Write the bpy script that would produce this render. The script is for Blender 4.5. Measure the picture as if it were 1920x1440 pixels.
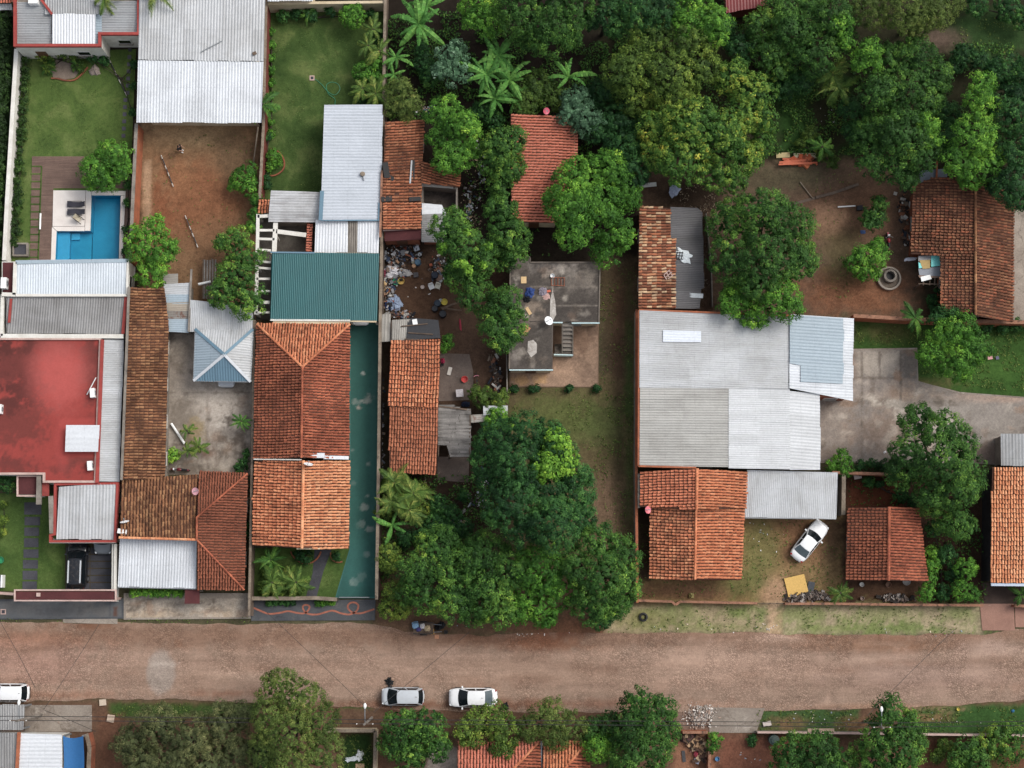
import bpy, math, random
import numpy as np
from mathutils import Vector, Matrix
R = math.radians
for _o in list(bpy.data.objects): bpy.data.objects.remove(_o)
SC = bpy.context.scene
COL = SC.collection
rnd = random.Random(11)

# ------------------------------------------------------------------ camera, sky, sun, exposure
H, TILT, F = 150.0, R(7.5), 3026.0          # drone height, tilt off nadir, focal length in photo pixels
cam_d = bpy.data.cameras.new('camera'); cam = bpy.data.objects.new('camera', cam_d); COL.objects.link(cam)
cam.location = (0, 0, H); cam.rotation_euler = (TILT, 0, 0)
cam_d.sensor_fit = 'HORIZONTAL'; cam_d.angle_x = 2 * math.atan(960 / F)
cam_d.clip_end = 4000; cam_d.clip_start = 1
SC.camera = cam
SUN_AZ, SUN_EL = 62, 50                      # degrees clockwise from the top of the picture, above the horizon
w = bpy.data.worlds.new('World'); SC.world = w; w.use_nodes = True
nt = w.node_tree; nt.nodes.clear()
sky = nt.nodes.new('ShaderNodeTexSky'); sky.sky_type = 'NISHITA'; sky.sun_disc = False
sky.sun_elevation = R(SUN_EL); sky.sun_rotation = R(SUN_AZ); sky.air_density = 1.0; sky.dust_density = 4.0; sky.ozone_density = 1.0
hs = nt.nodes.new('ShaderNodeHueSaturation'); hs.inputs['Saturation'].default_value = 0.35
bg = nt.nodes.new('ShaderNodeBackground'); bg.inputs['Strength'].default_value = 0.15
wo = nt.nodes.new('ShaderNodeOutputWorld')
nt.links.new(sky.outputs[0], hs.inputs['Color']); nt.links.new(hs.outputs[0], bg.inputs[0]); nt.links.new(bg.outputs[0], wo.inputs[0])
sl = bpy.data.lights.new('sun', 'SUN'); so = bpy.data.objects.new('sun', sl); COL.objects.link(so)
sl.energy = 1.2; sl.angle = R(30); sl.color = (1.0, 0.95, 0.87)
so.rotation_euler = (R(90 - SUN_EL), 0, R(180 - SUN_AZ)); so.location = (30, 30, 80)
SC.view_settings.view_transform = 'Standard'; SC.view_settings.look = 'None'
SC.view_settings.exposure = 0.36; SC.view_settings.gamma = 1.0; SC.view_settings.use_curve_mapping = False

# ------------------------------------------------------------------ pixel <-> place
_ct, _st = math.cos(TILT), math.sin(TILT)
def ray(px, py):
    a, b = (px - 960) / F, (720 - py) / F
    return Vector((a, _st + b * _ct, -_ct + b * _st))
def P(px, py, z=0.0):
    d = ray(px, py); s = (z - H) / d.z
    return Vector((d.x * s, d.y * s, z))
def to_px(x, y, z=0.0):
    zz = z - H
    dep = y * _st - zz * _ct; up = y * _ct + zz * _st
    return 960 + F * x / dep, 720 - F * up / dep
SAT = .90
def hexc(h, sat=None):
    h = h.lstrip('#'); o = []
    for i in (0, 2, 4):
        c = int(h[i:i + 2], 16) / 255
        o.append(c / 12.92 if c <= .04045 else ((c + .055) / 1.055) ** 2.4)
    l = .3 * o[0] + .6 * o[1] + .1 * o[2]
    return tuple(l + (c - l) * (sat or SAT) for c in o)
def c4(h, k=1.0):
    c = hexc(h) if isinstance(h, str) else h
    return (c[0] * k, c[1] * k, c[2] * k, 1)

# ------------------------------------------------------------------ materials
MATS = {}
class NT:
    def __init__(s, name):
        s.m = bpy.data.materials.new(name); s.m.use_nodes = True; s.t = s.m.node_tree; s.t.nodes.clear()
    def n(s, typ, **kw):
        nd = s.t.nodes.new('ShaderNode' + typ)
        for k, v in kw.items():
            if k.startswith('_'): setattr(nd, k[1:], v)
            else: s.set(nd.inputs[k.replace('0x', '')] if not k.isdigit() else nd.inputs[int(k)], v)
        return nd
    def set(s, sock, v):
        if hasattr(v, 'is_output'): s.t.links.new(v, sock)
        else: sock.default_value = v
    def mix(s, fac, a, b, mode='MIX'):
        nd = s.t.nodes.new('ShaderNodeMix'); nd.data_type = 'RGBA'; nd.blend_type = mode
        s.set(nd.inputs[0], fac); s.set(nd.inputs[6], a); s.set(nd.inputs[7], b)
        return nd.outputs[2]
    def math(s, op, a, b=0.0, clamp=False):
        nd = s.t.nodes.new('ShaderNodeMath'); nd.operation = op; nd.use_clamp = clamp
        s.set(nd.inputs[0], a); s.set(nd.inputs[1], b); return nd.outputs[0]
    def pos(s):
        return s.n('NewGeometry').outputs['Position']
    def mapping(s, vec, scale):
        nd = s.n('Mapping'); s.set(nd.inputs['Vector'], vec); nd.inputs['Scale'].default_value = scale; return nd.outputs[0]
    def noise(s, vec, scale, detail=6, rough=.6, dist=0.0):
        nd = s.n('TexNoise'); s.set(nd.inputs['Vector'], vec)
        nd.inputs['Scale'].default_value = scale; nd.inputs['Detail'].default_value = detail
        nd.inputs['Roughness'].default_value = rough; nd.inputs['Distortion'].default_value = dist
        return nd.outputs['Fac']
    def ramp(s, fac, stops, interp='LINEAR'):
        nd = s.n('ValToRGB'); s.set(nd.inputs[0], fac); r = nd.color_ramp; r.interpolation = interp
        while len(r.elements) < len(stops): r.elements.new(.5)
        for e, (p, c) in zip(r.elements, stops):
            e.position = p; e.color = c if len(c) == 4 else (*c, 1)
        return nd.outputs[0]
    def rng(s, fac, a, b, lo=0.0, hi=1.0):
        nd = s.n('MapRange'); s.set(nd.inputs[0], fac)
        for i, v in zip((1, 2, 3, 4), (a, b, lo, hi)): nd.inputs[i].default_value = v
        return nd.outputs[0]
    def gray(s, v):
        nd = s.n('CombineColor'); 
        for i in range(3): s.set(nd.inputs[i], v)
        return nd.outputs[0]
    def out(s, col, rough=.85, metal=0.0, bump=None, bstr=.3, bdist=.05, spec=.3, **kw):
        p = s.n('BsdfPrincipled'); s.set(p.inputs['Base Color'], col); s.set(p.inputs['Roughness'], rough); s.set(p.inputs['Metallic'], metal)
        p.inputs['Specular IOR Level'].default_value = spec
        for k, v in kw.items(): s.set(p.inputs[k.replace('_', ' ')], v)
        if bump is not None:
            b = s.n('Bump'); s.set(b.inputs['Height'], bump); b.inputs['Strength'].default_value = bstr; b.inputs['Distance'].default_value = bdist
            s.t.links.new(b.outputs[0], p.inputs['Normal'])
        o = s.n('OutputMaterial'); s.t.links.new(p.outputs[0], o.inputs[0]); s.p = p; s.o = o
        return s.m

def surf(name, col, col2=None, scale=.6, fine=9, famt=.35, rough=.88, bump=.25, stains=(), cracks=None, objr=0.0, streak=None, spec=.25, metal=0.0, lines=None):
    """weathered plain surface: two tones, fine grain, stains [(hex, scale, threshold, amount)], cracks (hex, scale)"""
    if name in MATS: return MATS[name]
    s = NT(name); g = s.pos()
    a = c4(col); b = c4(col2) if col2 else c4(col, .78)
    n1 = s.noise(g, scale, 8, .62, .4)
    c = s.mix(s.rng(n1, .34, .66), a, b)
    n2 = s.noise(g, fine, 5, .7)
    c = s.mix(1.0, c, s.gray(s.rng(n2, .25, .75, 1 - famt, 1 + famt)), 'MULTIPLY')
    if streak:
        n3 = s.noise(s.mapping(g, streak), 1.0, 6, .7)
        c = s.mix(1.0, c, s.gray(s.rng(n3, .3, .7, .72, 1.15)), 'MULTIPLY')
    for (h, sc, th, am) in stains:
        n = s.noise(g, sc, 10, .68, .6)
        c = s.mix(s.rng(n, th, th + .09, 0, am), c, c4(h))
    if cracks:
        v = s.n('TexVoronoi', _feature='DISTANCE_TO_EDGE')
        wv = s.n('VectorMath', _operation='ADD'); s.set(wv.inputs[0], g)
        nn = s.n('TexNoise'); s.set(nn.inputs['Vector'], g); nn.inputs['Scale'].default_value = 1.3; nn.inputs['Detail'].default_value = 6
        s.set(wv.inputs[1], nn.outputs['Color']); s.set(v.inputs['Vector'], wv.outputs[0]); v.inputs['Scale'].default_value = cracks[1]
        c = s.mix(s.rng(v.outputs['Distance'], .0, .016, .45, 0), c, c4(cracks[0]))
    if lines:
        wt = s.n('TexWave', _wave_type='BANDS', _bands_direction=lines[0]); s.set(wt.inputs['Vector'], g)
        wt.inputs['Scale'].default_value = lines[1]; wt.inputs['Distortion'].default_value = .3
        c = s.mix(s.rng(wt.outputs['Fac'], .0, .18, lines[3] if len(lines) > 3 else .7, 0), c, c4(lines[2]))
    if objr:
        oi = s.n('ObjectInfo')
        c = s.mix(1.0, c, s.gray(s.rng(oi.outputs['Random'], 0, 1, 1 - objr, 1 + objr)), 'MULTIPLY')
    MATS[name] = s.out(c, rough, metal, n2, bump, .04, spec)
    return MATS[name]

def tin_mat(name, col, dirt='#6f6a60', rust=.0, dirtamt=.5, objr=.05, rough=.45, metal=.0):
    """two versions of one sheet metal: dirt runs along x or along y, to be picked by the slope"""
    if (name, 0) in MATS: return (MATS[(name, 0)], MATS[(name, 1)])
    for ax in (0, 1):
        s = NT(name); g = s.pos(); c = c4(col)
        n1 = s.noise(g, .35, 7, .6, .5); c = s.mix(s.rng(n1, .42, .75, 0, dirtamt), c, c4(dirt))
        n2 = s.noise(g, 5.0, 6, .75); c = s.mix(1.0, c, s.gray(s.rng(n2, .25, .75, .86, 1.1)), 'MULTIPLY')
        n6 = s.noise(s.mapping(g, (.22, 3.2, 1) if ax == 0 else (3.2, .22, 1)), 1.0, 7, .7); c = s.mix(s.rng(n6, .5, .72, 0, dirtamt * .8), c, c4(dirt, .85))
        n4 = s.noise(g, 2.2, 9, .75, 1.0); c = s.mix(s.rng(n4, .64, .74, 0, dirtamt), c, c4(dirt, .6))
        sx = s.n('SeparateXYZ'); s.set(sx.inputs[0], g); fr = s.math('FRACT', s.math('MULTIPLY', sx.outputs[ax], .72)); ln = s.math('MULTIPLY', s.rng(fr, .0, .06, 1, 0), s.rng(s.noise(g, 3.3, 3, .7), .45, .6, 0, .32)); c = s.mix(ln, c, c4(dirt, .5))
        if rust:
            n3 = s.noise(g, 1.1, 10, .7, .8); c = s.mix(s.rng(n3, .7 - .2 * rust, .8 - .2 * rust, 0, .9), c, c4('#6b3d2a'))
        oi = s.n('ObjectInfo'); c = s.mix(1.0, c, s.gray(s.rng(oi.outputs['Random'], 0, 1, 1 - objr, 1 + objr)), 'MULTIPLY')
        MATS[(name, ax)] = s.out(c, rough, metal, n2, .08, .02, .4)
    return (MATS[(name, 0)], MATS[(name, 1)])

def tile_mat(name, pal, dirt='#3a241c', dth=.52, damt=.7, lich=None, calm=.35, gain=1.0):
    """clay tiles: every tile (mesh island) its own tone, lichen and soot in patches"""
    if name in MATS: return MATS[name]
    s = NT(name); g = s.pos()
    r = s.n('NewGeometry').outputs['Random Per Island']
    k = len(pal); H_ = [hexc(h, .86) for h in pal]; mn = [sum(h[q] for h in H_) / k for q in range(3)]; tan = (.46, .23, .125); pal = [tuple(((h[q] + (mn[q] - h[q]) * calm) * .84 + tan[q] * .16) * 1.14 * gain for q in range(3)) for h in H_]
    c = s.ramp(r, [((i + .5) / k, h) for i, h in enumerate(pal)], 'LINEAR')
    n1 = s.noise(g, .45, 8, .65, .5)
    c = s.mix(s.rng(n1, dth - .12, dth + .14, 0, damt), c, c4(dirt))
    n5 = s.noise(g, 1.7, 8, .7, .8); c = s.mix(s.rng(n5, .56, .70, 0, .7), c, c4(dirt))
    n2 = s.noise(g, 7, 5, .75)
    c = s.mix(1.0, c, s.gray(s.rng(n2, .25, .75, .68, 1.28)), 'MULTIPLY')
    if lich:
        n3 = s.noise(g, 3.0, 8, .75, .7)
        c = s.mix(s.rng(n3, .6, .68, 0, .75), c, c4(lich))
    MATS[name] = s.out(c, .9, 0, n2, .3, .02, .15)
    return MATS[name]

def leaf_mat(name, dark, mid, light, tip=None):
    if name in MATS: return MATS[name]
    s = NT(name)
    at = s.n('Attribute'); at.attribute_name = 'tint'
    lc = lambda h: tuple(1.0 * c for c in hexc(h, .95))
    st = [(0.0, lc(dark)), (.45, lc(mid)), (.85, lc(light)), (1.0, lc(tip or light))]
    c = s.ramp(at.outputs['Fac'], st)
    r = s.n('NewGeometry').outputs['Random Per Island']
    c = s.mix(1.0, c, s.gray(s.rng(r, 0, 1, .72, 1.28)), 'MULTIPLY')
    m = s.out(c, .6, 0, None, spec=.18)
    tr = s.n('BsdfTranslucent'); s.set(tr.inputs[0], c)
    mx = s.n('MixShader'); mx.inputs[0].default_value = .12
    s.t.links.new(s.p.outputs[0], mx.inputs[1]); s.t.links.new(tr.outputs[0], mx.inputs[2]); s.t.links.new(mx.outputs[0], s.o.inputs[0])
    MATS[name] = m; return m

def plain(name, col, rough=.6, metal=0.0, spec=.4, vary=.12, **kw):
    if name in MATS: return MATS[name]
    s = NT(name); n = s.noise(s.pos(), 6, 5, .7)
    c = s.mix(1.0, c4(col), s.gray(s.rng(n, .25, .75, 1 - vary, 1 + vary)), 'MULTIPLY')
    MATS[name] = s.out(c, rough, metal, None, spec=spec, **kw); return MATS[name]

def paint_mat(name, col, rough=.28, metal=.0):
    if name in MATS: return MATS[name]
    s = NT(name); n = s.noise(s.pos(), 3, 6, .7)
    c = s.mix(s.rng(n, .5, .8, 0, .22), c4(col), c4('#8a7a68'))
    MATS[name] = s.out(c, rough, metal, None, spec=.5, Coat_Weight=.5, Coat_Roughness=.12); return MATS[name]

def debris_mat(name, pal):
    if name in MATS: return MATS[name]
    s = NT(name); r = s.n('NewGeometry').outputs['Random Per Island']; k = len(pal)
    c = s.ramp(r, [(i / k, hexc(h)) for i, h in enumerate(pal)], 'CONSTANT')
    n = s.noise(s.pos(), 8, 5, .7)
    c = s.mix(1.0, c, s.gray(s.rng(n, .2, .8, .6, 1.3)), 'MULTIPLY')
    MATS[name] = s.out(c, .75, 0, None, spec=.25); return MATS[name]

# ------------------------------------------------------------------ objects
ORG = {}
def props(o, label=None, cat=None, group=None, kind=None):
    if label: o['label'] = label
    if cat: o['category'] = cat
    if group: o['group'] = group
    if kind: o['kind'] = kind
    return o
def root(name, label, cat, loc, group=None, rz=0.0):
    o = bpy.data.objects.new(name, None); COL.objects.link(o); o.location = loc; o.rotation_euler = (0, 0, rz)
    o.empty_display_size = .3
    ORG[o.name] = Vector(loc)
    return props(o, label, cat, group)
def link(name, me, mat=None, parent=None, kind=None, label=None):
    if isinstance(mat, tuple): mat = mat[0]
    o = bpy.data.objects.new(name, me); COL.objects.link(o)
    if mat and not me.materials: me.materials.append(mat)
    if parent: o.parent = parent; ORG[o.name] = ORG.get(parent.name, Vector())
    else: ORG[o.name] = Vector()
    props(o, label=label, kind=kind)
    return o
class MB:
    def __init__(s): s.v = []; s.f = []
    def add(s, vs, fs):
        k = len(s.v); s.v += [tuple(p) for p in vs]; s.f += [tuple(i + k for i in f) for f in fs]; return s
    def box(s, c, d, rz=0.0, rx=0.0, ry=0.0):
        m = Matrix.Rotation(rz, 3, 'Z') @ Matrix.Rotation(ry, 3, 'Y') @ Matrix.Rotation(rx, 3, 'X'); c = Vector(c)
        vs = [c + m @ Vector((x * d[0] / 2, y * d[1] / 2, z * d[2] / 2)) for z in (-1, 1) for (x, y) in ((-1, -1), (1, -1), (1, 1), (-1, 1))]
        return s.add(vs, [(3, 2, 1, 0), (4, 5, 6, 7), (0, 1, 5, 4), (1, 2, 6, 5), (2, 3, 7, 6), (3, 0, 4, 7)])
    def bar(s, a, b, wd, ht=None):
        a, b = Vector(a), Vector(b); d = b - a; L = d.length
        if L < 1e-6: return s
        q = d.to_track_quat('X', 'Z').to_matrix(); c = (a + b) / 2; ht = ht or wd
        vs = [c + q @ Vector((x * L / 2, y * wd / 2, z * ht / 2)) for z in (-1, 1) for (x, y) in ((-1, -1), (1, -1), (1, 1), (-1, 1))]
        return s.add(vs, [(3, 2, 1, 0), (4, 5, 6, 7), (0, 1, 5, 4), (1, 2, 6, 5), (2, 3, 7, 6), (3, 0, 4, 7)])
    def tube(s, pts, rad, n=6, cap=True):
        pts = [Vector(p) for p in pts]; m = len(pts); rad = rad if isinstance(rad, (list, tuple)) else [rad] * m
        vs = []
        for i, p in enumerate(pts):
            d = (pts[min(i + 1, m - 1)] - pts[max(i - 1, 0)])
            q = d.to_track_quat('Z', 'Y').to_matrix()
            for k in range(n):
                a = 2 * math.pi * k / n; vs.append(p + q @ Vector((math.cos(a) * rad[i], math.sin(a) * rad[i], 0)))
        fs = [(i * n + k, i * n + (k + 1) % n, (i + 1) * n + (k + 1) % n, (i + 1) * n + k) for i in range(m - 1) for k in range(n)]
        if cap: fs += [tuple(range(n))[::-1], tuple((m - 1) * n + k for k in range(n))]
        return s.add(vs, fs)
    def lathe(s, prof, c=(0, 0, 0), n=12, mat=None):
        c = Vector(c); vs = []; m = len(prof)
        for (r, z) in prof:
            for k in range(n):
                a = 2 * math.pi * k / n; p = Vector((r * math.cos(a), r * math.sin(a), z)); vs.append(c + (mat @ p if mat else p))
        fs = [(i * n + k, i * n + (k + 1) % n, (i + 1) * n + (k + 1) % n, (i + 1) * n + k) for i in range(m - 1) for k in range(n)]
        return s.add(vs, fs)
    def prism(s, poly, z0, z1, bottom=False):
        """poly: world (x, y) counter-clockwise or not; z may be a list"""
        n = len(poly); A = sum(poly[i][0] * poly[(i + 1) % n][1] - poly[(i + 1) % n][0] * poly[i][1] for i in range(n))
        if A < 0: poly = poly[::-1]
        vs = [(p[0], p[1], z0) for p in poly] + [(p[0], p[1], z1) for p in poly]
        fs = [(i, (i + 1) % n, n + (i + 1) % n, n + i) for i in range(n)] + [tuple(range(n, 2 * n))]
        if bottom: fs.append(tuple(range(n))[::-1])
        return s.add(vs, fs)
    def grid(s, fn, nu, nv, flip=False):
        vs = [fn(i / nu, j / nv) for j in range(nv + 1) for i in range(nu + 1)]
        fs = []
        for j in range(nv):
            for i in range(nu):
                q = (j * (nu + 1) + i, j * (nu + 1) + i + 1, (j + 1) * (nu + 1) + i + 1, (j + 1) * (nu + 1) + i)
                fs.append(q[::-1] if flip else q)
        return s.add(vs, fs)
    def mesh(s, name, org=(0, 0, 0), smooth=False):
        me = bpy.data.meshes.new(name); o = Vector(org)
        me.from_pydata([(v[0] - o.x, v[1] - o.y, v[2] - o.z) for v in s.v], [], s.f); me.update()
        if smooth: me.polygons.foreach_set('use_smooth', [True] * len(me.polygons))
        return me
    def obj(s, name, mat, parent=None, kind=None, label=None, smooth=False, local=False):
        org = Vector() if (local or not parent) else ORG[parent.name]
        return link(name, s.mesh(name, org, smooth), mat, parent, kind, label)
def np_mesh(name, V, Q, tint=None, col=None, org=(0, 0, 0)):
    me = bpy.data.meshes.new(name); V = np.asarray(V, np.float32) - np.asarray(org, np.float32)
    Q = np.asarray(Q, np.int32); n, k = Q.shape
    me.vertices.add(len(V)); me.vertices.foreach_set('co', V.ravel())
    me.loops.add(n * k); me.loops.foreach_set('vertex_index', Q.ravel())
    me.polygons.add(n); me.polygons.foreach_set('loop_start', np.arange(0, n * k, k, dtype=np.int32)); me.polygons.foreach_set('loop_total', np.full(n, k, np.int32))
    if tint is not None:
        a = me.attributes.new('tint', 'FLOAT', 'FACE'); a.data.foreach_set('value', np.asarray(tint, np.float32))
    if col is not None:
        a = me.attributes.new('Col', 'FLOAT_COLOR', 'POINT'); a.data.foreach_set('color', np.asarray(col, np.float32).ravel())
    me.update(); me.validate(); return me
def solo(name, mb, mat, label, cat, group=None, smooth=False, kind=None):
    """one-mesh thing with its origin at its base"""
    xs = [v[0] for v in mb.v]; ys = [v[1] for v in mb.v]; zs = [v[2] for v in mb.v]
    o = Vector(((min(xs) + max(xs)) / 2, (min(ys) + max(ys)) / 2, min(zs)))
    ob = link(name, mb.mesh(name, o, smooth), mat); ob.location = o; ORG[ob.name] = o
    return props(ob, label, cat, group, kind)
def wpoly(px, z=0.0): return [(lambda p: (p.x, p.y))(P(x, y, z)) for x, y in px]
def rect(x0, y0, x1, y1): return [(x0, y0), (x1, y0), (x1, y1), (x0, y1)]
def slab(name, px, z0, z1, mat, label=None, cat=None, kind='structure', parent=None):
    mb = MB().prism(wpoly(px, z1), z0, z1)
    if parent: return mb.obj(name, mat, parent, label=label)
    if kind == 'structure': return props(mb.obj(name, mat), label, None, None, 'structure')
    return solo(name, mb, mat, label, cat)

# ------------------------------------------------------------------ 2-D noise for painting ground colours
_tab = np.random.default_rng(5).random((256, 256)).astype(np.float32)
def vnoise(x, y):
    xi = np.floor(x).astype(int); yi = np.floor(y).astype(int); fx = x - xi; fy = y - yi
    fx = fx * fx * (3 - 2 * fx); fy = fy * fy * (3 - 2 * fy)
    a = _tab[xi % 256, yi % 256]; b = _tab[(xi + 1) % 256, yi % 256]; c = _tab[xi % 256, (yi + 1) % 256]; d = _tab[(xi + 1) % 256, (yi + 1) % 256]
    return (a * (1 - fx) + b * fx) * (1 - fy) + (c * (1 - fx) + d * fx) * fy
def fbm(x, y, o=4):
    r = 0; a = .5
    for i in range(o): r = r + a * vnoise(x + 17 * i, y + 31 * i); x = x * 2.03; y = y * 2.03; a *= .5
    return r / (1 - .5 ** o)
def sdist(px, py, poly):
    d = np.full(px.shape, 1e9); ins = np.zeros(px.shape, bool); n = len(poly)
    for i in range(n):
        ax, ay = poly[i]; bx, by = poly[(i + 1) % n]; ex, ey = bx - ax, by - ay
        t = np.clip(((px - ax) * ex + (py - ay) * ey) / (ex * ex + ey * ey + 1e-9), 0, 1)
        d = np.minimum(d, np.hypot(px - ax - t * ex, py - ay - t * ey))
        cr = ((ay > py) != (by > py)) & (px < (bx - ax) * (py - ay) / ((by - ay) if by != ay else 1e-9) + ax)
        ins ^= cr
    return np.where(ins, -d, d)
def paint(px, py, base, layers):
    """layers: (polygon px or (cx,cy,rx,ry), colour, softness px, ragged px, amount)"""
    col = np.tile(np.array(hexc(base), np.float32), (px.size, 1))
    nz = fbm(px / 14, py / 14, 5) - .5; nz2 = fbm(px / 60 + 9, py / 60 + 3, 4) - .5; nz3 = fbm(px / 4.5 + 40, py / 4.5 + 11, 4) - .5
    for L in layers:
        shp, c, soft, rag = L[:4]; am = L[4] if len(L) > 4 else 1.0
        if isinstance(shp, tuple): sd = (np.hypot((px - shp[0]) / shp[2], (py - shp[1]) / shp[3]) - 1) * min(shp[2], shp[3])
        else: sd = sdist(px, py, shp)
        sd = sd + rag * (1.9 * nz + 1.4 * nz2 + 1.3 * nz3)
        wgt = np.clip(.5 - sd / (2 * soft), 0, 1); wgt = wgt * wgt * (3 - 2 * wgt) * am
        col = col * (1 - wgt[:, None]) + np.array(hexc(c), np.float32) * wgt[:, None]
    return col
# ------------------------------------------------------------------ materials used below
M_CONC = surf('concrete', '#9c9286', '#81776c', .5, 8, .25, stains=(('#4e4740', .9, .62, .6), ('#a89f92', 1.4, .66, .5)), cracks=('#4a4138', .35))
M_CONC2 = surf('concrete_yard', '#8d8378', '#75695f', .35, 8, .25, stains=(('#5f544a', .8, .58, .65), ('#b0a69b', .7, .58, .6), ('#85634f', .6, .64, .55), ('#4a4038', 2.5, .66, .6)), cracks=('#4b4138', .3))
M_CONCR = surf('concrete_roof', '#5f5751', '#4b443f', .6, 9, .4, stains=(('#2d2926', .8, .5, .7), ('#82776c', 1.6, .6, .6), ('#a39a8e', 3.5, .68, .6)))
M_WHITE = surf('white_render', '#d8d6cf', '#c4c0b6', .8, 8, .1, stains=(('#8c867b', 1.0, .68, .5),))
M_CREAM = surf('cream_render', '#c9b99a', '#b5a486', .8, 8, .12, stains=(('#7c6c55', 1.0, .62, .6),))
M_PINKW = surf('pale_pink_trim', '#c3a79d', '#a98f86', 1.2, 8, .15, stains=(('#6e5f58', 1.5, .62, .6),))
M_GREYW = surf('grey_render', '#8c847b', '#6d665e', .8, 8, .2, stains=(('#3f3a35', 1.0, .58, .7),))
M_SHADEW = surf('shaded_wall', '#2f2d30', '#1f1e20', .8, 8, .3, stains=(('#5a5a5e', 2.5, .66, .7),), streak=(.6, 3, .3))  # shade on a west wall put into a near-black colour
M_BRICK = surf('brick_wall', '#9a5a3e', '#7d4a36', 1.2, 14, .35, stains=(('#5a4436', 1.0, .6, .7), ('#b58c6d', 1.8, .66, .6)))
M_BRICKO = surf('new_brick', '#a9613f', '#8a5239', 1.5, 14, .35, stains=(('#8f7a66', 2.0, .66, .7),))
M_WALLRED = surf('red_wall', '#7a3a30', '#5f2f28', .7, 9, .25, stains=(('#3b2a24', 1.0, .6, .6),))
M_WALLBR = surf('brown_wall', '#6f5f52', '#54483f', .7, 9, .25, stains=(('#3a322c', 1.0, .6, .6), ('#9a8a76', 1.2, .64, .6)))
M_COPE = surf('coping', '#8e8170', '#6b5d50', 1.0, 9, .25, stains=(('#463d35', 1.4, .58, .7),))
M_COPEO = surf('clay_coping', '#9c6f55', '#7b5644', 1.5, 9, .3, stains=(('#4f3f35', 1.5, .54, .8), ('#c9b5a0', 2.5, .7, .7)))
M_REDTRIM = surf('red_paint_trim', '#a0423b', '#8a3833', 1.0, 8, .12, stains=(('#5e2f2b', 1.5, .62, .6),))
M_REDROOF = surf('red_membrane', '#a8453f', '#9a3f3a', .4, 7, .1, bump=.1, stains=(('#5f302c', .16, .5, .8), ('#4a2826', .55, .57, .75), ('#3e2422', 1.6, .63, .7), ('#b8635a', .6, .62, .4)))
M_MAROON = surf('maroon_roof', '#5b2f30', '#4a2628', .5, 8, .15, stains=(('#6e3a38', .7, .6, .5),))
M_DARKP = surf('dark_paving', '#4a4a50', '#3b3b41', .7, 9, .2, stains=(('#2c2a2c', .8, .6, .6), ('#66625e', 1.2, .66, .4)))
M_SIDEW = surf('dark_sidewalk', '#525456', '#43454a', .5, 8, .2, stains=(('#6a655f', .7, .6, .5), ('#333436', 1.0, .62, .5)))
M_GREEND = surf('green_drive', '#3c6a65', '#33605b', .4, 8, .12, bump=.1, stains=(('#9a938b', .5, .62, .9), ('#7f8a85', 2.2, .66, .7), ('#254a48', .5, .6, .4)))
M_DECK = surf('deck_board', '#7b6459', '#6a554c', .8, 10, .2, objr=.06, streak=(.4, 8, 1))
M_POOLT = surf('pool_stone', '#dcd5cf', '#cfc6bf', .7, 8, .07, stains=(('#b8ab9d', .9, .66, .5),))
M_POOL = surf('pool_mosaic', '#2a9fc0', '#2192b4', .6, 14, .12, rough=.4, bump=.05)
M_POOL2 = surf('pool_mosaic_shallow', '#4fb4d8', '#44aad0', .6, 14, .12, rough=.4, bump=.05)
M_REDPAV = surf('red_paving', '#9c7565', '#8a6658', .6, 10, .18, stains=(('#6e5a4e', .8, .62, .5), ('#b59a8b', 1.2, .64, .5)))
M_GLASS = plain('dark_glass', '#10141a', .08, 0, .6, .05)
M_FRAME = plain('window_frame', '#cfcdc6', .5)
M_DOOR = plain('brown_door', '#5c3d29', .6)
M_DECKB = surf('roof_underlay', '#5a3a2c', '#422b22', 1.0, 8, .25)  # dark brown stands for dirt and shade in the pans between tiles
M_STEEL = plain('grey_steel', '#7e8286', .5, .3)
M_WOOD = surf('old_timber', '#6b5a4c', '#4e4239', 1.5, 12, .3)
M_WOODG = surf('grey_plank', '#84807c', '#625e5b', 1.0, 14, .3, objr=.22, streak=(.5, 9, 1))
M_PLASTW = plain('white_plastic', '#dedfdd', .4)
M_BLACK = plain('black_rubber', '#141416', .6, vary=.3)

T_OR = tile_mat('tiles_orange', ['#8a4328', '#b5603a', '#c8764a', '#d18a5e', '#bd6a40', '#a3522f'], '#4d2d20', .60, .6)
T_ORB = tile_mat('tiles_bright_orange', ['#b5653c', '#cf8250', '#dd9766', '#e0a273', '#c97748'], '#6d4029', .64, .45)
T_RED = tile_mat('tiles_red', ['#7b3526', '#9a4630', '#aa5438', '#b5603f', '#8d3f2b'], '#43241b', .55, .65)
T_RED_SHADED = tile_mat('tiles_red_shaded', ['#6d3023', '#85402e', '#95492f', '#9d5436', '#743527'], '#38211a', .53, .7, gain=0.9)  # darker red for west slopes: their shade painted in, plus real lichen
T_BRN = tile_mat('tiles_brown', ['#5f3a26', '#8a5836', '#a56f45', '#b98a5a', '#7a4a2e', '#4a2e22'], '#33221a', .52, .7, gain=0.95)
T_OLD = tile_mat('tiles_mixed_old', ['#6d3c2b', '#9a5034', '#b8683f', '#cfa274', '#d9bd93', '#8a4930', '#7a402b'], '#39241c', .56, .6, calm=.1)
T_BRK = tile_mat('tiles_sooty', ['#4b2b22', '#7a4631', '#8f5a3f', '#a9764f', '#5d372a', '#b8613f'], '#2e1f1a', .5, .75, gain=0.8)
T_NEW = tile_mat('tiles_new_red', ['#b35a45', '#bf6852', '#c8745e', '#b8604a'], '#8a4a3a', .62, .4)
T_HIP = tile_mat('tiles_maroon', ['#6d3527', '#7f402e', '#8a4832', '#964f38'], '#45271e', .56, .5, gain=0.85)

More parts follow.
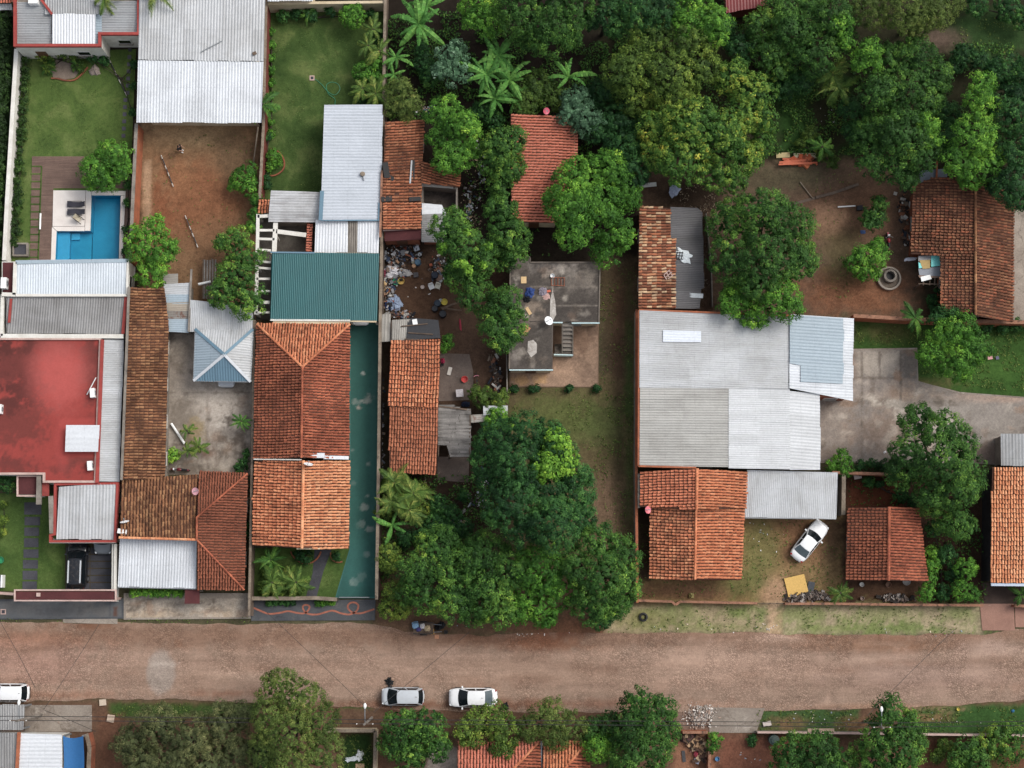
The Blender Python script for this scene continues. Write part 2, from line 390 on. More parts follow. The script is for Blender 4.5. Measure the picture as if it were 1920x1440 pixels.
TIN_W = tin_mat('tin_white', '#c8cdd3', '#8b8d8f', 0, .35)
TIN_WW = tin_mat('tin_bright_white', '#ccd0d5', '#a9abae', 0, .25)
TIN_G = tin_mat('tin_grey', '#989b9e', '#6d6a66', 0, .5)
TIN_DG = tin_mat('tin_dark_grey', '#8b8b8b', '#5a5653', 0, .6)
TIN_OLD = tin_mat('tin_old', '#9c9890', '#5f574d', .35, .7, .12)
TIN_RUST = tin_mat('tin_rusty', '#9a968f', '#5d5146', .9, .7, .15)
TIN_GREEN = tin_mat('tin_green', '#1c5b5e', '#194a4d', 0, .3, .03)
TIN_BLUE = tin_mat('tin_blue_grey', '#98a8b3', '#7f8d98', 0, .3, .03)
TIN_BL2 = tin_mat('tin_slate_blue', '#5f7f92', '#54707f', 0, .3, .03)
TIN_CH = tin_mat('tin_charcoal', '#504f52', '#3d3a3a', 0, .6, .12)
TIN_LG = tin_mat('tin_light_grey', '#b1b4b7', '#85837f', 0, .5, .08)
TIN_SKY = tin_mat('skylight_sheet', '#cfd6e0', '#b9c2cc', 0, .2, .02)

# ------------------------------------------------------------------ roof building
def fitplane(pxz):
    A = [P(*q) for q in pxz]
    M = np.array([[p.x, p.y, 1] for p in A]); z = np.array([p.z for p in A])
    (a, b, c), *_ = np.linalg.lstsq(M, z, rcond=None)
    out = []
    for q in pxz:
        d = ray(q[0], q[1]); s = (c - H) / (d.z - a * d.x - b * d.y)
        out.append(Vector((d.x * s, d.y * s, H + s * d.z)))
    return out, a, b
def roof_frame(pxz, dirn=None):
    pts, a, b = fitplane(pxz)
    n = Vector((-a, -b, 1)).normalized()
    if dirn: d = Vector((dirn[0], dirn[1], 0))
    else: d = Vector((-a, -b, 0))
    d.normalize(); ev = Vector((d.x, d.y, a * d.x + b * d.y)).normalized()
    best = None
    for i in range(len(pts)):
        e = (pts[(i + 1) % len(pts)] - pts[i]); L = e.length
        if L < .5: continue
        e /= L; dt = e.dot(ev)
        if abs(dt) > .97 and (best is None or L > best[0]): best = (L, e if dt > 0 else -e)
    if best: ev = best[1]
    eu = ev.cross(n).normalized()
    o = pts[0]
    uv = [((p - o).dot(eu), (p - o).dot(ev)) for p in pts]
    return pts, o, eu, ev, n, uv
def vrange(uv, u):
    vs = []
    for i in range(len(uv)):
        (a, b), (c, d) = uv[i], uv[(i + 1) % len(uv)]
        if (a <= u < c) or (c <= u < a): vs.append(b + (d - b) * (u - a) / (c - a))
    return (min(vs), max(vs)) if len(vs) > 1 else None
def tin(parent, pxz, mat, pitch=.26, amp=.04, sheet=1.05, rows=1, dirn=None, name='roof_sheet', lift=.0, seed=0):
    """corrugated sheets, one object each, laid side by side (and overlapping downhill when rows > 1)"""
    pts, o, eu, ev, n, uv = roof_frame(pxz, dirn); r = random.Random(seed + int(pxz[0][0]))
    if isinstance(mat, tuple): mat = mat[0] if abs(ev.x) > abs(ev.y) else mat[1]
    u0 = min(q[0] for q in uv); u1 = max(q[0] for q in uv); e = 1e-3
    k = max(1, round((u1 - u0) / sheet)); sw = (u1 - u0) / k
    for i in range(k):
        for j in range(rows):
            a, b = u0 + i * sw, u0 + (i + 1) * sw + (.05 if i < k - 1 else 0)
            m = max(4, int((b - a) / pitch * 4)); mb = MB(); vs = []
            off = lift + .004 * ((i + j) % 2) + .012 * (rows - j)
            sk = r.uniform(-.05, .05)
            for q in range(m + 1):
                u = a + (b - a) * q / m; vr = vrange(uv, min(max(u, u0 + e), u1 - e))
                if not vr: vr = (0, 0)
                L = vr[1] - vr[0]
                va = vr[0] + L * j / rows - (.0 if j == 0 else .12); vb = vr[0] + L * (j + 1) / rows + (sk if j == rows - 1 else 0)
                h = off + amp * math.sin(2 * math.pi * u / pitch)
                vs += [o + eu * u + ev * va + n * (h + .01), o + eu * u + ev * vb + n * h]
            mb.add(vs, [(2 * q, 2 * q + 1, 2 * q + 3, 2 * q + 2) for q in range(m)])
            ob = mb.obj(name, mat, parent); ob.data.polygons.foreach_set('use_smooth', [True] * m)
def deck(parent, pxz, mat, th=.12, drop=.04, name='roof_deck'):
    pts, o, eu, ev, n, uv = roof_frame(pxz)
    k = len(pts); A = sum(pts[i].x * pts[(i + 1) % k].y - pts[(i + 1) % k].x * pts[i].y for i in range(k))
    if A < 0: pts = pts[::-1]
    t = [p - n * drop for p in pts]; b = [p - n * drop - Vector((0, 0, th)) for p in pts]
    return MB().add(b + t, [(i, (i + 1) % k, k + (i + 1) % k, k + i) for i in range(k)] + [tuple(range(k, 2 * k)), tuple(range(k))[::-1]]).obj(name, mat, parent)
def tiles(parent, pxz, mat, pitch=.27, course=.40, dirn=None, seed=0, gaps=0.0, under=True, name='roof_tiles', rag=.03):
    pts, o, eu, ev, n, uv = roof_frame(pxz, dirn); r = random.Random(seed + int(pxz[0][0] * 7 + pxz[0][1]))
    u0 = min(q[0] for q in uv); u1 = max(q[0] for q in uv)
    k = max(1, round((u1 - u0) / pitch)); pw = (u1 - u0) / k; mb = MB()
    A = [(math.cos(math.pi * t / 4), math.sin(math.pi * t / 4)) for t in range(4, -1, -1)]
    for i in range(k):
        u = u0 + (i + .5) * pw; vr = vrange(uv, u)
        if not vr: continue
        vb = vr[1] + r.uniform(-rag, rag * 2)
        while vb > vr[0] + .06:
            va = max(vr[0], vb - course * .93)  # short tiles bare the dark underlay, imitating dirt and shadow at overlaps
            if gaps and r.random() < gaps: vb -= course; continue
            ju = r.gauss(0, .012) + .03 * math.sin(vb * .9 + i * .07 + u0); tw = r.gauss(0, .016); sg = .045 * math.sin(u * .8 + 1.3 * math.sin(vb * .7)) - .02; h2 = .07 + sg + r.uniform(-.01, .02); slip = r.uniform(.05, .14) if r.random() < .02 else 0
            wl, wu = pw * .405, pw * .32; vs = []
            for (cc, ss) in A: vs.append(o + eu * (u + ju + tw + cc * wl) + ev * (vb + slip) + n * (h2 + .085 * ss))
            for (cc, ss) in A: vs.append(o + eu * (u + ju - tw + cc * wu) + ev * va + n * (-.03 + sg + .07 * ss))
            mb.add(vs, [(q, q + 1, q + 6, q + 5) for q in range(4)] + [(0, 4, 3, 2, 1)])
            vb -= course
    if under: deck(parent, pxz, M_DECKB)
    ob = mb.obj(name, mat, parent, kind='stuff')
    return ob
def ridge(parent, a, b, mat, w=.15, lift=.07):
    """line of cap tiles between two (px, py, z)"""
    A, B = P(*a), P(*b); d = B - A; L = d.length; d /= L; side = Vector((d.y, -d.x, 0)).normalized(); up = Vector((0, 0, 1))
    k = max(1, round(L / .42)); st = L / k; mb = MB()
    C = [(math.cos(math.pi * t / 4), math.sin(math.pi * t / 4)) for t in range(4, -1, -1)]
    for i in range(k):
        p0 = A + d * (i * st - .03) + up * lift; p1 = A + d * ((i + 1) * st + .03) + up * (lift - .03)
        vs = [p0 + side * (c * w) + up * (.11 * s) for c, s in C] + [p1 + side * (c * w * .85) + up * (.1 * s) for c, s in C]
        mb.add(vs, [(q, q + 1, q + 6, q + 5) for q in range(4)])
    return mb.obj('ridge_tiles', mat, parent, kind='stuff')
def inset(poly, d):
    n = len(poly); A = sum(poly[i][0] * poly[(i + 1) % n][1] - poly[(i + 1) % n][0] * poly[i][1] for i in range(n))
    if A < 0: poly = poly[::-1]
    out = []
    for i in range(n):
        p0, p1, p2 = Vector(poly[i - 1]), Vector(poly[i]), Vector(poly[(i + 1) % n])
        e1 = (p1 - p0).normalized(); e2 = (p2 - p1).normalized(); n1 = Vector((-e1.y, e1.x)); n2 = Vector((-e2.y, e2.x))
        a, b = p0 + n1 * d, p1 + n2 * d; cr = e1.x * e2.y - e1.y * e2.x
        if abs(cr) < 1e-4: out.append((p1.x + n1.x * d, p1.y + n1.y * d)); continue
        t = ((b - a).x * e2.y - (b - a).y * e2.x) / cr; q = a + e1 * t; out.append((q.x, q.y))
    return out
def opening(parent, p, nrm, wd, ht, zc, kind='window'):
    """frame + pane (or leaf) set on a wall face; p on the face, nrm outward (x, y)"""
    n = Vector((nrm[0], nrm[1], 0)); a = math.atan2(nrm[1], nrm[0]) + math.pi / 2
    c = Vector((p[0], p[1], zc)); t = Vector((-n.y, n.x, 0)); fr = MB()
    for s in (-1, 1): fr.box(c + t * (s * wd / 2) + n * .03, (.07, .08, ht + .07), a)
    for s in (-1, 1): fr.box(c + Vector((0, 0, s * ht / 2)) + n * .031, (wd - .07, .08, .07), a)
    f = fr.obj(kind, M_FRAME if kind == 'window' else M_DOOR, parent)
    MB().box(c + n * .02, (wd - .075, .05, ht - .075), a).obj('pane' if kind == 'window' else 'door_leaf', M_GLASS if kind == 'window' else M_DOOR, f)
    if kind == 'window': MB().box(c + n * .08 - Vector((0, 0, ht / 2 + .08)), (wd + .2, .2, .07), a).obj('sill', M_GREYW, f)
def walls(parent, px, zt, mat, ins=.3, z0=0.0, th=.18, wins=True, name='wall', zb=None):
    poly = inset(wpoly(px, zt), ins); n = len(poly); inn = inset(poly, th)
    vs = [(x, y, z0) for x, y in poly] + [(x, y, zt) for x, y in poly] + [(x, y, zt) for x, y in inn] + [(x, y, z0) for x, y in inn]
    fs = []
    for i in range(n):
        j = (i + 1) % n
        fs += [(i, j, n + j, n + i), (n + i, n + j, 2 * n + j, 2 * n + i), (2 * n + i, 2 * n + j, 3 * n + j, 3 * n + i)]
    wo_ = MB().add(vs, fs).obj(name, mat, parent)
    if wins:
        first = True
        for i in range(n):
            a, b = Vector(poly[i]), Vector(poly[(i + 1) % n]); e = b - a; L = e.length
            if L < 2.2: continue
            e /= L; nr = (e.y, -e.x); mid = (a + b) / 2
            if nr[1] < -.7 or (nr[0] * -mid.x > abs(mid.x) * .7):
                k = max(1, int(L / 3.4))
                for q in range(k):
                    p = a + e * L * (q + .5) / k
                    if first and nr[1] < -.7: opening(parent, p, nr, .9, 2.05, z0 + 1.06, 'door'); first = False
                    else: opening(parent, p, nr, 1.2, 1.0, z0 + 1.65)
    return wo_
def posts(parent, px, zt, mat=None, w=.14, name='post'):
    for (x, y) in px:
        p = P(x, y, zt); MB().box((p.x, p.y, zt / 2), (w, w, zt)).obj(name, mat or M_STEEL, parent)
def parapet(parent, px, z0, z1, mat, th=.2, name='parapet', ins=0.0, close=True):
    po = wpoly(px, z1); po = inset(po, ins); inn = inset(po, th); n = len(po)
    vs = [(x, y, z) for z in (z0, z1) for x, y in po] + [(x, y, z) for z in (z1, z0) for x, y in inn]; fs = []
    for i in range(n):
        j = (i + 1) % n
        fs += [(i, j, n + j, n + i), (n + i, n + j, 2 * n + j, 2 * n + i), (2 * n + i, 2 * n + j, 3 * n + j, 3 * n + i)]
    return MB().add(vs, fs).obj(name, mat, parent)
def flat(parent, px, z, mat, name='roof_slab', th=.12, ins=0.0):
    po = wpoly(px, z); po = inset(po, ins) if ins else po
    return MB().prism(po, z - th, z, True).obj(name, mat, parent)
def house(name, label, px, z, cat='house'):
    cx = sum(p[0] for p in px) / len(px); cy = sum(p[1] for p in px) / len(px); c = P(cx, cy, z)
    return root(name, label, cat, (c.x, c.y, 0))
def gable(h, nw, ne, se, sw, rn, rs, ze, zr, mw, me, wall, seed=0, pitch=.27, course=.4, wins=True):
    """ridge runs down the picture; west and east slopes of tiles"""
    W = [(*nw, ze), (*rn, zr), (*rs, zr), (*sw, ze)]; E = [(*ne, ze), (*rn, zr), (*rs, zr), (*se, ze)]
    tiles(h, W, mw, pitch, course, seed=seed); tiles(h, E, me, pitch, course, seed=seed + 1)
    ridge(h, (*rn, zr), (*rs, zr), me)
    walls(h, [nw, ne, se, sw], ze - .2, wall, .35, wins=wins)
    for (a, r_, b) in ((nw, rn, ne), (sw, rs, se)):
        A, Rr, B = P(*a, ze - .2), P(*r_, zr - .25), P(*b, ze - .2); s = 1 if a is sw else -1
        A, Rr, B = [q + Vector((0, .4 * s, 0)) for q in (A, Rr, B)]
        A += (B - A).normalized() * .4; B -= (B - A).normalized() * .4
        MB().add([A, Rr, B, A + Vector((0, -.12 * s, 0)), Rr + Vector((0, -.12 * s, 0)), B + Vector((0, -.12 * s, 0))], [(0, 1, 2), (3, 5, 4), (0, 3, 4, 1), (1, 4, 5, 2), (2, 5, 3, 0)]).obj('gable', wall, h)

# ------------------------------------------------------------------ the ground: one sheet, colours by soil and grass
DIRT, DIRTD, RED, GRS, GRSD, DRY = '#4d3d33', '#33291f', '#7a4f38', '#3f5a24', '#2c4a1e', '#7d6b4e'
GL = [
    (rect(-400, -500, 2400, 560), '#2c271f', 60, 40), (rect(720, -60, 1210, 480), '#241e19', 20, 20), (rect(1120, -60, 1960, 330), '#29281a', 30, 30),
    (rect(-60, 15, 26, 500), '#1f2e17', 4, 3), (rect(1455, 140, 1600, 290), '#27421a', 14, 12), ((1560, 220, 45, 60), '#2b211b', 14, 12, .8), ((1850, 70, 75, 50), '#2c4220', 18, 16), ((1770, 75, 40, 20), '#5a4a40', 12, 10, .8),
    (rect(262, 225, 490, 640), '#765a40', 6, 4), ((370, 380, 90, 80), '#744a31', 40, 30, .85), ((360, 252, 90, 26), '#9a7f5c', 18, 14, .85), ((330, 330, 30, 40), '#80593c', 18, 20, .6), ((300, 400, 20, 60), '#6f422b', 14, 16, .6), (rect(268, 300, 284, 480), '#a08468', 4, 3, .8), ((440, 290, 40, 50), '#5d4a36', 18, 14, .8), ((420, 460, 80, 50), '#6f5139', 30, 20, .8),
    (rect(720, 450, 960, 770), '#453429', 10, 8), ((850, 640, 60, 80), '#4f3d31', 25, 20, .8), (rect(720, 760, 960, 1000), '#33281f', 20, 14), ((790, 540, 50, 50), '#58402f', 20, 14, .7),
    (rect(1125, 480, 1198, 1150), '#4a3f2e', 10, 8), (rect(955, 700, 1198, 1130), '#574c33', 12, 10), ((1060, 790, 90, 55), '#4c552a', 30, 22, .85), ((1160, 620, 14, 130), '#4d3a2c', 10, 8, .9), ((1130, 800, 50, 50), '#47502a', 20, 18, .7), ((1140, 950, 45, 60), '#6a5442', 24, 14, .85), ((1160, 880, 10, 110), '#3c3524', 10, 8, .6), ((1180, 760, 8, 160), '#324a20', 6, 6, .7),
    (rect(1198, 300, 1720, 600), '#5a483a', 14, 14), ((1490, 330, 70, 24), '#52503a', 16, 20, .7), ((1590, 520, 40, 30), '#5c5638', 18, 24, .6), ((1640, 560, 60, 20), '#7d5a42', 16, 20, .6), ((1600, 400, 90, 60), '#6a4d3a', 35, 22, .8), ((1590, 550, 100, 45), '#6b4630', 30, 20, .85), ((1580, 470, 40, 60), '#5a5335', 24, 20, .6), ((1465, 340, 90, 25), '#4a4232', 20, 16, .8), ((1560, 410, 36, 26), '#8a6a52', 14, 10, .8), ((1285, 365, 60, 30), '#31271f', 16, 14, .8),
    (rect(1600, 600, 1960, 750), '#2f4a1c', 8, 6), ((1660, 622, 45, 15), '#5b5232', 14, 12, .6), ((1850, 690, 60, 25), '#3c5a22', 16, 14, .6), ((1730, 720, 50, 14), '#6a5a3c', 10, 10, .6),
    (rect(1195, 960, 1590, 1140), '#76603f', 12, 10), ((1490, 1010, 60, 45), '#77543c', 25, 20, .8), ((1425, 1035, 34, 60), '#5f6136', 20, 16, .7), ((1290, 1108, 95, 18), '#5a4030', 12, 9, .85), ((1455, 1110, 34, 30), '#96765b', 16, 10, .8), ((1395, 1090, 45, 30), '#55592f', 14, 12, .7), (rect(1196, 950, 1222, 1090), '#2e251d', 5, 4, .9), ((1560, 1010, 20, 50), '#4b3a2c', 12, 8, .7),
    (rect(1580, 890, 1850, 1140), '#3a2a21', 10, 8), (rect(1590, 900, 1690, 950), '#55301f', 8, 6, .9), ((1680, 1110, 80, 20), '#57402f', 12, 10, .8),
    (rect(700, 1080, 1200, 1190), '#5d4736', 16, 12), ((1060, 1180, 90, 18), '#6f4b36', 14, 10, .8),
    (rect(1135, 1134, 1440, 1188), '#8b7d60', 7, 6), ((1260, 1150, 60, 16), '#66703c', 14, 18, .7), ((1390, 1148, 40, 14), '#5c6d34', 12, 16, .8), ((1200, 1165, 50, 16), '#6d6a40', 12, 12, .8), ((1330, 1176, 90, 8), '#6a6f40', 8, 10, .7), (rect(1440, 1128, 1466, 1190), '#a3876a', 7, 5), (rect(1470, 1134, 1840, 1190), '#918368', 7, 6), ((1530, 1150, 50, 14), '#66733c', 12, 18, .7), ((1660, 1150, 60, 16), '#6a7440', 14, 20, .6), ((1690, 1180, 100, 9), '#5c6c36', 7, 12, .85), ((1560, 1180, 60, 8), '#6a7340', 8, 12, .7), ((1800, 1148, 40, 18), '#64703c', 12, 16, .7),
    (rect(-400, 1310, 2400, 1800), '#594233', 10, 8), (rect(-400, 1470, 2400, 1900), '#4c472f', 20, 20, .9), (rect(205, 1318, 480, 1345), '#35491f', 6, 6), (rect(185, 1340, 230, 1440), '#5e4131', 10, 8), (rect(640, 1318, 700, 1330), '#32491f', 5, 5), (rect(640, 1330, 710, 1372), '#5a4536', 8, 6), (rect(640, 1374, 700, 1460), '#233818', 6, 6), (rect(1420, 1328, 1610, 1376), '#37522a', 7, 8, .95), ((1470, 1358, 40, 12), '#6d513b', 8, 8, .8), ((1600, 1360, 30, 14), '#73543c', 8, 8, .8), (rect(1700, 1322, 1960, 1380), '#304d22', 8, 8), ((1745, 1345, 26, 6), '#77593f', 6, 6, .8), ((1720, 1328, 50, 5), '#8a6d55', 5, 5, .8), ((1310, 1345, 50, 30), '#7c665a', 14, 14, .9), (rect(1345, 1376, 1500, 1460), '#6a4434', 12, 10), (rect(1260, 1376, 1345, 1460), '#7a5540', 10, 8), (rect(1690, 1385, 1960, 1460), '#5c3b2c', 14, 12), ((1830, 1420, 60, 30), '#41401f', 20, 18, .7), (rect(800, 1400, 860, 1460), '#8e8278', 6, 5), (rect(700, 1370, 860, 1400), '#4c3d2c', 12, 10),
]
def grid_sheet(x0, x1, y0, y1, st, far=None):
    nx = int((x1 - x0) / st) + 1; ny = int((y1 - y0) / st) + 1
    xs = np.linspace(x0, x1, nx); ys = np.linspace(y0, y1, ny)
    X, Y = np.meshgrid(xs, ys); px, py = to_px(X.ravel(), Y.ravel())
    if far:
        X[:, 0] -= far; X[:, -1] += far; Y[0, :] -= far; Y[-1, :] += far
    idx = np.arange(nx * ny).reshape(ny, nx)
    Q = np.stack([idx[:-1, :-1], idx[:-1, 1:], idx[1:, 1:], idx[1:, :-1]], -1).reshape(-1, 4)
    return np.stack([X.ravel(), Y.ravel(), np.zeros(nx * ny)], 1), Q, px, py
def soil_mat(name, bump=.5, cob=False):
    s = NT(name); g = s.pos(); at = s.n('Attribute'); at.attribute_name = 'Col'; c = at.outputs['Color']
    for sc, lo, hi in (((.5, .93, 1.07), (1.6, .92, 1.08), (5, .86, 1.13), (19, .72, 1.28)) if cob else ((.5, .82, 1.18), (1.6, .74, 1.26), (5, .72, 1.3), (19, .7, 1.32))):
        c = s.mix(1.0, c, s.gray(s.rng(s.noise(g, sc, 5, .7), .28, .72, lo, hi)), 'MULTIPLY')
    h = s.noise(g, 8, 6, .75)
    c = s.mix(1.0, c, s.gray(1.1), 'MULTIPLY')
    if cob:
        for sc_, lo, hi in (((.05, .75, 1), .86, 1.12), ((.3, 2.2, 1), .9, 1.1)): c = s.mix(1.0, c, s.gray(s.rng(s.noise(s.mapping(g, sc_), 1.0, 6, .65), .3, .7, lo, hi)), 'MULTIPLY')
        v = s.n('TexVoronoi', _feature='DISTANCE_TO_EDGE'); s.set(v.inputs['Vector'], s.mapping(g, (1.0, 1.25, 1))); v.inputs['Scale'].default_value = 4.6
        v2 = s.n('TexVoronoi'); s.set(v2.inputs['Vector'], s.mapping(g, (1.0, 1.25, 1))); v2.inputs['Scale'].default_value = 4.6
        sep = s.n('SeparateColor'); s.set(sep.inputs[0], v2.outputs['Color'])
        show = s.rng(s.noise(g, .22, 5, .6, .6), .38, .6)
        joint = s.math('MULTIPLY', s.rng(v.outputs['Distance'], .0, .14, .5, 0), show)
        c = s.mix(joint, c, c4('#4b352a'))
        c = s.mix(show, c, s.mix(1.0, c, s.gray(s.rng(sep.outputs[0], 0, 1, .82, 1.14)), 'MULTIPLY'))
        h = s.math('ADD', s.math('MULTIPLY', h, .4), s.math('MULTIPLY', s.rng(v.outputs['Distance'], 0, .2), show))
    return s.out(c, .95, 0, h, bump, .05, .1)
POOL_PX = [(172, 366), (226, 366), (222, 500), (104, 500), (107, 433), (169, 433)]
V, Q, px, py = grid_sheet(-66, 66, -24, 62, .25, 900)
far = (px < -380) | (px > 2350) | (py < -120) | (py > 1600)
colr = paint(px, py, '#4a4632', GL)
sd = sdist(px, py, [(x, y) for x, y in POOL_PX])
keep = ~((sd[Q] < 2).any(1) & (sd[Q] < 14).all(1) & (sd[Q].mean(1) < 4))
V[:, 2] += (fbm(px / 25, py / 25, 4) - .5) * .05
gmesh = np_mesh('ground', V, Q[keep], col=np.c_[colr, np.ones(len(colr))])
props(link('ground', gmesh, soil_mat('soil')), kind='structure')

# street: cobbled, dusty, ragged edges
TOP = [(-600, 1166), (230, 1168), (480, 1170), (700, 1168), (760, 1185), (900, 1192), (1000, 1185), (1100, 1186), (1440, 1186), (1480, 1188), (1840, 1190), (1900, 1180), (2500, 1185)]
BOT = [(-600, 1312), (60, 1316), (200, 1310), (330, 1312), (520, 1318), (620, 1325), (900, 1334), (1100, 1336), (1420, 1332), (1560, 1330), (1700, 1328), (1920, 1312), (2500, 1290)]
gx = np.arange(-600, 2500, 4.0); nv_ = 30
ty = np.interp(gx, *zip(*TOP)) + 9 * (fbm(gx / 35, gx * 0 + 3, 5) - .5); by = np.interp(gx, *zip(*BOT)) + 9 * (fbm(gx / 35, gx * 0 + 71, 5) - .5)
tt = np.linspace(0, 1, nv_)[:, None]; py = (ty[None] + (by - ty)[None] * tt).ravel(); px = np.tile(gx, nv_)
d_ = np.stack([(px - 960) / F, _st + (720 - py) / F * _ct, -_ct + (720 - py) / F * _st], 1); s_ = -H / d_[:, 2]
V = np.stack([d_[:, 0] * s_, d_[:, 1] * s_, np.zeros(len(px))], 1); ix = np.arange(len(px)).reshape(nv_, len(gx))
Q = np.stack([ix[1:, :-1], ix[1:, 1:], ix[:-1, 1:], ix[:-1, :-1]], -1).reshape(-1, 4); keepq = np.ones(len(Q), bool)
SL = [(rect(-600, 1170, 2500, 1215), '#7d604e', 18, 16, .8), ((60, 1200, 90, 10), '#8a5f45', 10, 9, .7), ((160, 1172, 40, 8), '#6d4a36', 8, 6, .8), ((1010, 1205, 60, 16), '#7a4f38', 12, 9, .9), ((1060, 1178, 40, 12), '#6b3f2c', 10, 8, .9), ((900, 1195, 60, 12), '#6c4d3b', 12, 9, .7), (rect(-600, 1225, 2500, 1290), '#977b69', 22, 20, .55),
      ((302, 1262, 27, 40), '#8d7a6d', 5, 5), ((430, 1300, 90, 6), '#7d5744', 6, 6, .8), ((1700, 1210, 140, 12), '#7c5a44', 10, 9, .7), ((1330, 1240, 110, 30), '#9f8472', 26, 20, .8), ((1860, 1215, 60, 14), '#a38a7b', 14, 10, .8), ((1700, 1265, 160, 24), '#8c7468', 22, 20, .7), ((110, 1302, 100, 10), '#86573f', 8, 8, .5), ((1100, 1320, 240, 8), '#8a6552', 8, 7, .8), ((780, 1322, 200, 7), '#75503d', 6, 6, .8), ((60, 1240, 120, 40), '#987465', 30, 20, .7), ((1460, 1195, 40, 8), '#a58a78', 8, 6, .8), ((1640, 1325, 120, 6), '#99765f', 6, 6, .7)]
_r = random.Random(77)
for _i in range(70): SL.append(((_r.uniform(-100, 2000), _r.uniform(1180, 1325), _r.uniform(6, 46), _r.uniform(2, 8)), _r.choice(['#7a5d4c', '#6f5342', '#a38a78', '#9a8070', '#7d5a45']), 6, 9, _r.uniform(.3, .6)))
for _y, _c in ((1222, '#a08574'), (1238, '#8a6f5f'), (1256, '#a28876'), (1276, '#876c5c'), (1290, '#9d8270')): SL.append(([(-600, _y - 3), (700, _y + 2), (1400, _y + 6), (2500, _y - 4), (2500, _y + 3), (1400, _y + 13), (700, _y + 9), (-600, _y + 4)], _c, 8, 10, .3))
SL.append(((302, 1262, 26, 40), '#93857a', 4, 4, .95)); SL.append(((300, 1245, 18, 6), '#a3968b', 4, 8, .6))
colr = paint(px, py, '#8b7464', SL); V[:, 2] = .035 + (fbm(px / 40, py / 40, 3) - .5) * .03
props(link('street', np_mesh('street', V, Q[keepq], col=np.c_[colr, np.ones(len(colr))]), soil_mat('cobbled_street', .5, True)), kind='structure')

def stain_mat(name, amp=.14):
    if name in MATS: return MATS[name]
    s = NT(name); g = s.pos(); at = s.n('Attribute'); at.attribute_name = 'Col'; c = at.outputs['Color']
    for sc, k in ((1.5, 1.0), (6, 1.0), (20, 1.2)): c = s.mix(1.0, c, s.gray(s.rng(s.noise(g, sc, 6, .72), .28, .72, 1 - amp * k, 1 + amp * k)), 'MULTIPLY')
    MATS[name] = s.out(c, .88, 0, s.noise(g, 12, 5, .7), .2, .03, .2); return MATS[name]
def painted(name, quads, z, base, layers, parent=None, mat=None, th=.02):
    """stained top coat laid over a slab; quads of photo pixels at height z"""
    Vs, Qs, Cs = [], [], []; k = 0
    for qd in quads:
        (ax, ay), (bx, by_), (cx, cy), (dx, dy) = qd; nu = max(3, int(max(abs(bx - ax), abs(cx - dx)) / 2.4)); nv = max(3, int(max(abs(dy - ay), abs(cy - by_)) / 2.4))
        u, v = np.meshgrid(np.linspace(0, 1, nu + 1), np.linspace(0, 1, nv + 1)); u, v = u.ravel(), v.ravel()
        x = (ax * (1 - u) + bx * u) * (1 - v) + (dx * (1 - u) + cx * u) * v; y = (ay * (1 - u) + by_ * u) * (1 - v) + (dy * (1 - u) + cy * u) * v
        d = np.stack([(x - 960) / F, _st + (720 - y) / F * _ct, -_ct + (720 - y) / F * _st], 1); s = (z - H) / d[:, 2]
        Vs.append(np.stack([d[:, 0] * s, d[:, 1] * s, np.full(len(x), z)], 1)); Cs.append(paint(x, y, base, layers))
        ix = np.arange((nu + 1) * (nv + 1)).reshape(nv + 1, nu + 1); Qs.append(np.stack([ix[1:, :-1], ix[1:, 1:], ix[:-1, 1:], ix[:-1, :-1]], -1).reshape(-1, 4) + k); k += len(x)
    C = np.concatenate(Cs); org = ORG[parent.name] if parent else Vector((0, 0, 0))
    o = link(name, np_mesh(name, np.concatenate(Vs), np.concatenate(Qs), col=np.c_[C, np.ones(len(C))], org=org), mat or stain_mat('stained'), parent)
    if not parent: props(o, kind='structure')
    return o
# ------------------------------------------------------------------ lawns, paving, walls
def grass_mat(name, a, b, c):
    if name in MATS: return MATS[name]
    s = NT(name); g = s.pos()
    col = s.ramp(s.noise(g, .35, 7, .6, .5), [(.3, hexc(a)), (.5, hexc(b)), (.72, hexc(c))])
    for sc, lo, hi in ((3, .84, 1.16), (9, .8, 1.2), (26, .66, 1.36)):
        col = s.mix(1.0, col, s.gray(s.rng(s.noise(g, sc, 4, .7), .28, .72, lo, hi)), 'MULTIPLY')
    MATS[name] = s.out(col, .9, 0, s.noise(g, 22, 4, .7), .6, .05, .1); return MATS[name]
G1 = grass_mat('lawn_garden', '#3d5224', '#4d622b', '#68743e'); G2 = grass_mat('lawn_long', '#2f451d', '#415627', '#626e3b'); G3 = grass_mat('lawn_front', '#344b20', '#435926', '#566832')
slab('lawn', [(38, 100), (255, 92), (246, 300), (236, 362), (58, 362), (56, 490), (12, 490)], -.02, .06, G1)
slab('lawn', [(504, 22), (722, 20), (716, 470), (482, 400), (496, 240)], -.02, .06, G2)
slab('lawn', [(-60, 925), (130, 925), (126, 1108), (-60, 1108)], -.02, .06, G3)
slab('lawn', [(470, 1028), (665, 1028), (640, 1122), (468, 1122)], -.02, .06, G3)
slab('courtyard', [(306, 615), (478, 615), (470, 890), (305, 890)], -.02, .05, M_CONC2)
slab('driveway', [(655, 600), (716, 600), (706, 1122), (628, 1122), (655, 1030)], -.02, .07, M_GREEND)
slab('concrete_yard', [(1536, 655), (1720, 652), (1722, 715), (1800, 735), (2000, 750), (2000, 885), (1860, 870), (1536, 868)], -.02, .05, M_CONC2)
slab('concrete_strip', [(1888, 395), (2000, 380), (2000, 606), (1888, 604)], -.02, .05, M_CONC)
slab('patio', [(822, 662), (880, 664), (887, 695), (888, 720), (880, 750), (822, 752)], -.02, .05, surf('patio_floor', '#6f635b', '#5c5049', .6, 8, .2, stains=(('#453a33', 1.0, .6, .7),)))
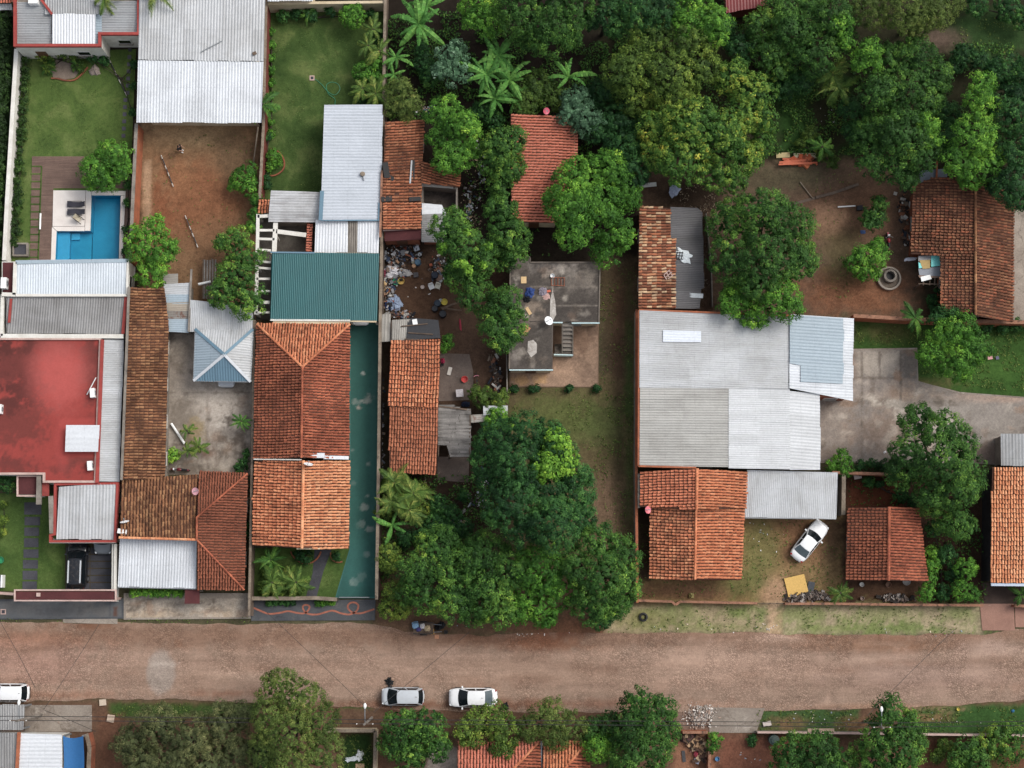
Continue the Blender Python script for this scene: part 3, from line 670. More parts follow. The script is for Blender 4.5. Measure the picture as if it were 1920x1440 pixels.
slab('patio', [(820, 856), (880, 858), (878, 905), (820, 900)], -.02, .05, surf('patio_floor', '#6f635b'))
slab('terrace', [(955, 600), (1123, 600), (1122, 726), (955, 726)], -.02, .06, surf('terrace_brick', '#8a705c', '#6d5646', .6, 12, .3, stains=(('#3f332a', 1.2, .6, .7), ('#a88a68', .9, .64, .6)), lines=('Y', 9, '#4f3d30', .5)))
slab('sidewalk', [(-60, 1124), (232, 1122), (232, 1160), (-60, 1162)], -.02, .12, M_SIDEW)
slab('sidewalk', [(232, 1112), (470, 1112), (470, 1160), (232, 1162)], -.02, .14, M_CONC)
slab('sidewalk', [(471, 1126), (704, 1124), (703, 1163), (471, 1164)], -.02, .12, M_SIDEW)
slab('driveway', [(1837, 1132), (1901, 1132), (1903, 1182), (1842, 1182)], -.02, .06, M_REDPAV)
slab('driveway', [(1903, 1140), (2000, 1140), (2000, 1176), (1904, 1176)], -.02, .05, M_REDPAV)
slab('driveway', [(46, 1322), (172, 1322), (172, 1372), (46, 1372)], -.02, .07, M_CONC2)
slab('driveway', [(1330, 1326), (1434, 1328), (1418, 1374), (1330, 1374)], -.02, .055, M_CONC2)
slab('porch_floor', [(1842, 1092), (1920, 1092), (1920, 1132), (1846, 1132)], -.02, .05, surf('porch_brown', '#4b3d36', '#3d312b', .6, 8, .15))
slab('ramp', [(118, 1160), (220, 1160), (220, 1170), (118, 1168)], -.02, .09, M_CONC)
slab('car_pad', [(122, 1018), (219, 1018), (219, 1106), (122, 1106)], -.02, .075, surf('pad_earth', '#4d4030', '#3c3a22', 1.0, 9, .3))
pad = bpy.data.objects['car_pad']
for i in range(6):
    y0 = 1027 + i * 13.2
    for (a, b) in ((124, 168), (169.5, 217)): slab('paving_slab', rect(a, y0, b, y0 + 11.2), .05, .1, M_DARKP, parent=pad)
fp = props(MB().prism(wpoly(rect(46, 942, 78, 965)), .04, .1).obj('slate_path', M_DARKP), kind='structure')
for y0, y1, x0, x1 in ((969, 985, 46, 75), (989, 1005, 45.5, 73), (1009, 1026, 45, 72), (1030, 1046, 44, 72), (1050, 1066, 43, 71), (1070, 1087, 42.5, 70), (1090, 1105, 42, 69)):
    slab('paving_slab', rect(x0, y0, x1, y1), .04, .1, M_DARKP, parent=fp)
sp = props(MB().prism(wpoly(rect(241, 90, 247, 97)), .04, .1).obj('stepping_stones', M_DARKP), kind='structure')
for i in range(12):
    y = 107 + i * 13.4; x = 242.5 - i * .75 - (3 if i > 5 else 0)
    slab('stone', rect(x - 3.4, y - 3.6, x + 3.6, y + 3.4), .04, .1, surf('step_stone', '#5d5a63', '#4e4b54', 1, 9, .15), parent=sp)
slab('garden_path', [(590, 1030), (622, 1030), (606, 1072), (594, 1118), (574, 1118), (586, 1075)], -.01, .09, M_DARKP)

# painted orange ribbon on the dark sidewalk
rib = MB()
def ribbon(pts, wd=.16, z=.127):
    W = [P(x, y, z) for x, y in pts]; vs = []
    for i, p in enumerate(W):
        d = (W[min(i + 1, len(W) - 1)] - W[max(i - 1, 0)]).normalized(); s = Vector((-d.y, d.x, 0)) * wd / 2; vs += [p + s, p - s]
    rib.add(vs, [(2 * i, 2 * i + 1, 2 * i + 3, 2 * i + 2) for i in range(len(W) - 1)])
def catmull(p, k=6):
    o = []
    for i in range(len(p) - 1):
        a, b, c, d = p[max(i - 1, 0)], p[i], p[i + 1], p[min(i + 2, len(p) - 1)]
        for j in range(k):
            t = j / k; o.append(tuple(.5 * (2 * b[q] + (c[q] - a[q]) * t + (2 * a[q] - 5 * b[q] + 4 * c[q] - d[q]) * t * t + (3 * b[q] - a[q] - 3 * c[q] + d[q]) * t ** 3) for q in range(2)))
    return o + [p[-1]]
ribbon(catmull([(474, 1139), (490, 1146), (505, 1151), (525, 1149), (540, 1146), (556, 1149), (570, 1150), (578, 1144), (580, 1137), (574, 1134), (568, 1137), (570, 1145), (578, 1151), (595, 1152), (610, 1148), (624, 1145), (640, 1150), (655, 1152), (668, 1146), (672, 1136), (666, 1130), (656, 1131), (652, 1139), (660, 1148), (675, 1150), (690, 1146), (702, 1142)]))
rib.obj('painted_ribbon', surf('ribbon_paint', '#a5644f', '#8d5443', 1.5, 10, .2), bpy.data.objects['sidewalk.002'])

# wooden deck, pool terrace and pool
dk = root('pool_deck', 'brown timber deck around the white pool terrace', 'deck', P(75, 400))
dp = wpoly([(60, 293), (160, 293), (160, 330), (246, 330), (238, 500), (52, 500)], .12)
ylo, yhi = min(p[1] for p in dp), max(p[1] for p in dp); y = yhi; xw = lambda yy: (P(60, to_px(0, yy)[1], .1).x - (yhi - yy) * .02, P(252 - (yhi - yy) * 1.1, to_px(0, yy)[1], .1).x)
i = 0
while y > ylo + .1:
    a, b = xw(y); pyy = to_px(0, y)[1]; spans = [(a, b)]
    if pyy < 330: spans = [(a, P(170, pyy, .1).x)]
    elif pyy > 353: spans = [(a, P(100 - (pyy - 357) * .035, pyy, .1).x), (P(236 - (pyy - 357) * .045, pyy, .1).x, b)]
    for a, b in spans: MB().box(((a + b) / 2, y - .07, .07), (b - a, .128, .06)).obj('plank', M_DECK, dk)
    y -= .142; i += 1
gs = MB()
for k in range(13):
    yy = 312 + k * 14.2; p, q = P(58 - k * .3, yy, .105), P(78 - k * .5, yy, .105); gs.box(((p.x + q.x) / 2, p.y, .108), ((q - p).length, .13, .04))
gs.bar(P(78, 312, .108), P(71, 498, .108), .14, .04)
gs.obj('grass_joints', G3, dk, kind='stuff')
TER = [(101, 357), (235, 358), (228, 500), (96, 500)]
tp = wpoly(TER, .14); pp = wpoly(POOL_PX, .14)
tz = MB(); 
def quadslab(mb, q, z0=-.1, z1=.14): mb.prism(wpoly(q, z1), z0, z1)
terr = root('pool_terrace', 'pale stone terrace bordering the blue pool', 'terrace', P(130, 400))
for nm, q in (('paving', [(100, 357), (160.5, 357), (158.5, 424), (98.5, 424)]), ('coping', [(161.3, 357), (171.5, 357), (169, 432.5), (159.3, 432.5)]), ('coping', [(172.2, 357.5), (235.5, 358), (235, 366), (172, 366)]), ('coping', [(226.6, 366.6), (235, 366.6), (229, 500), (222.5, 500)]), ('coping', [(98, 424.8), (158.6, 424.8), (158.4, 433), (106.5, 433)]), ('coping', [(97.5, 425.5), (106, 433.5), (103, 500), (95, 500)])):
    m = MB(); quadslab(m, q); m.obj(nm, M_POOLT, terr)
pool = root('swimming_pool', 'L-shaped swimming pool of blue water with steps', 'pool', P(180, 430))
pb = wpoly(POOL_PX, 0); n = len(pb)
A_ = sum(pb[i][0] * pb[(i + 1) % n][1] - pb[(i + 1) % n][0] * pb[i][1] for i in range(n))
if A_ < 0: pb = pb[::-1]
MB().add([(x, y, -1.3) for x, y in pb] + [(x, y, .1) for x, y in pb], [((i + 1) % n, i, n + i, n + (i + 1) % n) for i in range(n)]).obj('basin_wall', M_POOL, pool)
MB().add([(x, y, -1.3) for x, y in pb], [tuple(range(n))]).obj('basin_floor', M_POOL, pool)
for q, z in (([(106, 434), (129, 434), (127, 500), (103, 500)], -.45), ([(131, 435), (147, 435), (146, 447), (130.5, 447)], -.6), ([(129.5, 434), (168, 434), (166, 500), (127.5, 500)], -.85), ([(169, 440), (222, 440), (220, 500), (166.5, 500)], -1.15)):
    MB().prism(wpoly(q, 0), -1.29, z).obj('step', M_POOL2 if z > -.7 else M_POOL, pool)
s = NT('pool_water'); nz = s.noise(s.pos(), 2.5, 4, .6); b = s.n('Bump'); s.set(b.inputs['Height'], nz); b.inputs['Strength'].default_value = .12
tb = s.n('BsdfTransparent'); tb.inputs[0].default_value = (.72, .93, .98, 1); gb = s.n('BsdfGlossy'); gb.inputs['Roughness'].default_value = .04; s.t.links.new(b.outputs[0], gb.inputs['Normal'])
fr = s.n('Fresnel'); fr.inputs[0].default_value = 1.33; mx = s.n('MixShader'); s.t.links.new(fr.outputs[0], mx.inputs[0]); s.t.links.new(tb.outputs[0], mx.inputs[1]); s.t.links.new(gb.outputs[0], mx.inputs[2]); oo = s.n('OutputMaterial'); s.t.links.new(mx.outputs[0], oo.inputs[0])
MB().add([(x, y, .02) for x, y in pb], [tuple(range(n))]).obj('water', s.m, pool)

# boundary walls: (top-edge pixels, height, thickness)
def bwall(label, px, h, th, mat, cope=None, name='boundary_wall', cw=.06, jag=0.0):
    mid = P(*px[len(px) // 2], 0); o = root(name, label, 'wall', (mid.x, mid.y, 0)); mb = MB(); cb = MB(); r = random.Random(int(px[0][0]))
    W = [P(x, y, h) for x, y in px]
    for a, b in zip(W, W[1:]):
        d = (b - a); L = d.length; k = max(1, int(L / 1.2)) if jag else 1
        for i in range(k):
            p, q = a + d * i / k, a + d * (i + 1) / k; hh = h - (r.random() * jag)
            mb.bar((p.x, p.y, hh / 2), (q.x, q.y, hh / 2), th, hh)
            if cope: cb.bar((p.x, p.y, hh + .04), (q.x, q.y, hh + .04), th + cw, .09)
    mb.obj('masonry', mat, o)
    if cope: cb.obj('coping', cope, o)
    return o
bwall('long white rendered wall between the dark hedge and pool garden', [(31, 92), (14, 370), (8, 488)], 1.6, .32, M_WHITE, M_WHITE)
bwall('plastered wall with exposed orange brick beside the dirt yard', [(256, 232), (250, 360), (244, 490)], 2.4, .25, M_BRICKO, M_GREYW)
bwall('dark red wall along the mown lawn and dirt yard', [(500, -30), (494, 240), (487, 372)], 2.3, .2, M_WALLRED, M_COPE)
bwall('brown wall between courtyard and the hipped tile house', [(477, 600), (473, 860), (467, 1155)], 2.2, .16, M_WALLBR, M_COPE)
bwall('tall grey-brown wall beside the green driveway', [(723, -30), (719, 200), (716, 440), (713, 600), (710, 860), (706, 1124)], 2.4, .22, M_WALLBR, M_COPE)
bwall('cream garden wall behind the mown lawn', [(498, 7), (724, 4)], 2.2, .2, M_CREAM, M_CREAM)
bwall('sooty wall beside the grey metal shed and dirt lane', [(1194, 580), (1193, 880), (1195, 1130)], 2.2, .18, M_GREYW, M_BRICKO, jag=.12)
bwall('orange brick wall below the round planter yard', [(1600, 592), (1700, 598), (1810, 602), (2000, 606)], 2.0, .28, M_BRICKO, M_COPEO)
bwall('orange brick wall on the edge of the concrete yard', [(1560, 886), (1700, 890)], 1.8, .2, M_BRICKO, M_COPEO)
bwall('unplastered pillar wall beside the grey carport', [(1582, 890), (1581, 965)], 1.8, .3, M_GREYW, M_COPE)
bwall('low broken brick wall in front of the orange gabled house', [(1196, 1126), (1260, 1128), (1267, 1134), (1275, 1128), (1420, 1131)], 1.1, .16, M_BRICKO, M_COPEO, jag=.1)
bwall('low brick wall beside the verge grass and leafy lot', [(1472, 1132), (1560, 1132), (1700, 1134), (1844, 1135)], 1.1, .16, M_BRICK, M_COPEO, jag=.06)
bwall('low brick wall below the small palm and red paving', [(1902, 1136), (2000, 1138)], 1.0, .2, M_BRICK, M_COPEO)
bwall('brown front wall with planters by the painted sidewalk', [(470, 1122), (545, 1122), (590, 1121), (632, 1124)], 1.2, .28, M_WALLBR, M_COPE)
bwall('pale concrete wall enclosing the littered grass plot', [(612, 1370), (704, 1370), (702, 1475)], 1.8, .24, M_CREAM, M_COPE)
bwall('short orange brick wall beside the white gravel heap', [(1280, 1373), (1327, 1373)], 1.6, .18, M_BRICKO, M_COPEO)
bwall('crumbling brick wall beside the firewood lot', [(1331, 1378), (1330, 1475)], 1.5, .2, M_BRICK, M_COPEO, jag=.1)
bwall('thin grey wall along the grassy verge by the street lamp', [(1420, 1373), (1540, 1374), (1620, 1375), (1740, 1377), (1960, 1380)], 1.3, .12, M_GREYW, M_PINKW)
bwall('low broken wall below the mango tree in the orange yard', [(1440, 398), (1500, 378), (1560, 362), (1610, 345)], .22, .26, M_WALLBR, None, jag=.2)
bwall('narrow concrete wall with pink coping beside the garden lawn', [(0, 1112), (26, 1114)], 1.4, .18, M_PINKW, M_PINKW)
bwall('thin masonry wall between the plank lean-to and big tree', [(950, 665), (951, 735)], 1.6, .1, M_GREYW)
bwall('thin concrete kerb wall beside the charcoal lean-to', [(1324, 400), (1334, 500), (1336, 575)], .8, .12, M_GREYW)

# ------------------------------------------------------------------ houses
# top-left white house with red parapet trim
HT = [(25, -60), (25, 87), (189, 87), (189, 65), (262, 65), (262, -60)]
h = house('parapet_house', 'white house with red parapet trim and grey tin roofs', HT, 4)
walls(h, HT, 3.7, M_WHITE, .05); parapet(h, HT, 3.7, 4.05, M_REDTRIM, .26)
flat(h, HT, 3.2, M_GREYW, ins=.3)
tin(h, [(30, 4, 3.8), (97, 4, 3.8), (97, 84, 3.45), (30, 84, 3.45)], TIN_G, .24, dirn=(1, 0)); tin(h, [(84, -50, 3.7), (187, -50, 3.7), (187, 27, 3.95), (84, 27, 3.95)], TIN_G, .24, dirn=(0, 1))
tin(h, [(98, 26, 4.15), (180, 26, 4.15), (180, 85, 3.95), (98, 85, 3.95)], TIN_WW, .27, .045, dirn=(0, 1)); tin(h, [(187, 2, 3.8), (257, 2, 3.8), (257, 62, 3.5), (187, 62, 3.5)], TIN_G, .24, dirn=(1, 0))
tin(h, [(178, 27, 3.75), (190, 27, 3.75), (190, 84, 3.7), (178, 84, 3.7)], TIN_BLUE, .26, dirn=(1, 0))
MB().bar(P(75, -4, 4.0), P(98, 27, 4.05), .22, .2).obj('valley_trim', M_REDTRIM, h)
m = MB(); m.box(P(64, 0, 4.1), (.9, .9, .7)); m.obj('water_tank', M_PLASTW, h); m = MB(); m.box(P(188, 3, 4.1), (.7, .6, .6)); m.obj('vent_box', M_PLASTW, h)
h = house('orange_house', 'sliver of orange tiled roof behind the white parapet house', rect(-40, -60, 160, -4), 3)
tiles(h, [(-60, -70, 4.0), (180, -70, 4.0), (180, 0, 2.9), (-60, 6, 2.9)], T_NEW); walls(h, rect(-60, -70, 180, 3), 2.7, M_CREAM)
h = house('neighbour_shed', 'low grey tin shed behind the dark hedge', rect(-60, 8, 22, 22), 2.2, 'shed')
tin(h, [(-60, 7, 2.4), (23, 7, 2.4), (23, 19, 2.2), (-60, 19, 2.2)], TIN_LG, dirn=(0, -1)); walls(h, rect(-60, 7, 23, 19), 2.1, M_GREYW, .15, wins=False)

# workshop with the white and grey tin roof
HB = [(262, -60), (500, -60), (491, 231), (256, 229)]
h = house('workshop', 'large workshop under white and grey corrugated roof above dirt yard', HB, 4)
tin(h, [(262, -60, 4.3), (499, -60, 4.3), (494.5, 115, 3.95), (259, 112, 3.95)], TIN_LG, .28, .035, dirn=(0, -1), rows=3)
tin(h, [(259, 113, 3.9), (494, 116, 3.9), (491, 231, 3.6), (256, 229, 3.6)], TIN_W, .28, .035, dirn=(0, -1))
walls(h, HB, 3.5, M_CREAM, .75, wins=False)
m = MB(); m.bar(P(376, 98, 4.1), P(416, 77, 4.1), .07, .06); solo('metal_rod', m, M_STEEL, 'dark metal rod lying on the grey workshop roof', 'rod')
m = MB(); m.box(P(477, 100, 4.12), (.4, .28, .1), .4); solo('old_brick', m, M_WOOD, 'single brown brick on the grey workshop roof', 'brick')

# tile strip house along the courtyard + lean-tos + gazebo + front house
h = house('tile_strip_house', 'long narrow house of mottled brown tiles beside the courtyard', rect(232, 535, 312, 900), 3)
tiles(h, [(243, 540, 3.7), (308, 540, 2.8), (316, 612, 2.8), (309, 899, 2.8), (229, 899, 3.7)], T_BRN, .27, .41, seed=3)
walls(h, [(243, 540), (308, 540), (314, 612), (309, 899), (229, 899)], 2.6, M_GREYW, .25)
MB().bar(P(242, 538, 3.78), P(228, 900, 3.78), .22, .18).obj('wall_top', M_GREYW, h)
h = house('lean_to', 'patchwork lean-to of grey and rusty sheets beside the tile strip house', rect(306, 515, 360, 625), 2.4, 'shed')
for q, mm in ((((306, 514, 2.5), (334, 513, 2.5), (334, 535, 2.45), (307, 535, 2.45)), TIN_OLD), (((307, 533, 2.5), (357, 530, 2.5), (357, 553, 2.45), (307, 553, 2.45)), TIN_LG), (((307, 552, 2.47), (356, 552, 2.47), (356, 570, 2.42), (307, 570, 2.42)), TIN_BLUE), (((307, 568, 2.44), (355, 566, 2.44), (355, 584, 2.4), (307, 584, 2.4)), tin_mat('tin_tan', '#9d9384', '#7d7265', .1, .5)), (((307, 583, 2.42), (355, 583, 2.42), (355, 600, 2.36), (307, 600, 2.36)), TIN_RUST), (((306, 598, 2.38), (355, 598, 2.38), (354, 624, 2.3), (314, 622, 2.3)), TIN_BLUE)):
    tin(h, list(q), mm, .2, .02, sheet=3, dirn=(1, 0))
walls(h, [(307, 533), (356, 532), (354, 622), (313, 620)], 2.25, M_GREYW, .1, wins=False)
h = house('store_shed', 'grey corrugated shed roof above the hipped gazebo', rect(355, 562, 474, 622), 2.6, 'shed')
tin(h, [(357, 562, 2.75), (475, 575, 2.75), (474, 623, 2.5), (354, 622, 2.5)], TIN_LG, .17, .022, dirn=(0, -1)); walls(h, [(357, 563), (474, 576), (473, 622), (355, 621)], 2.4, M_GREYW, .15, wins=False)
MB().bar(P(359, 505, 2.6), P(354, 622, 2.6), .18, .2).obj('wall_top', M_GREYW, h)
h = house('gazebo', 'hipped blue-grey metal gazebo roof over a silver car', rect(364, 617, 474, 715), 2.6, 'gazebo')
a, b, c, d, t = (366, 617, 2.5), (475, 617, 2.5), (470, 716, 2.5), (363, 714, 2.5), (421, 665, 3.7)
for tri, mm, n_ in (((a, b, t), TIN_LG, 0), ((b, c, t), TIN_LG, 1), ((c, d, t), TIN_BL2, 2), ((d, a, t), TIN_BLUE, 3)): tin(h, list(tri), mm, .24, .03, name='roof_sheet')  # light put into colour: shaded south and west faces bluer, lit ones pale
for q, mm in ((a, TIN_BL2), (b, TIN_BL2), (c, TIN_WW), (d, TIN_WW)): MB().bar(P(*q) + Vector((0, 0, .06)), P(*t) + Vector((0, 0, .07)), .26, .05).obj('hip_flashing', mm, h)
m = MB(); 
for q, r_ in ((a, b), (b, c), (c, d), (d, a)): m.bar(P(*q) - Vector((0, 0, .05)), P(*r_) - Vector((0, 0, .05)), .1, .12)
m.obj('gutter', M_STEEL, h); posts(h, [(370, 621), (470, 621), (466, 710), (368, 709)], 2.45)
h = house('front_house', 'brown and maroon tiled house with a hipped end facing the street', rect(228, 885, 465, 1105), 3)
tiles(h, [(230, 900, 3.0), (370, 890, 3.0), (367, 1010, 4.1), (224, 1008, 4.1)], T_BRN, .29, .42, seed=8)
tiles(h, [(373, 884, 2.9), (464, 887, 2.9), (369, 970, 4.25)], T_HIP, .25, .36, seed=9); tiles(h, [(464, 888, 2.9), (458, 1106, 2.9), (369, 1012, 4.25), (369, 970, 4.25)], T_HIP, .25, .36, seed=10)
tiles(h, [(458, 1106, 2.9), (370, 1105, 2.9), (369, 1012, 4.25)], T_HIP, .25, .36, seed=11)
ridge(h, (464, 888, 2.92), (369, 970, 4.27), T_RED, .1); ridge(h, (458, 1106, 2.92), (369, 1012, 4.27), T_RED, .1); ridge(h, (369, 970, 4.27), (369, 1012, 4.27), T_RED, .1); ridge(h, (224, 1008, 4.1), (369, 1012, 4.15), T_ORB, .12)
walls(h, [(230, 900), (372, 886), (464, 889), (458, 1105), (372, 1104), (370, 1050), (230, 1050)], 2.7, M_CREAM, .3)
h = house('carport', 'white corrugated carport roof at the front of the brown tiled house', rect(222, 1010, 368, 1103), 2.6, 'carport')
tin(h, [(225, 1009, 2.9), (369, 1013, 2.9), (368, 1103, 2.55), (221, 1100, 2.55)], TIN_W, .26, .035, dirn=(0, -1)); posts(h, [(226, 1096), (365, 1099), (296, 1098)], 2.5)
MB().bar(P(221, 1101, 2.5), P(368, 1104, 2.5), .1, .12).obj('fascia_beam', M_STEEL, h)
MB().bar(P(224, 1008, 2.75), P(368, 1012, 2.75), .12, .12).obj('back_beam', M_STEEL, h)
h = house('entrance_canopy', 'small maroon entrance canopy over the pale sidewalk', rect(346, 1105, 375, 1132), 2.3, 'canopy')
flat(h, [(347, 1105), (374, 1105), (374, 1132), (346, 1132)], 2.3, M_MAROON); posts(h, [(349, 1130), (371, 1130), (349, 1108), (371, 1108)], 2.2, M_GREYW)

# red flat-roofed house
HC = [(-60, 633), (190, 633), (186, 740), (180, 905), (152, 905), (80, 905), (80, 890), (-60, 890)]
h = house('flat_roof_house', 'house with stained red flat roof and white parapet', HC, 3.4)
walls(h, HC, 3.2, M_WHITE, .03); flat(h, HC, 3.2, M_REDROOF, ins=.1); parapet(h, [(-60, 633), (190, 633), (180, 905), (80, 905), (80, 890), (-60, 890)], 3.2, 3.42, M_PINKW, .2)
hc = house('kitchen_wing', 'white wing with blue-white corrugated roof above the red flat roof', rect(10, 490, 240, 630), 3.3)
tin(hc, [(31, 496, 3.55), (240, 491, 3.55), (239, 553, 3.35), (28, 553, 3.35)], tin_mat('tin_ice', '#c3ccd4', '#9aa5ad', 0, .3), .24, .03, dirn=(0, -1))
tin(hc, [(12, 556, 3.3), (236, 556, 3.3), (230, 627, 3.0), (12, 625, 3.0)], TIN_DG, .24, .035, dirn=(0, -1))
HW = [(3, 490), (241, 489), (231, 632), (3, 632)]; walls(hc, HW, 2.9, M_WHITE, .02)
for a, b, wd in (((30, 492), (241, 489), .35), ((29, 492), (27, 553), .3), ((4, 552), (30, 553), .35), ((5, 552), (3, 630), .3), ((2, 630), (232, 631), .38), ((240, 489), (238, 553), .18), ((29, 554), (238, 554), .22)):
    MB().bar(P(*a, 3.5 if b[1] < 560 else 3.3), P(*b, 3.5 if b[1] < 560 else 3.3), wd, .25).obj('parapet', TIN_BLUE if wd == .35 and a[0] == 30 else M_WHITE, hc)
MB().bar(P(237, 556, 3.34), P(231, 626, 3.34), .3, .2).obj('parapet', M_REDTRIM, hc); MB().bar(P(21, 560, 3.3), P(17, 605, 3.3), .22, .12).obj('parapet', M_REDTRIM, hc)
flat(hc, rect(5, 492, 29, 550), 2.95, M_MAROON)
h2 = house('side_wing', 'narrow wing with grey ribbed roof beside the red flat roof', rect(188, 635, 232, 905), 3.2)
tin(h2, [(193, 637, 3.4), (232, 637, 3.05), (223, 903, 3.05), (186, 903, 3.4)], TIN_LG, .2, .025, dirn=(1, -.02)); walls(h2, [(192, 636), (232, 636), (222, 904), (186, 904)], 3.0, M_GREYW, .04, wins=False)
for a, b in (((192, 637), (182, 905)),): MB().bar(P(*a, 3.5), P(*b, 3.5), .3, .16).obj('red_flashing', M_REDTRIM, h2)
h3 = house('garage_wing', 'garage wing with grey corrugated roof over the black car', rect(95, 905, 222, 1018), 3)
HG = [(106, 908), (222, 905), (218, 1016), (92, 1016), (94, 930)]
tin(h3, [(110, 913, 3.2), (186, 907, 3.2), (217, 905, 3.2), (214, 1011, 3.0), (106, 1011, 3.0)], TIN_LG, .3, .03, dirn=(0, -1)); parapet(h3, [(101, 906), (222, 904), (217, 1017), (92, 1017), (92, 1002), (100, 1000)], 2.6, 3.25, M_REDTRIM, .2)
walls(h3, [(101, 906), (222, 905), (218, 960), (98, 960)], 2.6, M_WHITE, .05); posts(h3, [(97, 1012), (214, 1012)], 2.6, M_WHITE, .3)
MB().bar(P(94, 1017, 2.85), P(217, 1017, 2.85), .12, .55).obj('fascia', M_WHITE, h3)
MB().bar(P(96, 930, 3.1), P(98, 1000, 3.1), .45, .25).obj('planter_ledge', M_GREYW, h3)
h4 = house('entry_block', 'small maroon-roofed entrance block of the red flat-roofed house', rect(31, 890, 92, 932), 2.7)
flat(h4, rect(33, 893, 70, 928), 2.7, M_MAROON, ins=.05); parapet(h4, rect(31, 891, 72, 931), 2.5, 2.85, M_PINKW, .14); walls(h4, rect(32, 892, 72, 930), 2.5, M_WHITE, .04)
MB().bar(P(74, 892, 3.0), P(73, 946, 3.0), .42, .4).obj('grey_beam', M_GREYW, h4); flat(h4, [(79, 905), (92, 905), (92, 930), (79, 930)], 2.9, M_REDROOF)
h = house('gate_canopy', 'long maroon gate canopy with pale edging along the dark sidewalk', rect(27, 1107, 217, 1127), 2.6, 'canopy')
flat(h, rect(28, 1107, 216, 1126), 2.6, M_MAROON, ins=.08); parapet(h, rect(26, 1105, 218, 1127.5), 2.5, 2.72, M_PINKW, .13); posts(h, [(30, 1122), (120, 1122), (213, 1122)], 2.5, M_PINKW, .22)
m = MB(); m.box(P(72, 1115, 2.7), (.34, .34, .15)); m.obj('lamp_box', M_PINKW, h)
MB().bar(P(217, 1020, 2.3), P(216, 1128, 2.3), .26, .2).obj('side_wall_top', M_WHITE, h); MB().bar(P(217, 1020, 1.1), P(216, 1128, 1.1), .16, 2.2).obj('side_wall', M_WHITE, h)

# lot with the mown lawn
h = house('lawn_shed', 'tall grey ribbed metal roof beside the mown lawn', rect(602, 195, 718, 440), 3.5, 'shed')
tin(h, [(608, 196, 3.7), (718, 196, 3.3), (713, 412, 3.3), (601, 412, 3.7)], TIN_BLUE if False else tin_mat('tin_cool', '#b4bbc4', '#8d949b', 0, .3, .03), .29, .035, dirn=(1, 0)); walls(h, [(608, 197), (718, 197), (713, 411), (601, 411)], 3.2, M_GREYW, .12)
MB().bar(P(604, 358, 3.75), P(601, 413, 3.75), .36, .08).obj('flashing', TIN_BL2, h); MB().bar(P(712, 380, 3.42), P(711, 414, 3.42), .22, .08).obj('flashing', TIN_BL2, h); MB().bar(P(602, 413, 3.6), P(712, 413, 3.36), .12, .1).obj('gutter', TIN_BL2, h)
h = house('back_lean_to', 'stained light metal lean-to roof above the white pergola', rect(505, 357, 602, 417), 2.9, 'shed')
tin(h, [(508, 357, 3.0), (602, 360, 3.1), (598, 417, 2.8), (503, 416, 2.7)], tin_mat('tin_stained', '#b3b4b6', '#6b6560', .1, .8, .08), .25, .03, dirn=(-1, 0), sheet=1.0); walls(h, [(508, 358), (601, 361), (598, 416), (504, 415)], 2.6, M_GREYW, .15, wins=False)
h = house('laundry_shed', 'white corrugated roof with one grimy sheet behind the green roof', rect(590, 412, 712, 475), 2.9, 'shed')
tin(h, [(592, 412, 3.1), (653, 415, 3.1), (652, 474, 2.9), (590, 474, 2.9)], TIN_WW, .27, .035, dirn=(0, -1)); tin(h, [(653, 414, 3.08), (671, 415, 3.08), (670, 474, 2.88), (652, 474, 2.88)], tin_mat('tin_grimy', '#8b8378', '#4c443b', .2, .9), .2, .03, dirn=(0, -1)); tin(h, [(671, 414, 3.1), (712, 415, 3.1), (710, 474, 2.9), (670, 474, 2.9)], TIN_WW, .27, .035, dirn=(0, -1))
walls(h, rect(592, 414, 710, 474), 2.7, M_GREYW, .15, wins=False)
slab('pergola_floor', [(484, 398), (592, 412), (590, 476), (508, 476), (508, 600), (480, 600)], -.02, .08, surf('grey_slab', '#6d675f', '#4e4842', .7, 8, .25, stains=(('#38332e', 1.0, .56, .7),)))
h = house('pergola', 'white painted pergola beams over dark paving beside the green roof', rect(484, 400, 580, 590), 2.5, 'pergola')
for a, b, wd in (((484, 402), (480, 590), .3), ((517, 417), (514, 476), .42), ((483, 406), (505, 405), .3), ((486, 432), (515, 432), .22), ((486, 448), (515, 449), .22), ((518, 434), (574, 441), .4), ((483, 468), (508, 470), .2), ((482, 490), (508, 492), .2), ((482, 502), (508, 504), .2), ((481, 523), (507, 523), .2), ((481, 546), (507, 546), .18), ((480, 567), (506, 567), .28), ((480, 586), (506, 586), .18)):
    MB().bar(P(*a, 2.5), P(*b, 2.5), wd, .2).obj('beam', M_WHITE, h)
posts(h, [(485, 404), (481, 500), (480, 586), (516, 440)], 2.4, M_WHITE, .2)
h = house('tile_coping_wall', 'narrow orange tile topped wall beside the pergola', rect(574, 419, 584, 472), 2.2, 'wall')
tiles(h, [(576, 419, 2.4), (585, 419, 2.2), (583, 472, 2.2), (573, 472, 2.4)], T_NEW, .24, .3, dirn=(1, 0)); MB().bar(P(580, 420, 1.0), P(578, 471, 1.0), .25, 2.0).obj('masonry', M_BRICKO, h)
h = house('tile_porch', 'small orange tiled porch roof in the corner of the lawn', rect(483, 374, 505, 400), 2.4, 'porch')
tiles(h, [(484, 374, 2.8), (506, 374, 2.8), (505, 399, 2.4), (483, 399, 2.4)], T_OR, .25, .36, dirn=(0, -1)); walls(h, rect(484, 374, 505, 399), 2.2, M_WHITE, .1, wins=False)
h = house('green_roof_hall', 'open hall under a dark green ribbed metal roof', rect(509, 473, 711, 602), 3.1, 'hall')
tin(h, [(510, 473, 3.35), (711, 475, 3.35), (707, 601, 3.05), (507, 599, 3.05)], TIN_GREEN, .17, .03, dirn=(0, -1), sheet=1.1)
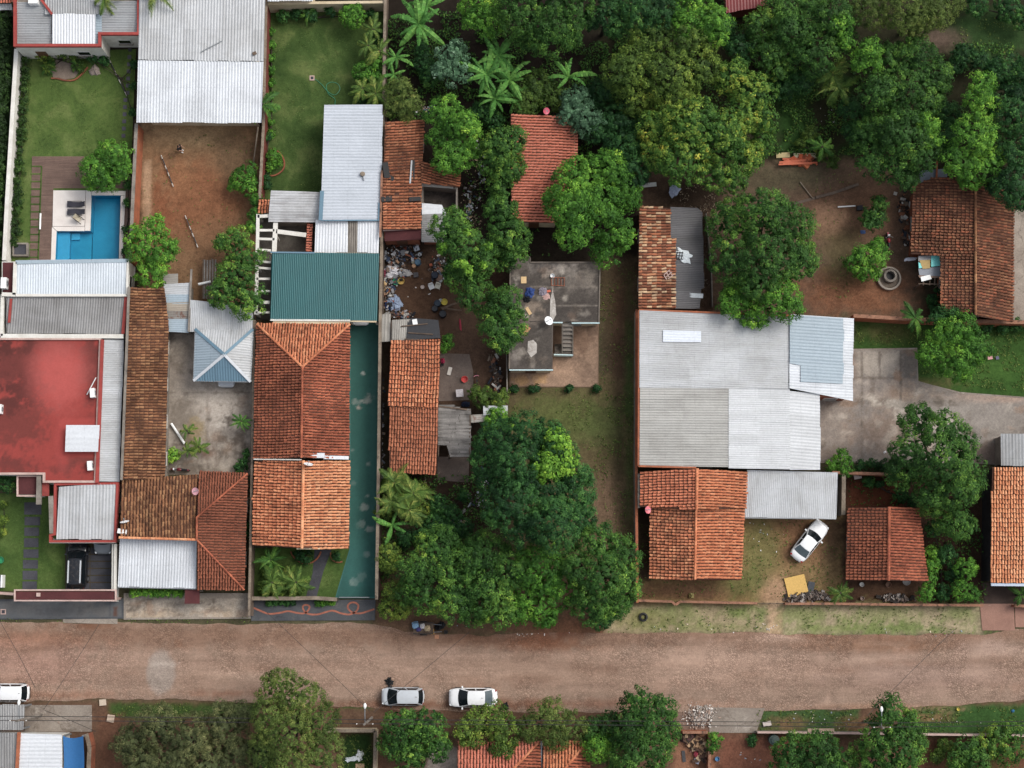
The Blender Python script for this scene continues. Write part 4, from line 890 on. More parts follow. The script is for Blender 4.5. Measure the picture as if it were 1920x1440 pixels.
MB().bar(P(507, 600, 3.02), P(657, 601, 3.02), .16, .12).obj('gutter', M_WHITE, h); MB().bar(P(507, 473, 3.42), P(590, 474, 3.42), .14, .06).obj('ridge_flashing', TIN_BL2, h)
m = MB(); m.bar(P(512, 604, 2.9), P(656, 605, 2.9), .3, .12); m.bar(P(657, 602, 2.98), P(706, 603, 2.98), .16, .1); m.obj('eave_board', M_CREAM, h)
posts(h, [(512, 478), (610, 478), (708, 478), (703, 598), (657, 598), (512, 597)], 3.0, M_WHITE, .18)
MB().bar(P(512, 480, 1.45), P(706, 482, 1.45), .15, 2.9).obj('back_wall', M_CREAM, h)
h = house('hipped_house', 'dark red hipped tile house beside the green driveway', rect(480, 605, 656, 860), 3)
tiles(h, [(482, 607, 2.9), (656, 607, 2.9), (567, 688, 4.4)], T_OR, .26, .38, seed=21)
tiles(h, [(481, 608, 2.9), (567, 688, 4.4), (565, 858, 4.4), (476, 861, 2.9)], T_RED_SHADED, .26, .38, seed=22); tiles(h, [(656, 608, 2.9), (567, 688, 4.4), (565, 858, 4.4), (654, 861, 2.9)], T_RED, .26, .38, seed=23)  # west slope painted darker for shade and lichen, east slope lighter
ridge(h, (482, 608, 2.92), (567, 688, 4.42), T_OR, .12); ridge(h, (656, 608, 2.92), (567, 688, 4.42), T_OR, .12); ridge(h, (567, 688, 4.42), (565, 858, 4.42), T_RED, .12)
walls(h, [(481, 608), (656, 608), (654, 861), (476, 861)], 2.7, M_CREAM, .35)
MB().box(P(585, 854, 4.0), (2.3, .45, .12), 0, 0, .05).obj('flashing', TIN_WW, h); MB().box(P(630, 858, 3.4), (2.3, .32, .12), 0, 0, .25).obj('flashing', TIN_WW, h)
h = house('front_gable_house', 'bright orange gabled tile roof facing the painted sidewalk', rect(475, 862, 656, 1030), 3)
gable(h, (478, 863), (656, 863), (653, 1029), (474, 1022), (569, 864), (566, 1028), 2.7, 4.1, T_OR, T_ORB, M_CREAM, 30)  # shaded west slope gets darker orange tiles than the lit east slope
MB().bar(P(476, 861, 3.0), P(565, 862, 4.3), .1, .08).obj('flashing', M_WHITE, h); MB().bar(P(556, 1029, 3.7), P(600, 1029, 3.5), .1, .25).obj('fascia', M_CREAM, h)

# lot of the rubbish yard
h = house('old_tile_house', 'long old tile roof with missing tiles beside the rubbish yard', rect(722, 225, 796, 455), 3)
tiles(h, [(722, 228, 3.5), (795, 224, 2.9), (792, 320, 2.9), (719, 320, 3.5)], T_OLD if False else tile_mat('tiles_patchy', ['#5f3322', '#95502f', '#ab6440', '#b97a52', '#7a4029', '#a85a38'], '#3a241b', .54, .65), .27, .4, seed=41, gaps=.01, dirn=(1, -.02))
tiles(h, [(719, 320, 3.5), (791, 320, 2.9), (790, 378, 2.9), (716, 378, 3.5)], MATS['tiles_patchy'], .29, .42, seed=42, gaps=.05, dirn=(1, .03)); tiles(h, [(718, 379, 3.45), (790, 379, 2.9), (789, 430, 2.9), (717, 430, 3.45)], T_OR, .27, .4, seed=43, gaps=.01, dirn=(1, 0))
walls(h, [(722, 227), (795, 225), (789, 452), (716, 452)], 2.6, M_BRICK, .2)
flat(h, [(722, 433), (789, 430), (789, 449), (721, 452)], 2.7, M_MAROON); MB().bar(P(718, 432, 2.95), P(790, 428, 2.8), .14, .12).obj('flashing', M_PINKW, h); MB().bar(P(716, 320, 3.5), P(713, 445, 3.45), .2, .14).obj('verge_tiles', M_COPEO, h)
MB().bar(P(772, 301, 3.2), P(769, 344, 3.2), .14, .1).obj('patch_sheet', TIN_LG, h)
for q_, d_, z_ in (((724, 319, 3.6), (.55, 1.5, .03), .15), ((731, 332, 3.5), (.9, .4, .03), -.5), ((725, 373, 3.55), (1.0, .5, .03), .1), ((778, 373, 3.1), (1.1, .4, .03), .1), ((774, 318, 3.15), (.35, 1.8, .03), 0)): MB().box(P(*q_), d_, z_, 0, .12).obj('tarpaulin_patch', M_BLACK, h)
h = house('side_tile_porch', 'short tiled porch roof under the leafy tree by the open room', rect(790, 305, 862, 352), 2.8, 'porch')
tiles(h, [(790, 302, 3.2), (864, 322, 2.6), (862, 351, 2.6), (790, 343, 3.2)], MATS['tiles_patchy'], .27, .4, seed=44, dirn=(1, -.12)); walls(h, [(790, 303), (863, 323), (861, 350), (790, 343)], 2.4, M_BRICK, .2, wins=False)
h = house('roofless_room', 'roofless concrete room with dark floor below the tiled porch', rect(791, 344, 860, 382), 2.0, 'ruin')
parapet(h, [(791, 345), (858, 352), (857, 420), (790, 380)], 0, 1.9, M_GREYW, .15, 'wall'); flat(h, [(792, 346), (857, 353), (856, 418), (791, 380)], .12, M_CONCR, 'floor')
m = MB(); m.bar(P(791, 346, 1.95), P(850, 350, 1.95), .35, .06); m.obj('white_wall_top', M_WHITE, h)
h = house('scrap_lean_to', 'bent grey corrugated lean-to against the old tile house', rect(790, 380, 842, 455), 2.2, 'shed')
tin(h, [(791, 402, 2.3), (835, 400, 2.1), (833, 455, 2.0), (790, 454, 2.2)], TIN_DG, .18, .025, dirn=(1, .0), sheet=1.4); tin(h, [(791, 381, 2.35), (828, 384, 2.2), (836, 400, 2.1), (791, 404, 2.3)], TIN_WW, .4, .015, dirn=(1, 0)); walls(h, rect(791, 384, 832, 453), 1.9, M_BRICK, .15, wins=False)
h = house('tile_row_house', 'narrow two-part orange tile house beside the dark alley', rect(730, 636, 826, 890), 3)
tiles(h, [(733, 638, 2.9), (826, 636, 2.9), (822, 764, 3.7), (727, 761, 3.7)], T_OR, .27, .42, seed=51, dirn=(0, -1)); tiles(h, [(730, 762, 3.65), (822, 762, 3.65), (818, 890, 2.8), (730, 886, 2.8)], T_RED if False else tile_mat('tiles_rust', ['#7d4129', '#9c5335', '#ad6242', '#b86e4a', '#8c492f'], '#4a2a1e', .56, .55), .25, .4, seed=52)
walls(h, [(732, 638), (825, 637), (818, 888), (730, 886)], 2.6, M_BRICK, .25)
h = house('tarp_roof', 'lean-to roof of black tarpaulin and tin weighted with poles', rect(745, 596, 826, 638), 2.5, 'shed')
tin(h, [(735, 600, 2.7), (770, 598, 2.7), (768, 638, 2.6), (734, 638, 2.6)], TIN_OLD, .2, .02, dirn=(0, -1)); MB().prism(wpoly([(764, 603), (772, 596), (822, 600), (826, 634), (762, 637)], 2.72), 2.66, 2.72, True).obj('tarpaulin', plain('black_tarp', '#2b2c30', .5, vary=.4), h)
for a, b in (((752, 612), (802, 607)), ((765, 624), (812, 627)), ((758, 636), (806, 638))): MB().tube([P(*a, 2.78), P(*b, 2.78)], .06, 6).obj('pole', M_WOOD, h)
walls(h, rect(737, 601, 823, 637), 2.4, M_BRICK, .12, wins=False); m = MB(); m.box(P(778, 604, 2.78), (.45, .55, .06), .2); m.obj('board', M_PLASTW, h)
h = house('tin_scrap_roof', 'crumpled strips of old tin beside the tarpaulin roof', rect(711, 588, 735, 642), 2.2, 'shed')
tin(h, [(713, 590, 2.3), (733, 588, 2.3), (732, 640, 2.2), (711, 642, 2.2)], TIN_OLD, .3, .02, sheet=.5, dirn=(.1, -1)); posts(h, [(714, 592), (732, 592), (712, 638), (731, 638)], 2.1, M_WOOD)
h = house('plank_lean_to', 'grey weathered plank roof against the narrow tile house', rect(820, 758, 884, 860), 2.4, 'shed')
r = random.Random(3)
for i in range(27):
    y = 761 + i * 3.6; x1 = 883 if i > 1 else 850 + 12 * i; x1 += r.uniform(-1, 1); x0 = 821 if y < 836 else 838 + (y - 836) * .3
    xm = r.uniform(840, 862)
    for a, b in (((x0, xm), (xm + .8, x1))) if r.random() < .7 else ((x0, x1),):
        z = 2.6 - (a + b - 1640) / 2 * .006 + r.uniform(0, .03)
        MB().bar(P(a, y + r.uniform(-.4, .4), z + .1), P(b, y + r.uniform(-.4, .4), z - .1), .19, .03).obj('plank', M_WOODG, h)
posts(h, [(824, 764), (880, 770), (880, 855), (842, 855)], 2.3, M_WOOD); MB().bar(P(822, 762, 2.62), P(876, 768, 2.42), .14, .08).obj('edge_beam', M_WOOD, h)
m = MB(); 
for a in ((824, 764), (882, 768)): m.bar(P(a[0], a[1], 2.45 if a[0] < 850 else 2.25), P(a[0] - 2, 856, 2.45 if a[0] < 850 else 2.25), .1, .08)
m.obj('rafter', M_WOOD, h)
h = house('shanty_roof', 'small grey metal sheet roof under the thin shrub', rect(905, 760, 953, 778), 2.0, 'shed')
tin(h, [(906, 761, 2.1), (953, 760, 2.0), (953, 777, 1.95), (906, 779, 2.05)], TIN_LG, .2, .02, dirn=(1, 0)); tin(h, [(882, 778, 1.9), (908, 776, 1.9), (912, 790, 1.85), (884, 793, 1.85)], TIN_RUST, .2, .02, dirn=(1, 0)); posts(h, [(908, 763), (951, 762), (951, 776), (886, 790)], 1.85, M_WOOD)

# red roofed house and concrete roof house
h = house('red_tile_house', 'plain new red tile roof half hidden by trees', rect(958, 214, 1084, 418), 3)
tiles(h, [(958, 213, 3.9), (1060, 218, 3.0), (1083, 250, 2.8), (1082, 300, 2.8), (1045, 418, 3.1), (959, 416, 3.9)], T_NEW, .28, .36, seed=61, dirn=(1, -.03), rag=.01)
walls(h, [(959, 216), (1080, 250), (1080, 300), (1042, 416), (960, 414)], 2.8, M_CREAM, .1)
HCR = [(957, 482), (994, 482), (994, 492), (1125, 492), (1123, 604), (1037, 604), (1036, 693), (955, 693)]
h = house('concrete_roof_house', 'house with dark stained concrete roof slab and pale blue edging', HCR, 3.1)
walls(h, HCR, 3.0, M_CREAM, .12); flat(h, HCR, 3.1, M_CONCR, th=.18); 
for a, b in (((955, 694), (1037, 694)), ((1037, 605), (1055, 605)), ((1072, 606), (1124, 606))): MB().bar(P(*a, 3.05), P(*b, 3.05), .1, .24).obj('blue_fascia', plain('pale_blue_paint', '#b5cfd2', .6), h)
for a, b in (((957, 482), (994, 482)), ((994, 483), (994, 492)), ((994, 492), (1125, 492)), ((1125, 492), (1123, 604)), ((957, 482), (955, 692))): MB().bar(P(*a, 3.14), P(*b, 3.14), .12, .12).obj('kerb', surf('roof_kerb', '#786e64', '#5f564e', 1, 9, .2), h)
for i in range(8): 
    z = 2.7 - i * .34; y = 609 + i * 7.6; a, b = P(1055, y, z), P(1073, y, z); MB().box(((a.x + b.x) / 2, a.y, z), (b.x - a.x, .34, .1)).obj('stair_tread', M_GREYW, h)
m = MB(); A, B = P(1054, 606, 2.8), P(1054, 668, .2); m.bar(A, B, .08, .22); A, B = P(1074, 606, 2.8), P(1074, 668, .2); m.bar(A, B, .08, .22); m.obj('stair_stringer', M_GREYW, h)
MB().prism(wpoly(rect(1040, 645, 1073, 664), .5), 0, .5).obj('landing', M_CONCR, h); MB().bar(P(1038, 666, .7), P(1074, 667, .7), .1, .9).obj('landing_wall', MATS['pale_blue_paint'], h)

# big grey metal shed, right of the lane
h = house('metal_shed', 'large shed with patched light grey metal roofs', rect(1198, 583, 1600, 880), 3.6, 'shed')
tin(h, [(1199, 582, 3.9), (1482, 594, 3.5), (1479, 729, 3.5), (1199, 727, 3.9)], TIN_LG, .2, .022, dirn=(1, -.02), sheet=1.0, seed=3, rows=3)
tin(h, [(1200, 727, 3.85), (1368, 728, 3.6), (1368, 876, 3.6), (1199, 873, 3.85)], tin_mat('tin_fibre', '#a7a6a2', '#7b7871', 0, .5, .07), .24, .05, dirn=(1, 0), seed=4, rows=2); tin(h, [(1366, 727, 3.62), (1481, 727, 3.4), (1482, 880, 3.4), (1366, 878, 3.62)], tin_mat('tin_pale', '#bfc2c5', '#9a9b9c', 0, .3, .06), .2, .022, dirn=(1, 0), rows=2)
tin(h, [(1479, 733, 3.35), (1538, 738, 3.2), (1538, 881, 3.2), (1481, 881, 3.35)], tin_mat('tin_pale', '#bfc2c5'), .3, .02, dirn=(1, 0)); tin(h, [(1480, 589, 3.6), (1600, 597, 3.2), (1599, 752, 3.2), (1480, 728, 3.6)], TIN_W, .26, .025, dirn=(1, 0))
tin(h, [(1481, 590, 3.66), (1582, 597, 3.32), (1581, 720, 3.32), (1501, 716, 3.6), (1501, 684, 3.6), (1481, 682, 3.66)], TIN_BLUE, .3, .03, dirn=(1, 0), lift=.01)
tin(h, [(1243, 619, 3.9), (1314, 621, 3.8), (1314, 642, 3.8), (1243, 641, 3.9)], TIN_SKY, .25, .02, dirn=(1, 0), lift=.05, name='skylight', sheet=2)
walls(h, [(1200, 584), (1480, 594), (1596, 600), (1596, 748), (1536, 748), (1536, 878), (1200, 874)], 3.1, M_BRICK, .2)
for a, b in (((1198, 581), (1300, 585)), ((1300, 585), (1482, 592)), ((1198, 582), (1197, 874)), ((1197, 874), (1305, 877))): MB().bar(P(*a, 3.75), P(*b, 3.75), .16, .25).obj('brick_verge', M_BRICKO, h)
h = house('tile_shed', 'old mottled tile roof strip beside the charcoal lean-to', rect(1198, 386, 1266, 578), 3)
tiles(h, [(1199, 385, 3.5), (1256, 390, 3.0), (1257, 445, 3.0), (1267, 448, 2.95), (1266, 579, 2.95), (1197, 578, 3.5)], T_OLD, .28, .46, seed=71, gaps=.01, dirn=(1, 0)); walls(h, [(1199, 387), (1256, 391), (1257, 445), (1266, 448), (1265, 577), (1198, 576)], 2.7, M_BRICK, .15)
h = house('charcoal_lean_to', 'charcoal corrugated lean-to roof beside the mottled tiles', rect(1258, 388, 1322, 578), 2.6, 'shed')
tin(h, [(1257, 388, 2.85), (1308, 390, 2.5), (1317, 398, 2.5), (1320, 540, 2.5), (1314, 542, 2.5), (1312, 579, 2.5), (1266, 579, 2.85), (1266, 450, 2.85), (1257, 446, 2.85)], TIN_CH, .17, .02, dirn=(1, -.01), sheet=.9); walls(h, [(1258, 390), (1306, 391), (1318, 400), (1318, 540), (1312, 577), (1266, 577)], 2.3, M_GREYW, .12, wins=False)
h = house('orange_twin_house', 'orange gabled tile house attached below the grey metal shed', rect(1200, 880, 1402, 1086), 3)
gable(h, (1201, 884), (1401, 884), (1398, 953), (1200, 950), (1307, 879), (1306, 955), 2.9, 4.1, tile_mat('tiles_terracotta_shaded', ['#9a4c33', '#b5603f', '#c26c4a', '#cc7b57', '#a8563a'], '#5a3122', .6, .55), tile_mat('tiles_terracotta', ['#a9552f', '#c26a3f', '#cf7a4c', '#d98d60', '#b45f38'], '#5f3523', .6, .5), M_CREAM, 80, wins=False)  # west slope: redder, darker tile copy with the shade painted in
tiles(h, [(1219, 950, 2.6), (1305, 953, 3.8), (1303, 1086, 3.8), (1218, 1085, 2.6)], T_OLD if False else tile_mat('tiles_dotty', ['#6b3a26', '#a5583a', '#bb6c46', '#cc8a5e', '#8a4930', '#c0693f'], '#3a241b', .56, .6), .28, .36, seed=83); tiles(h, [(1395, 954, 2.6), (1305, 953, 3.8), (1303, 1086, 3.8), (1390, 1086, 2.6)], MATS['tiles_terracotta'], .28, .36, seed=84)  # darker west tiles carry that slope's shade in their colour
ridge(h, (1305, 953, 3.82), (1303, 1086, 3.82), MATS['tiles_terracotta'], .12); walls(h, [(1219, 951), (1394, 954), (1389, 1084), (1219, 1084)], 2.4, M_CREAM, .3); MB().bar(P(1198, 888, 2.6), P(1198, 952, 2.6), .22, .2).obj('wall_top', M_GREYW, h); MB().bar(P(1240, 1087, 2.5), P(1388, 1087, 2.5), .08, .12).obj('fascia', M_WALLRED, h)
h = house('grey_carport', 'pale grey metal carport roof next to the tilted white car', rect(1396, 881, 1570, 972), 2.6, 'carport')
tin(h, [(1401, 881, 2.9), (1571, 886, 2.9), (1568, 973, 2.55), (1396, 970, 2.55)], TIN_LG, .17, .02, dirn=(0, -1), sheet=1.0); posts(h, [(1400, 966), (1484, 968), (1564, 969), (1567, 890)], 2.45)
MB().bar(P(1396, 971, 2.48), P(1567, 973, 2.48), .08, .12).obj('beam', M_STEEL, h); MB().bar(P(1401, 882, 2.8), P(1570, 887, 2.8), .08, .12).obj('beam', M_STEEL, h)
h = house('sooty_gable_house', 'wide sooty brown gabled tile house beside the round planter', rect(1712, 330, 1902, 602), 3)
tiles(h, [(1712, 348, 2.8), (1752, 332, 3.2), (1829, 333, 4.2), (1829, 588, 4.2), (1764, 584, 3.2), (1764, 478, 3.2), (1708, 476, 2.8)], T_BRK, .28, .37, seed=91, dirn=(-1, 0)); tiles(h, [(1829, 333, 4.2), (1882, 356, 3.4), (1901, 385, 3.0), (1899, 604, 3.0), (1829, 592, 4.2)], T_BRK, .28, .37, seed=92, dirn=(1, 0)); tiles(h, [(1762, 430, 3.25), (1764, 584, 3.2), (1768, 584, 3.25), (1768, 430, 3.3)], T_BRK, .28, .37, seed=93, dirn=(-1, 0), under=False)
ridge(h, (1829, 333, 4.24), (1829, 590, 4.24), T_BRN, .13); walls(h, [(1714, 350), (1898, 387), (1896, 600), (1766, 582), (1766, 480), (1711, 474)], 2.6, M_BRICK, .25)
h = house('patchwork_roof', 'turquoise and yellow patchwork lean-to beside the sooty tile house', rect(1720, 478, 1768, 540), 2.4, 'shed')
for q, mm, z in (([(1746, 479), (1768, 479), (1767, 498), (1746, 500)], plain('turquoise_sheet', '#6fcfcb', .6), 2.62), ([(1722, 480), (1747, 479), (1746, 488), (1722, 490)], plain('grey_board', '#8c8b8c', .7), 2.56), ([(1724, 488), (1744, 487), (1744, 503), (1730, 504)], plain('ochre_board', '#a48a52', .7), 2.6), ([(1722, 492), (1731, 494), (1730, 502), (1723, 503)], MATS['turquoise_sheet'], 2.58), ([(1722, 504), (1767, 499), (1766, 518), (1724, 516)], plain('slate_board', '#7c8189', .6), 2.5), ([(1722, 516), (1766, 518), (1765, 521), (1724, 521)], plain('brown_board', '#7d6657', .7), 2.48), ([(1726, 519), (1744, 515), (1747, 523), (1728, 528)], M_PLASTW, 2.56)):
    MB().prism(wpoly(q, z), z - .03, z, True).obj('panel', mm, h)
for x in (1731, 1743, 1752, 1760): MB().bar(P(x + 1, 520, 2.4), P(x, 535, 2.35), .08, .08).obj('rafter', M_WOOD, h)
MB().bar(P(1722, 532, 2.36), P(1763, 533, 2.36), .08, .08).obj('rafter', M_WOOD, h); posts(h, [(1724, 482), (1724, 533), (1762, 533), (1764, 482)], 2.35, M_WOOD, .1)
h = house('blue_block', 'small pale blue block behind the sooty tile house under trees', rect(1722, 318, 1778, 340), 2.6, 'shed')
flat(h, [(1724, 320), (1775, 316), (1776, 334), (1726, 344)], 2.4, plain('blue_slab', '#6f7a88', .7)); walls(h, [(1725, 321), (1774, 317), (1775, 333), (1727, 343)], 2.3, M_GREYW, .05, wins=False); MB().bar(P(1757, 296, 2.6), P(1756, 336, 2.6), .16, .14).obj('orange_beam', M_BRICKO, h)
h = house('small_tile_house', 'small square gabled tile house beside the tilted white car', rect(1588, 950, 1742, 1090), 2.8)
gable(h, (1590, 952), (1722, 952), (1740, 1090), (1587, 1088), (1667, 951), (1666, 1088), 2.5, 3.6, T_RED_SHADED, T_RED, M_BRICK, 95, .27, .36)  # west tiles a darker red, painting the shaded side of the ridge
h = house('striped_tile_house', 'pale orange tile house with shade-dark side wall at the picture edge', rect(1860, 875, 2060, 1095), 3.4)
tiles(h, [(1861, 876, 4.2), (2060, 876, 4.2), (2060, 1094, 3.3), (1857, 1092, 3.3)], T_ORB, .26, .42, seed=97, dirn=(0, -1)); walls(h, [(1860, 878), (2060, 878), (2060, 1092), (1858, 1090)], 3.2, M_SHADEW, .05, wins=False)
MB().bar(P(1858, 1096, 3.2), P(2060, 1098, 3.2), .25, .2).obj('gutter', plain('blue_white_gutter', '#a9b6c9', .5), h)
h = house('edge_tin_roof', 'grey metal roof at the picture edge above the striped tiles', rect(1876, 813, 2060, 873), 2.6, 'shed')
tin(h, [(1876, 813, 2.9), (2060, 814, 2.9), (2060, 874, 2.6), (1877, 873, 2.6)], TIN_G, .3, .02, dirn=(0, -1), sheet=1.1); walls(h, rect(1878, 815, 2060, 872), 2.5, M_GREYW, .1, wins=False)
# south side
h = house('corner_awning', 'grey tin awning beside the parked white hatchback', rect(-60, 1320, 47, 1370), 2.6, 'awning')
tin(h, [(-60, 1321, 2.5), (47, 1321, 2.5), (44, 1369, 2.8), (-60, 1369, 2.8)], TIN_DG, .22, .03, dirn=(0, 1)); posts(h, [(43, 1324), (-50, 1324), (41, 1366)], 2.4)
h = house('corner_house', 'corner house with dark grey and bright white ribbed roofs', rect(-60, 1372, 118, 1480), 3)
tin(h, [(-60, 1374, 3.2), (34, 1374, 3.2), (30, 1480, 3.0), (-60, 1480, 3.0)], TIN_DG, .24, .035, dirn=(0, -1)); tin(h, [(39, 1375, 3.2), (117, 1377, 3.0), (117, 1480, 3.0), (32, 1480, 3.2)], TIN_WW, .34, .03, dirn=(1, 0)); walls(h, [(-60, 1374), (117, 1376), (117, 1480), (-60, 1480)], 2.8, M_WHITE, .1)
MB().bar(P(36, 1373, 3.3), P(30, 1480, 3.3), .28, .25).obj('brick_verge', M_BRICKO, h)
h = house('blue_canopy', 'stretched blue fabric canopy beside the bright white roof', rect(118, 1378, 156, 1480), 2.5, 'canopy')
MB().grid(lambda u, v: P(118 + 38 * u + 2 * math.sin(v * 3), 1380 + 100 * v + 4 * math.sin(math.pi * u) * (1 - v), 2.6 - .25 * math.sin(math.pi * u)), 10, 10).obj('fabric', plain('blue_fabric', '#1f5f96', .8, vary=.15), h, smooth=True); posts(h, [(155, 1380), (119, 1380), (154, 1470)], 2.45)
bwall('brown brick side wall behind the blue canopy', [(162, 1376), (168, 1400), (165, 1475)], 1.6, .3, M_BRICK, M_COPE)
h = house('street_tile_house', 'hipped red tile roof partly under trees across the street', rect(858, 1386, 1108, 1490), 3)
tiles(h, [(858, 1390, 2.9), (1012, 1390, 2.9), (967, 1440, 3.9), (900, 1480, 3.9), (858, 1480, 3.9)], T_NEW, .28, .4, seed=101, dirn=(0, 1)); tiles(h, [(1018, 1390, 2.9), (1100, 1390, 2.9), (1060, 1440, 3.9), (1018, 1480, 3.9)], T_OR, .28, .4, seed=102, dirn=(0, 1)); tiles(h, [(1100, 1390, 2.9), (1112, 1480, 2.9), (1030, 1480, 4.0), (1060, 1440, 3.9)], T_RED, .28, .4, seed=103, dirn=(1, 0)); tiles(h, [(1012, 1392, 2.95), (1014, 1480, 2.95), (905, 1480, 4.0), (967, 1440, 3.9)], T_RED, .28, .4, seed=104, dirn=(1, 0))
ridge(h, (1010, 1392, 2.95), (930, 1475, 4.0), T_OR, .13); ridge(h, (1100, 1392, 2.95), (1035, 1470, 4.0), T_OR, .13); walls(h, [(860, 1393), (1098, 1393), (1105, 1480), (860, 1480)], 2.7, M_CREAM, .25)
MB().bar(P(1015, 1390, 3.0), P(1016, 1480, 3.0), .12, .1).obj('valley_gutter', M_STEEL, h)
h = house('red_shed', 'dark red painted shed roof glimpsed between treetops', rect(1360, -60, 1450, 12), 3, 'shed')
tin(h, [(1358, -60, 3.3), (1452, -60, 3.3), (1440, 10, 3.0), (1362, 24, 3.0)], tin_mat('tin_red', '#7d2626', '#5e1f1f', 0, .4), .3, .02, dirn=(0, -1)); walls(h, [(1360, -58), (1448, -58), (1438, 8), (1364, 20)], 2.8, M_WALLRED, .1, wins=False)
h = house('backyard_shed', 'grey shed roof beyond the cream wall and bananas', rect(502, -60, 590, 2), 3, 'shed')
tin(h, [(502, -60, 3.2), (588, -60, 3.2), (587, 2, 3.0), (502, 2, 3.0)], TIN_W, .25, .03, dirn=(0, -1)); walls(h, rect(503, -60, 586, 1), 2.8, M_CREAM, .1, wins=False)

# stained top coats
def PR(n): return bpy.data.objects[n]
def BL(x0, y0, x1, y1, n, seed):
    q = random.Random(seed); return [((q.uniform(x0, x1), q.uniform(y0, y1), q.uniform(2, 14), q.uniform(2, 9)), q.choice(['#5a5047', '#4f463d', '#6d6156', '#b3a99c', '#c0b6a8', '#8a705c']), 4, 9, q.uniform(.25, .6)) for _ in range(n)]
painted('roof_coating', [[(-60, 638), (186, 638), (183, 740), (-60, 740)], [(-60, 740), (183, 740), (178, 886), (-60, 886)], [(84, 886), (178, 886), (177, 901), (84, 901)]], 3.208, '#8f3933',
    [((15, 690, 60, 55), '#5f302c', 22, 42, .85), ((60, 652, 110, 14), '#6a332e', 14, 20, .8), ((25, 790, 55, 50), '#64322d', 20, 44, .75), ((40, 730, 40, 30), '#552a27', 14, 40, .7), ((172, 690, 16, 50), '#5e302c', 14, 18, .8), ((150, 860, 34, 12), '#6a3530', 10, 14, .7), ((130, 845, 8, 26), '#6d3833', 8, 12, .7), ((30, 872, 80, 12), '#5f302c', 10, 18, .75), ((118, 835, 16, 40), '#a0423d', 6, 6, .6), (rect(112, 786, 186, 856), '#a3433d', 5, 3, .7), ((110, 700, 50, 60), '#b85650', 30, 14, .6), ((10, 650, 30, 14), '#4a2724', 10, 20, .7)], PR('flat_roof_house'), stain_mat('stained_smooth', .06))
painted('roof_screed', [[(958, 484), (993, 484), (993, 604), (957, 604)], [(993, 494), (1123, 494), (1121.5, 602), (993, 602)], [(957, 604), (1035, 604), (1034, 691), (956, 691)]], 3.108, '#4a443f',
    [((1080, 530, 40, 20), '#6d655d', 16, 24, .8), ((975, 500, 30, 14), '#6a625a', 12, 18, .7), ((1000, 640, 30, 40), '#4a443f', 16, 20, .8), ((1090, 580, 40, 18), '#403a36', 14, 18, .8), ((1020, 500, 24, 8), '#77706a', 8, 14, .6), (rect(994, 537, 1122, 539.5), '#8a7f74', 2, 2, .6), (rect(1036, 572, 1120, 574), '#93897e', 2, 2, .6), (rect(1035, 520, 1037, 600), '#a49b90', 2, 2, .7), ((1000, 575, 16, 10), '#8a7a6b', 6, 10, .7), ((995, 600, 22, 8), '#7d7065', 8, 12, .6), ((1110, 500, 14, 30), '#7b7166', 8, 16, .6), ((965, 670, 10, 14), '#78706a', 6, 10, .5), ((1010, 680, 30, 6), '#3b3632', 6, 8, .7), ((1060, 510, 18, 10), '#8a8178', 6, 14, .5)] + [(a, b, c, d, e * .8) for a, b, c, d, e in BL(957, 484, 1122, 690, 50, 8)], PR('concrete_roof_house'), stain_mat('stained_rough', .22))
painted('courtyard_screed', [[(310, 618), (476, 618), (468, 888), (307, 888)]], .058, '#988d81',
    [((335, 680, 24, 60), '#7a6f64', 18, 26, .75), ((345, 790, 30, 50), '#6f655a', 18, 24, .8), ((410, 760, 40, 40), '#b3a99e', 24, 20, .7), ((440, 700, 24, 40), '#756a5e', 14, 24, .7), ((380, 700, 40, 30), '#aba095', 20, 20, .6), ((400, 850, 60, 25), '#8a7f74', 20, 20, .6), ((455, 840, 14, 60), '#5c5046', 12, 16, .8), ((365, 810, 16, 24), '#8d7a58', 10, 14, .8), ((385, 848, 14, 10), '#6a4a3a', 8, 8, .8), (rect(315, 734, 470, 738), '#6f6459', 2, 4, .7), (rect(310, 832, 440, 834), '#6a5f55', 2, 4, .7), (rect(387, 640, 391, 880), '#75695e', 2, 4, .6), ((345, 878, 50, 14), '#4f463e', 12, 12, .8), ((320, 640, 12, 30), '#5a5048', 8, 14, .7), ((430, 790, 20, 14), '#c0b6aa', 8, 14, .6), ((420, 840, 6, 40), '#5f544a', 3, 14, .6), ((435, 775, 3, 40), '#5f544a', 3, 12, .5)] + BL(310, 620, 470, 885, 60, 5), None, stain_mat('stained_yard', .17))
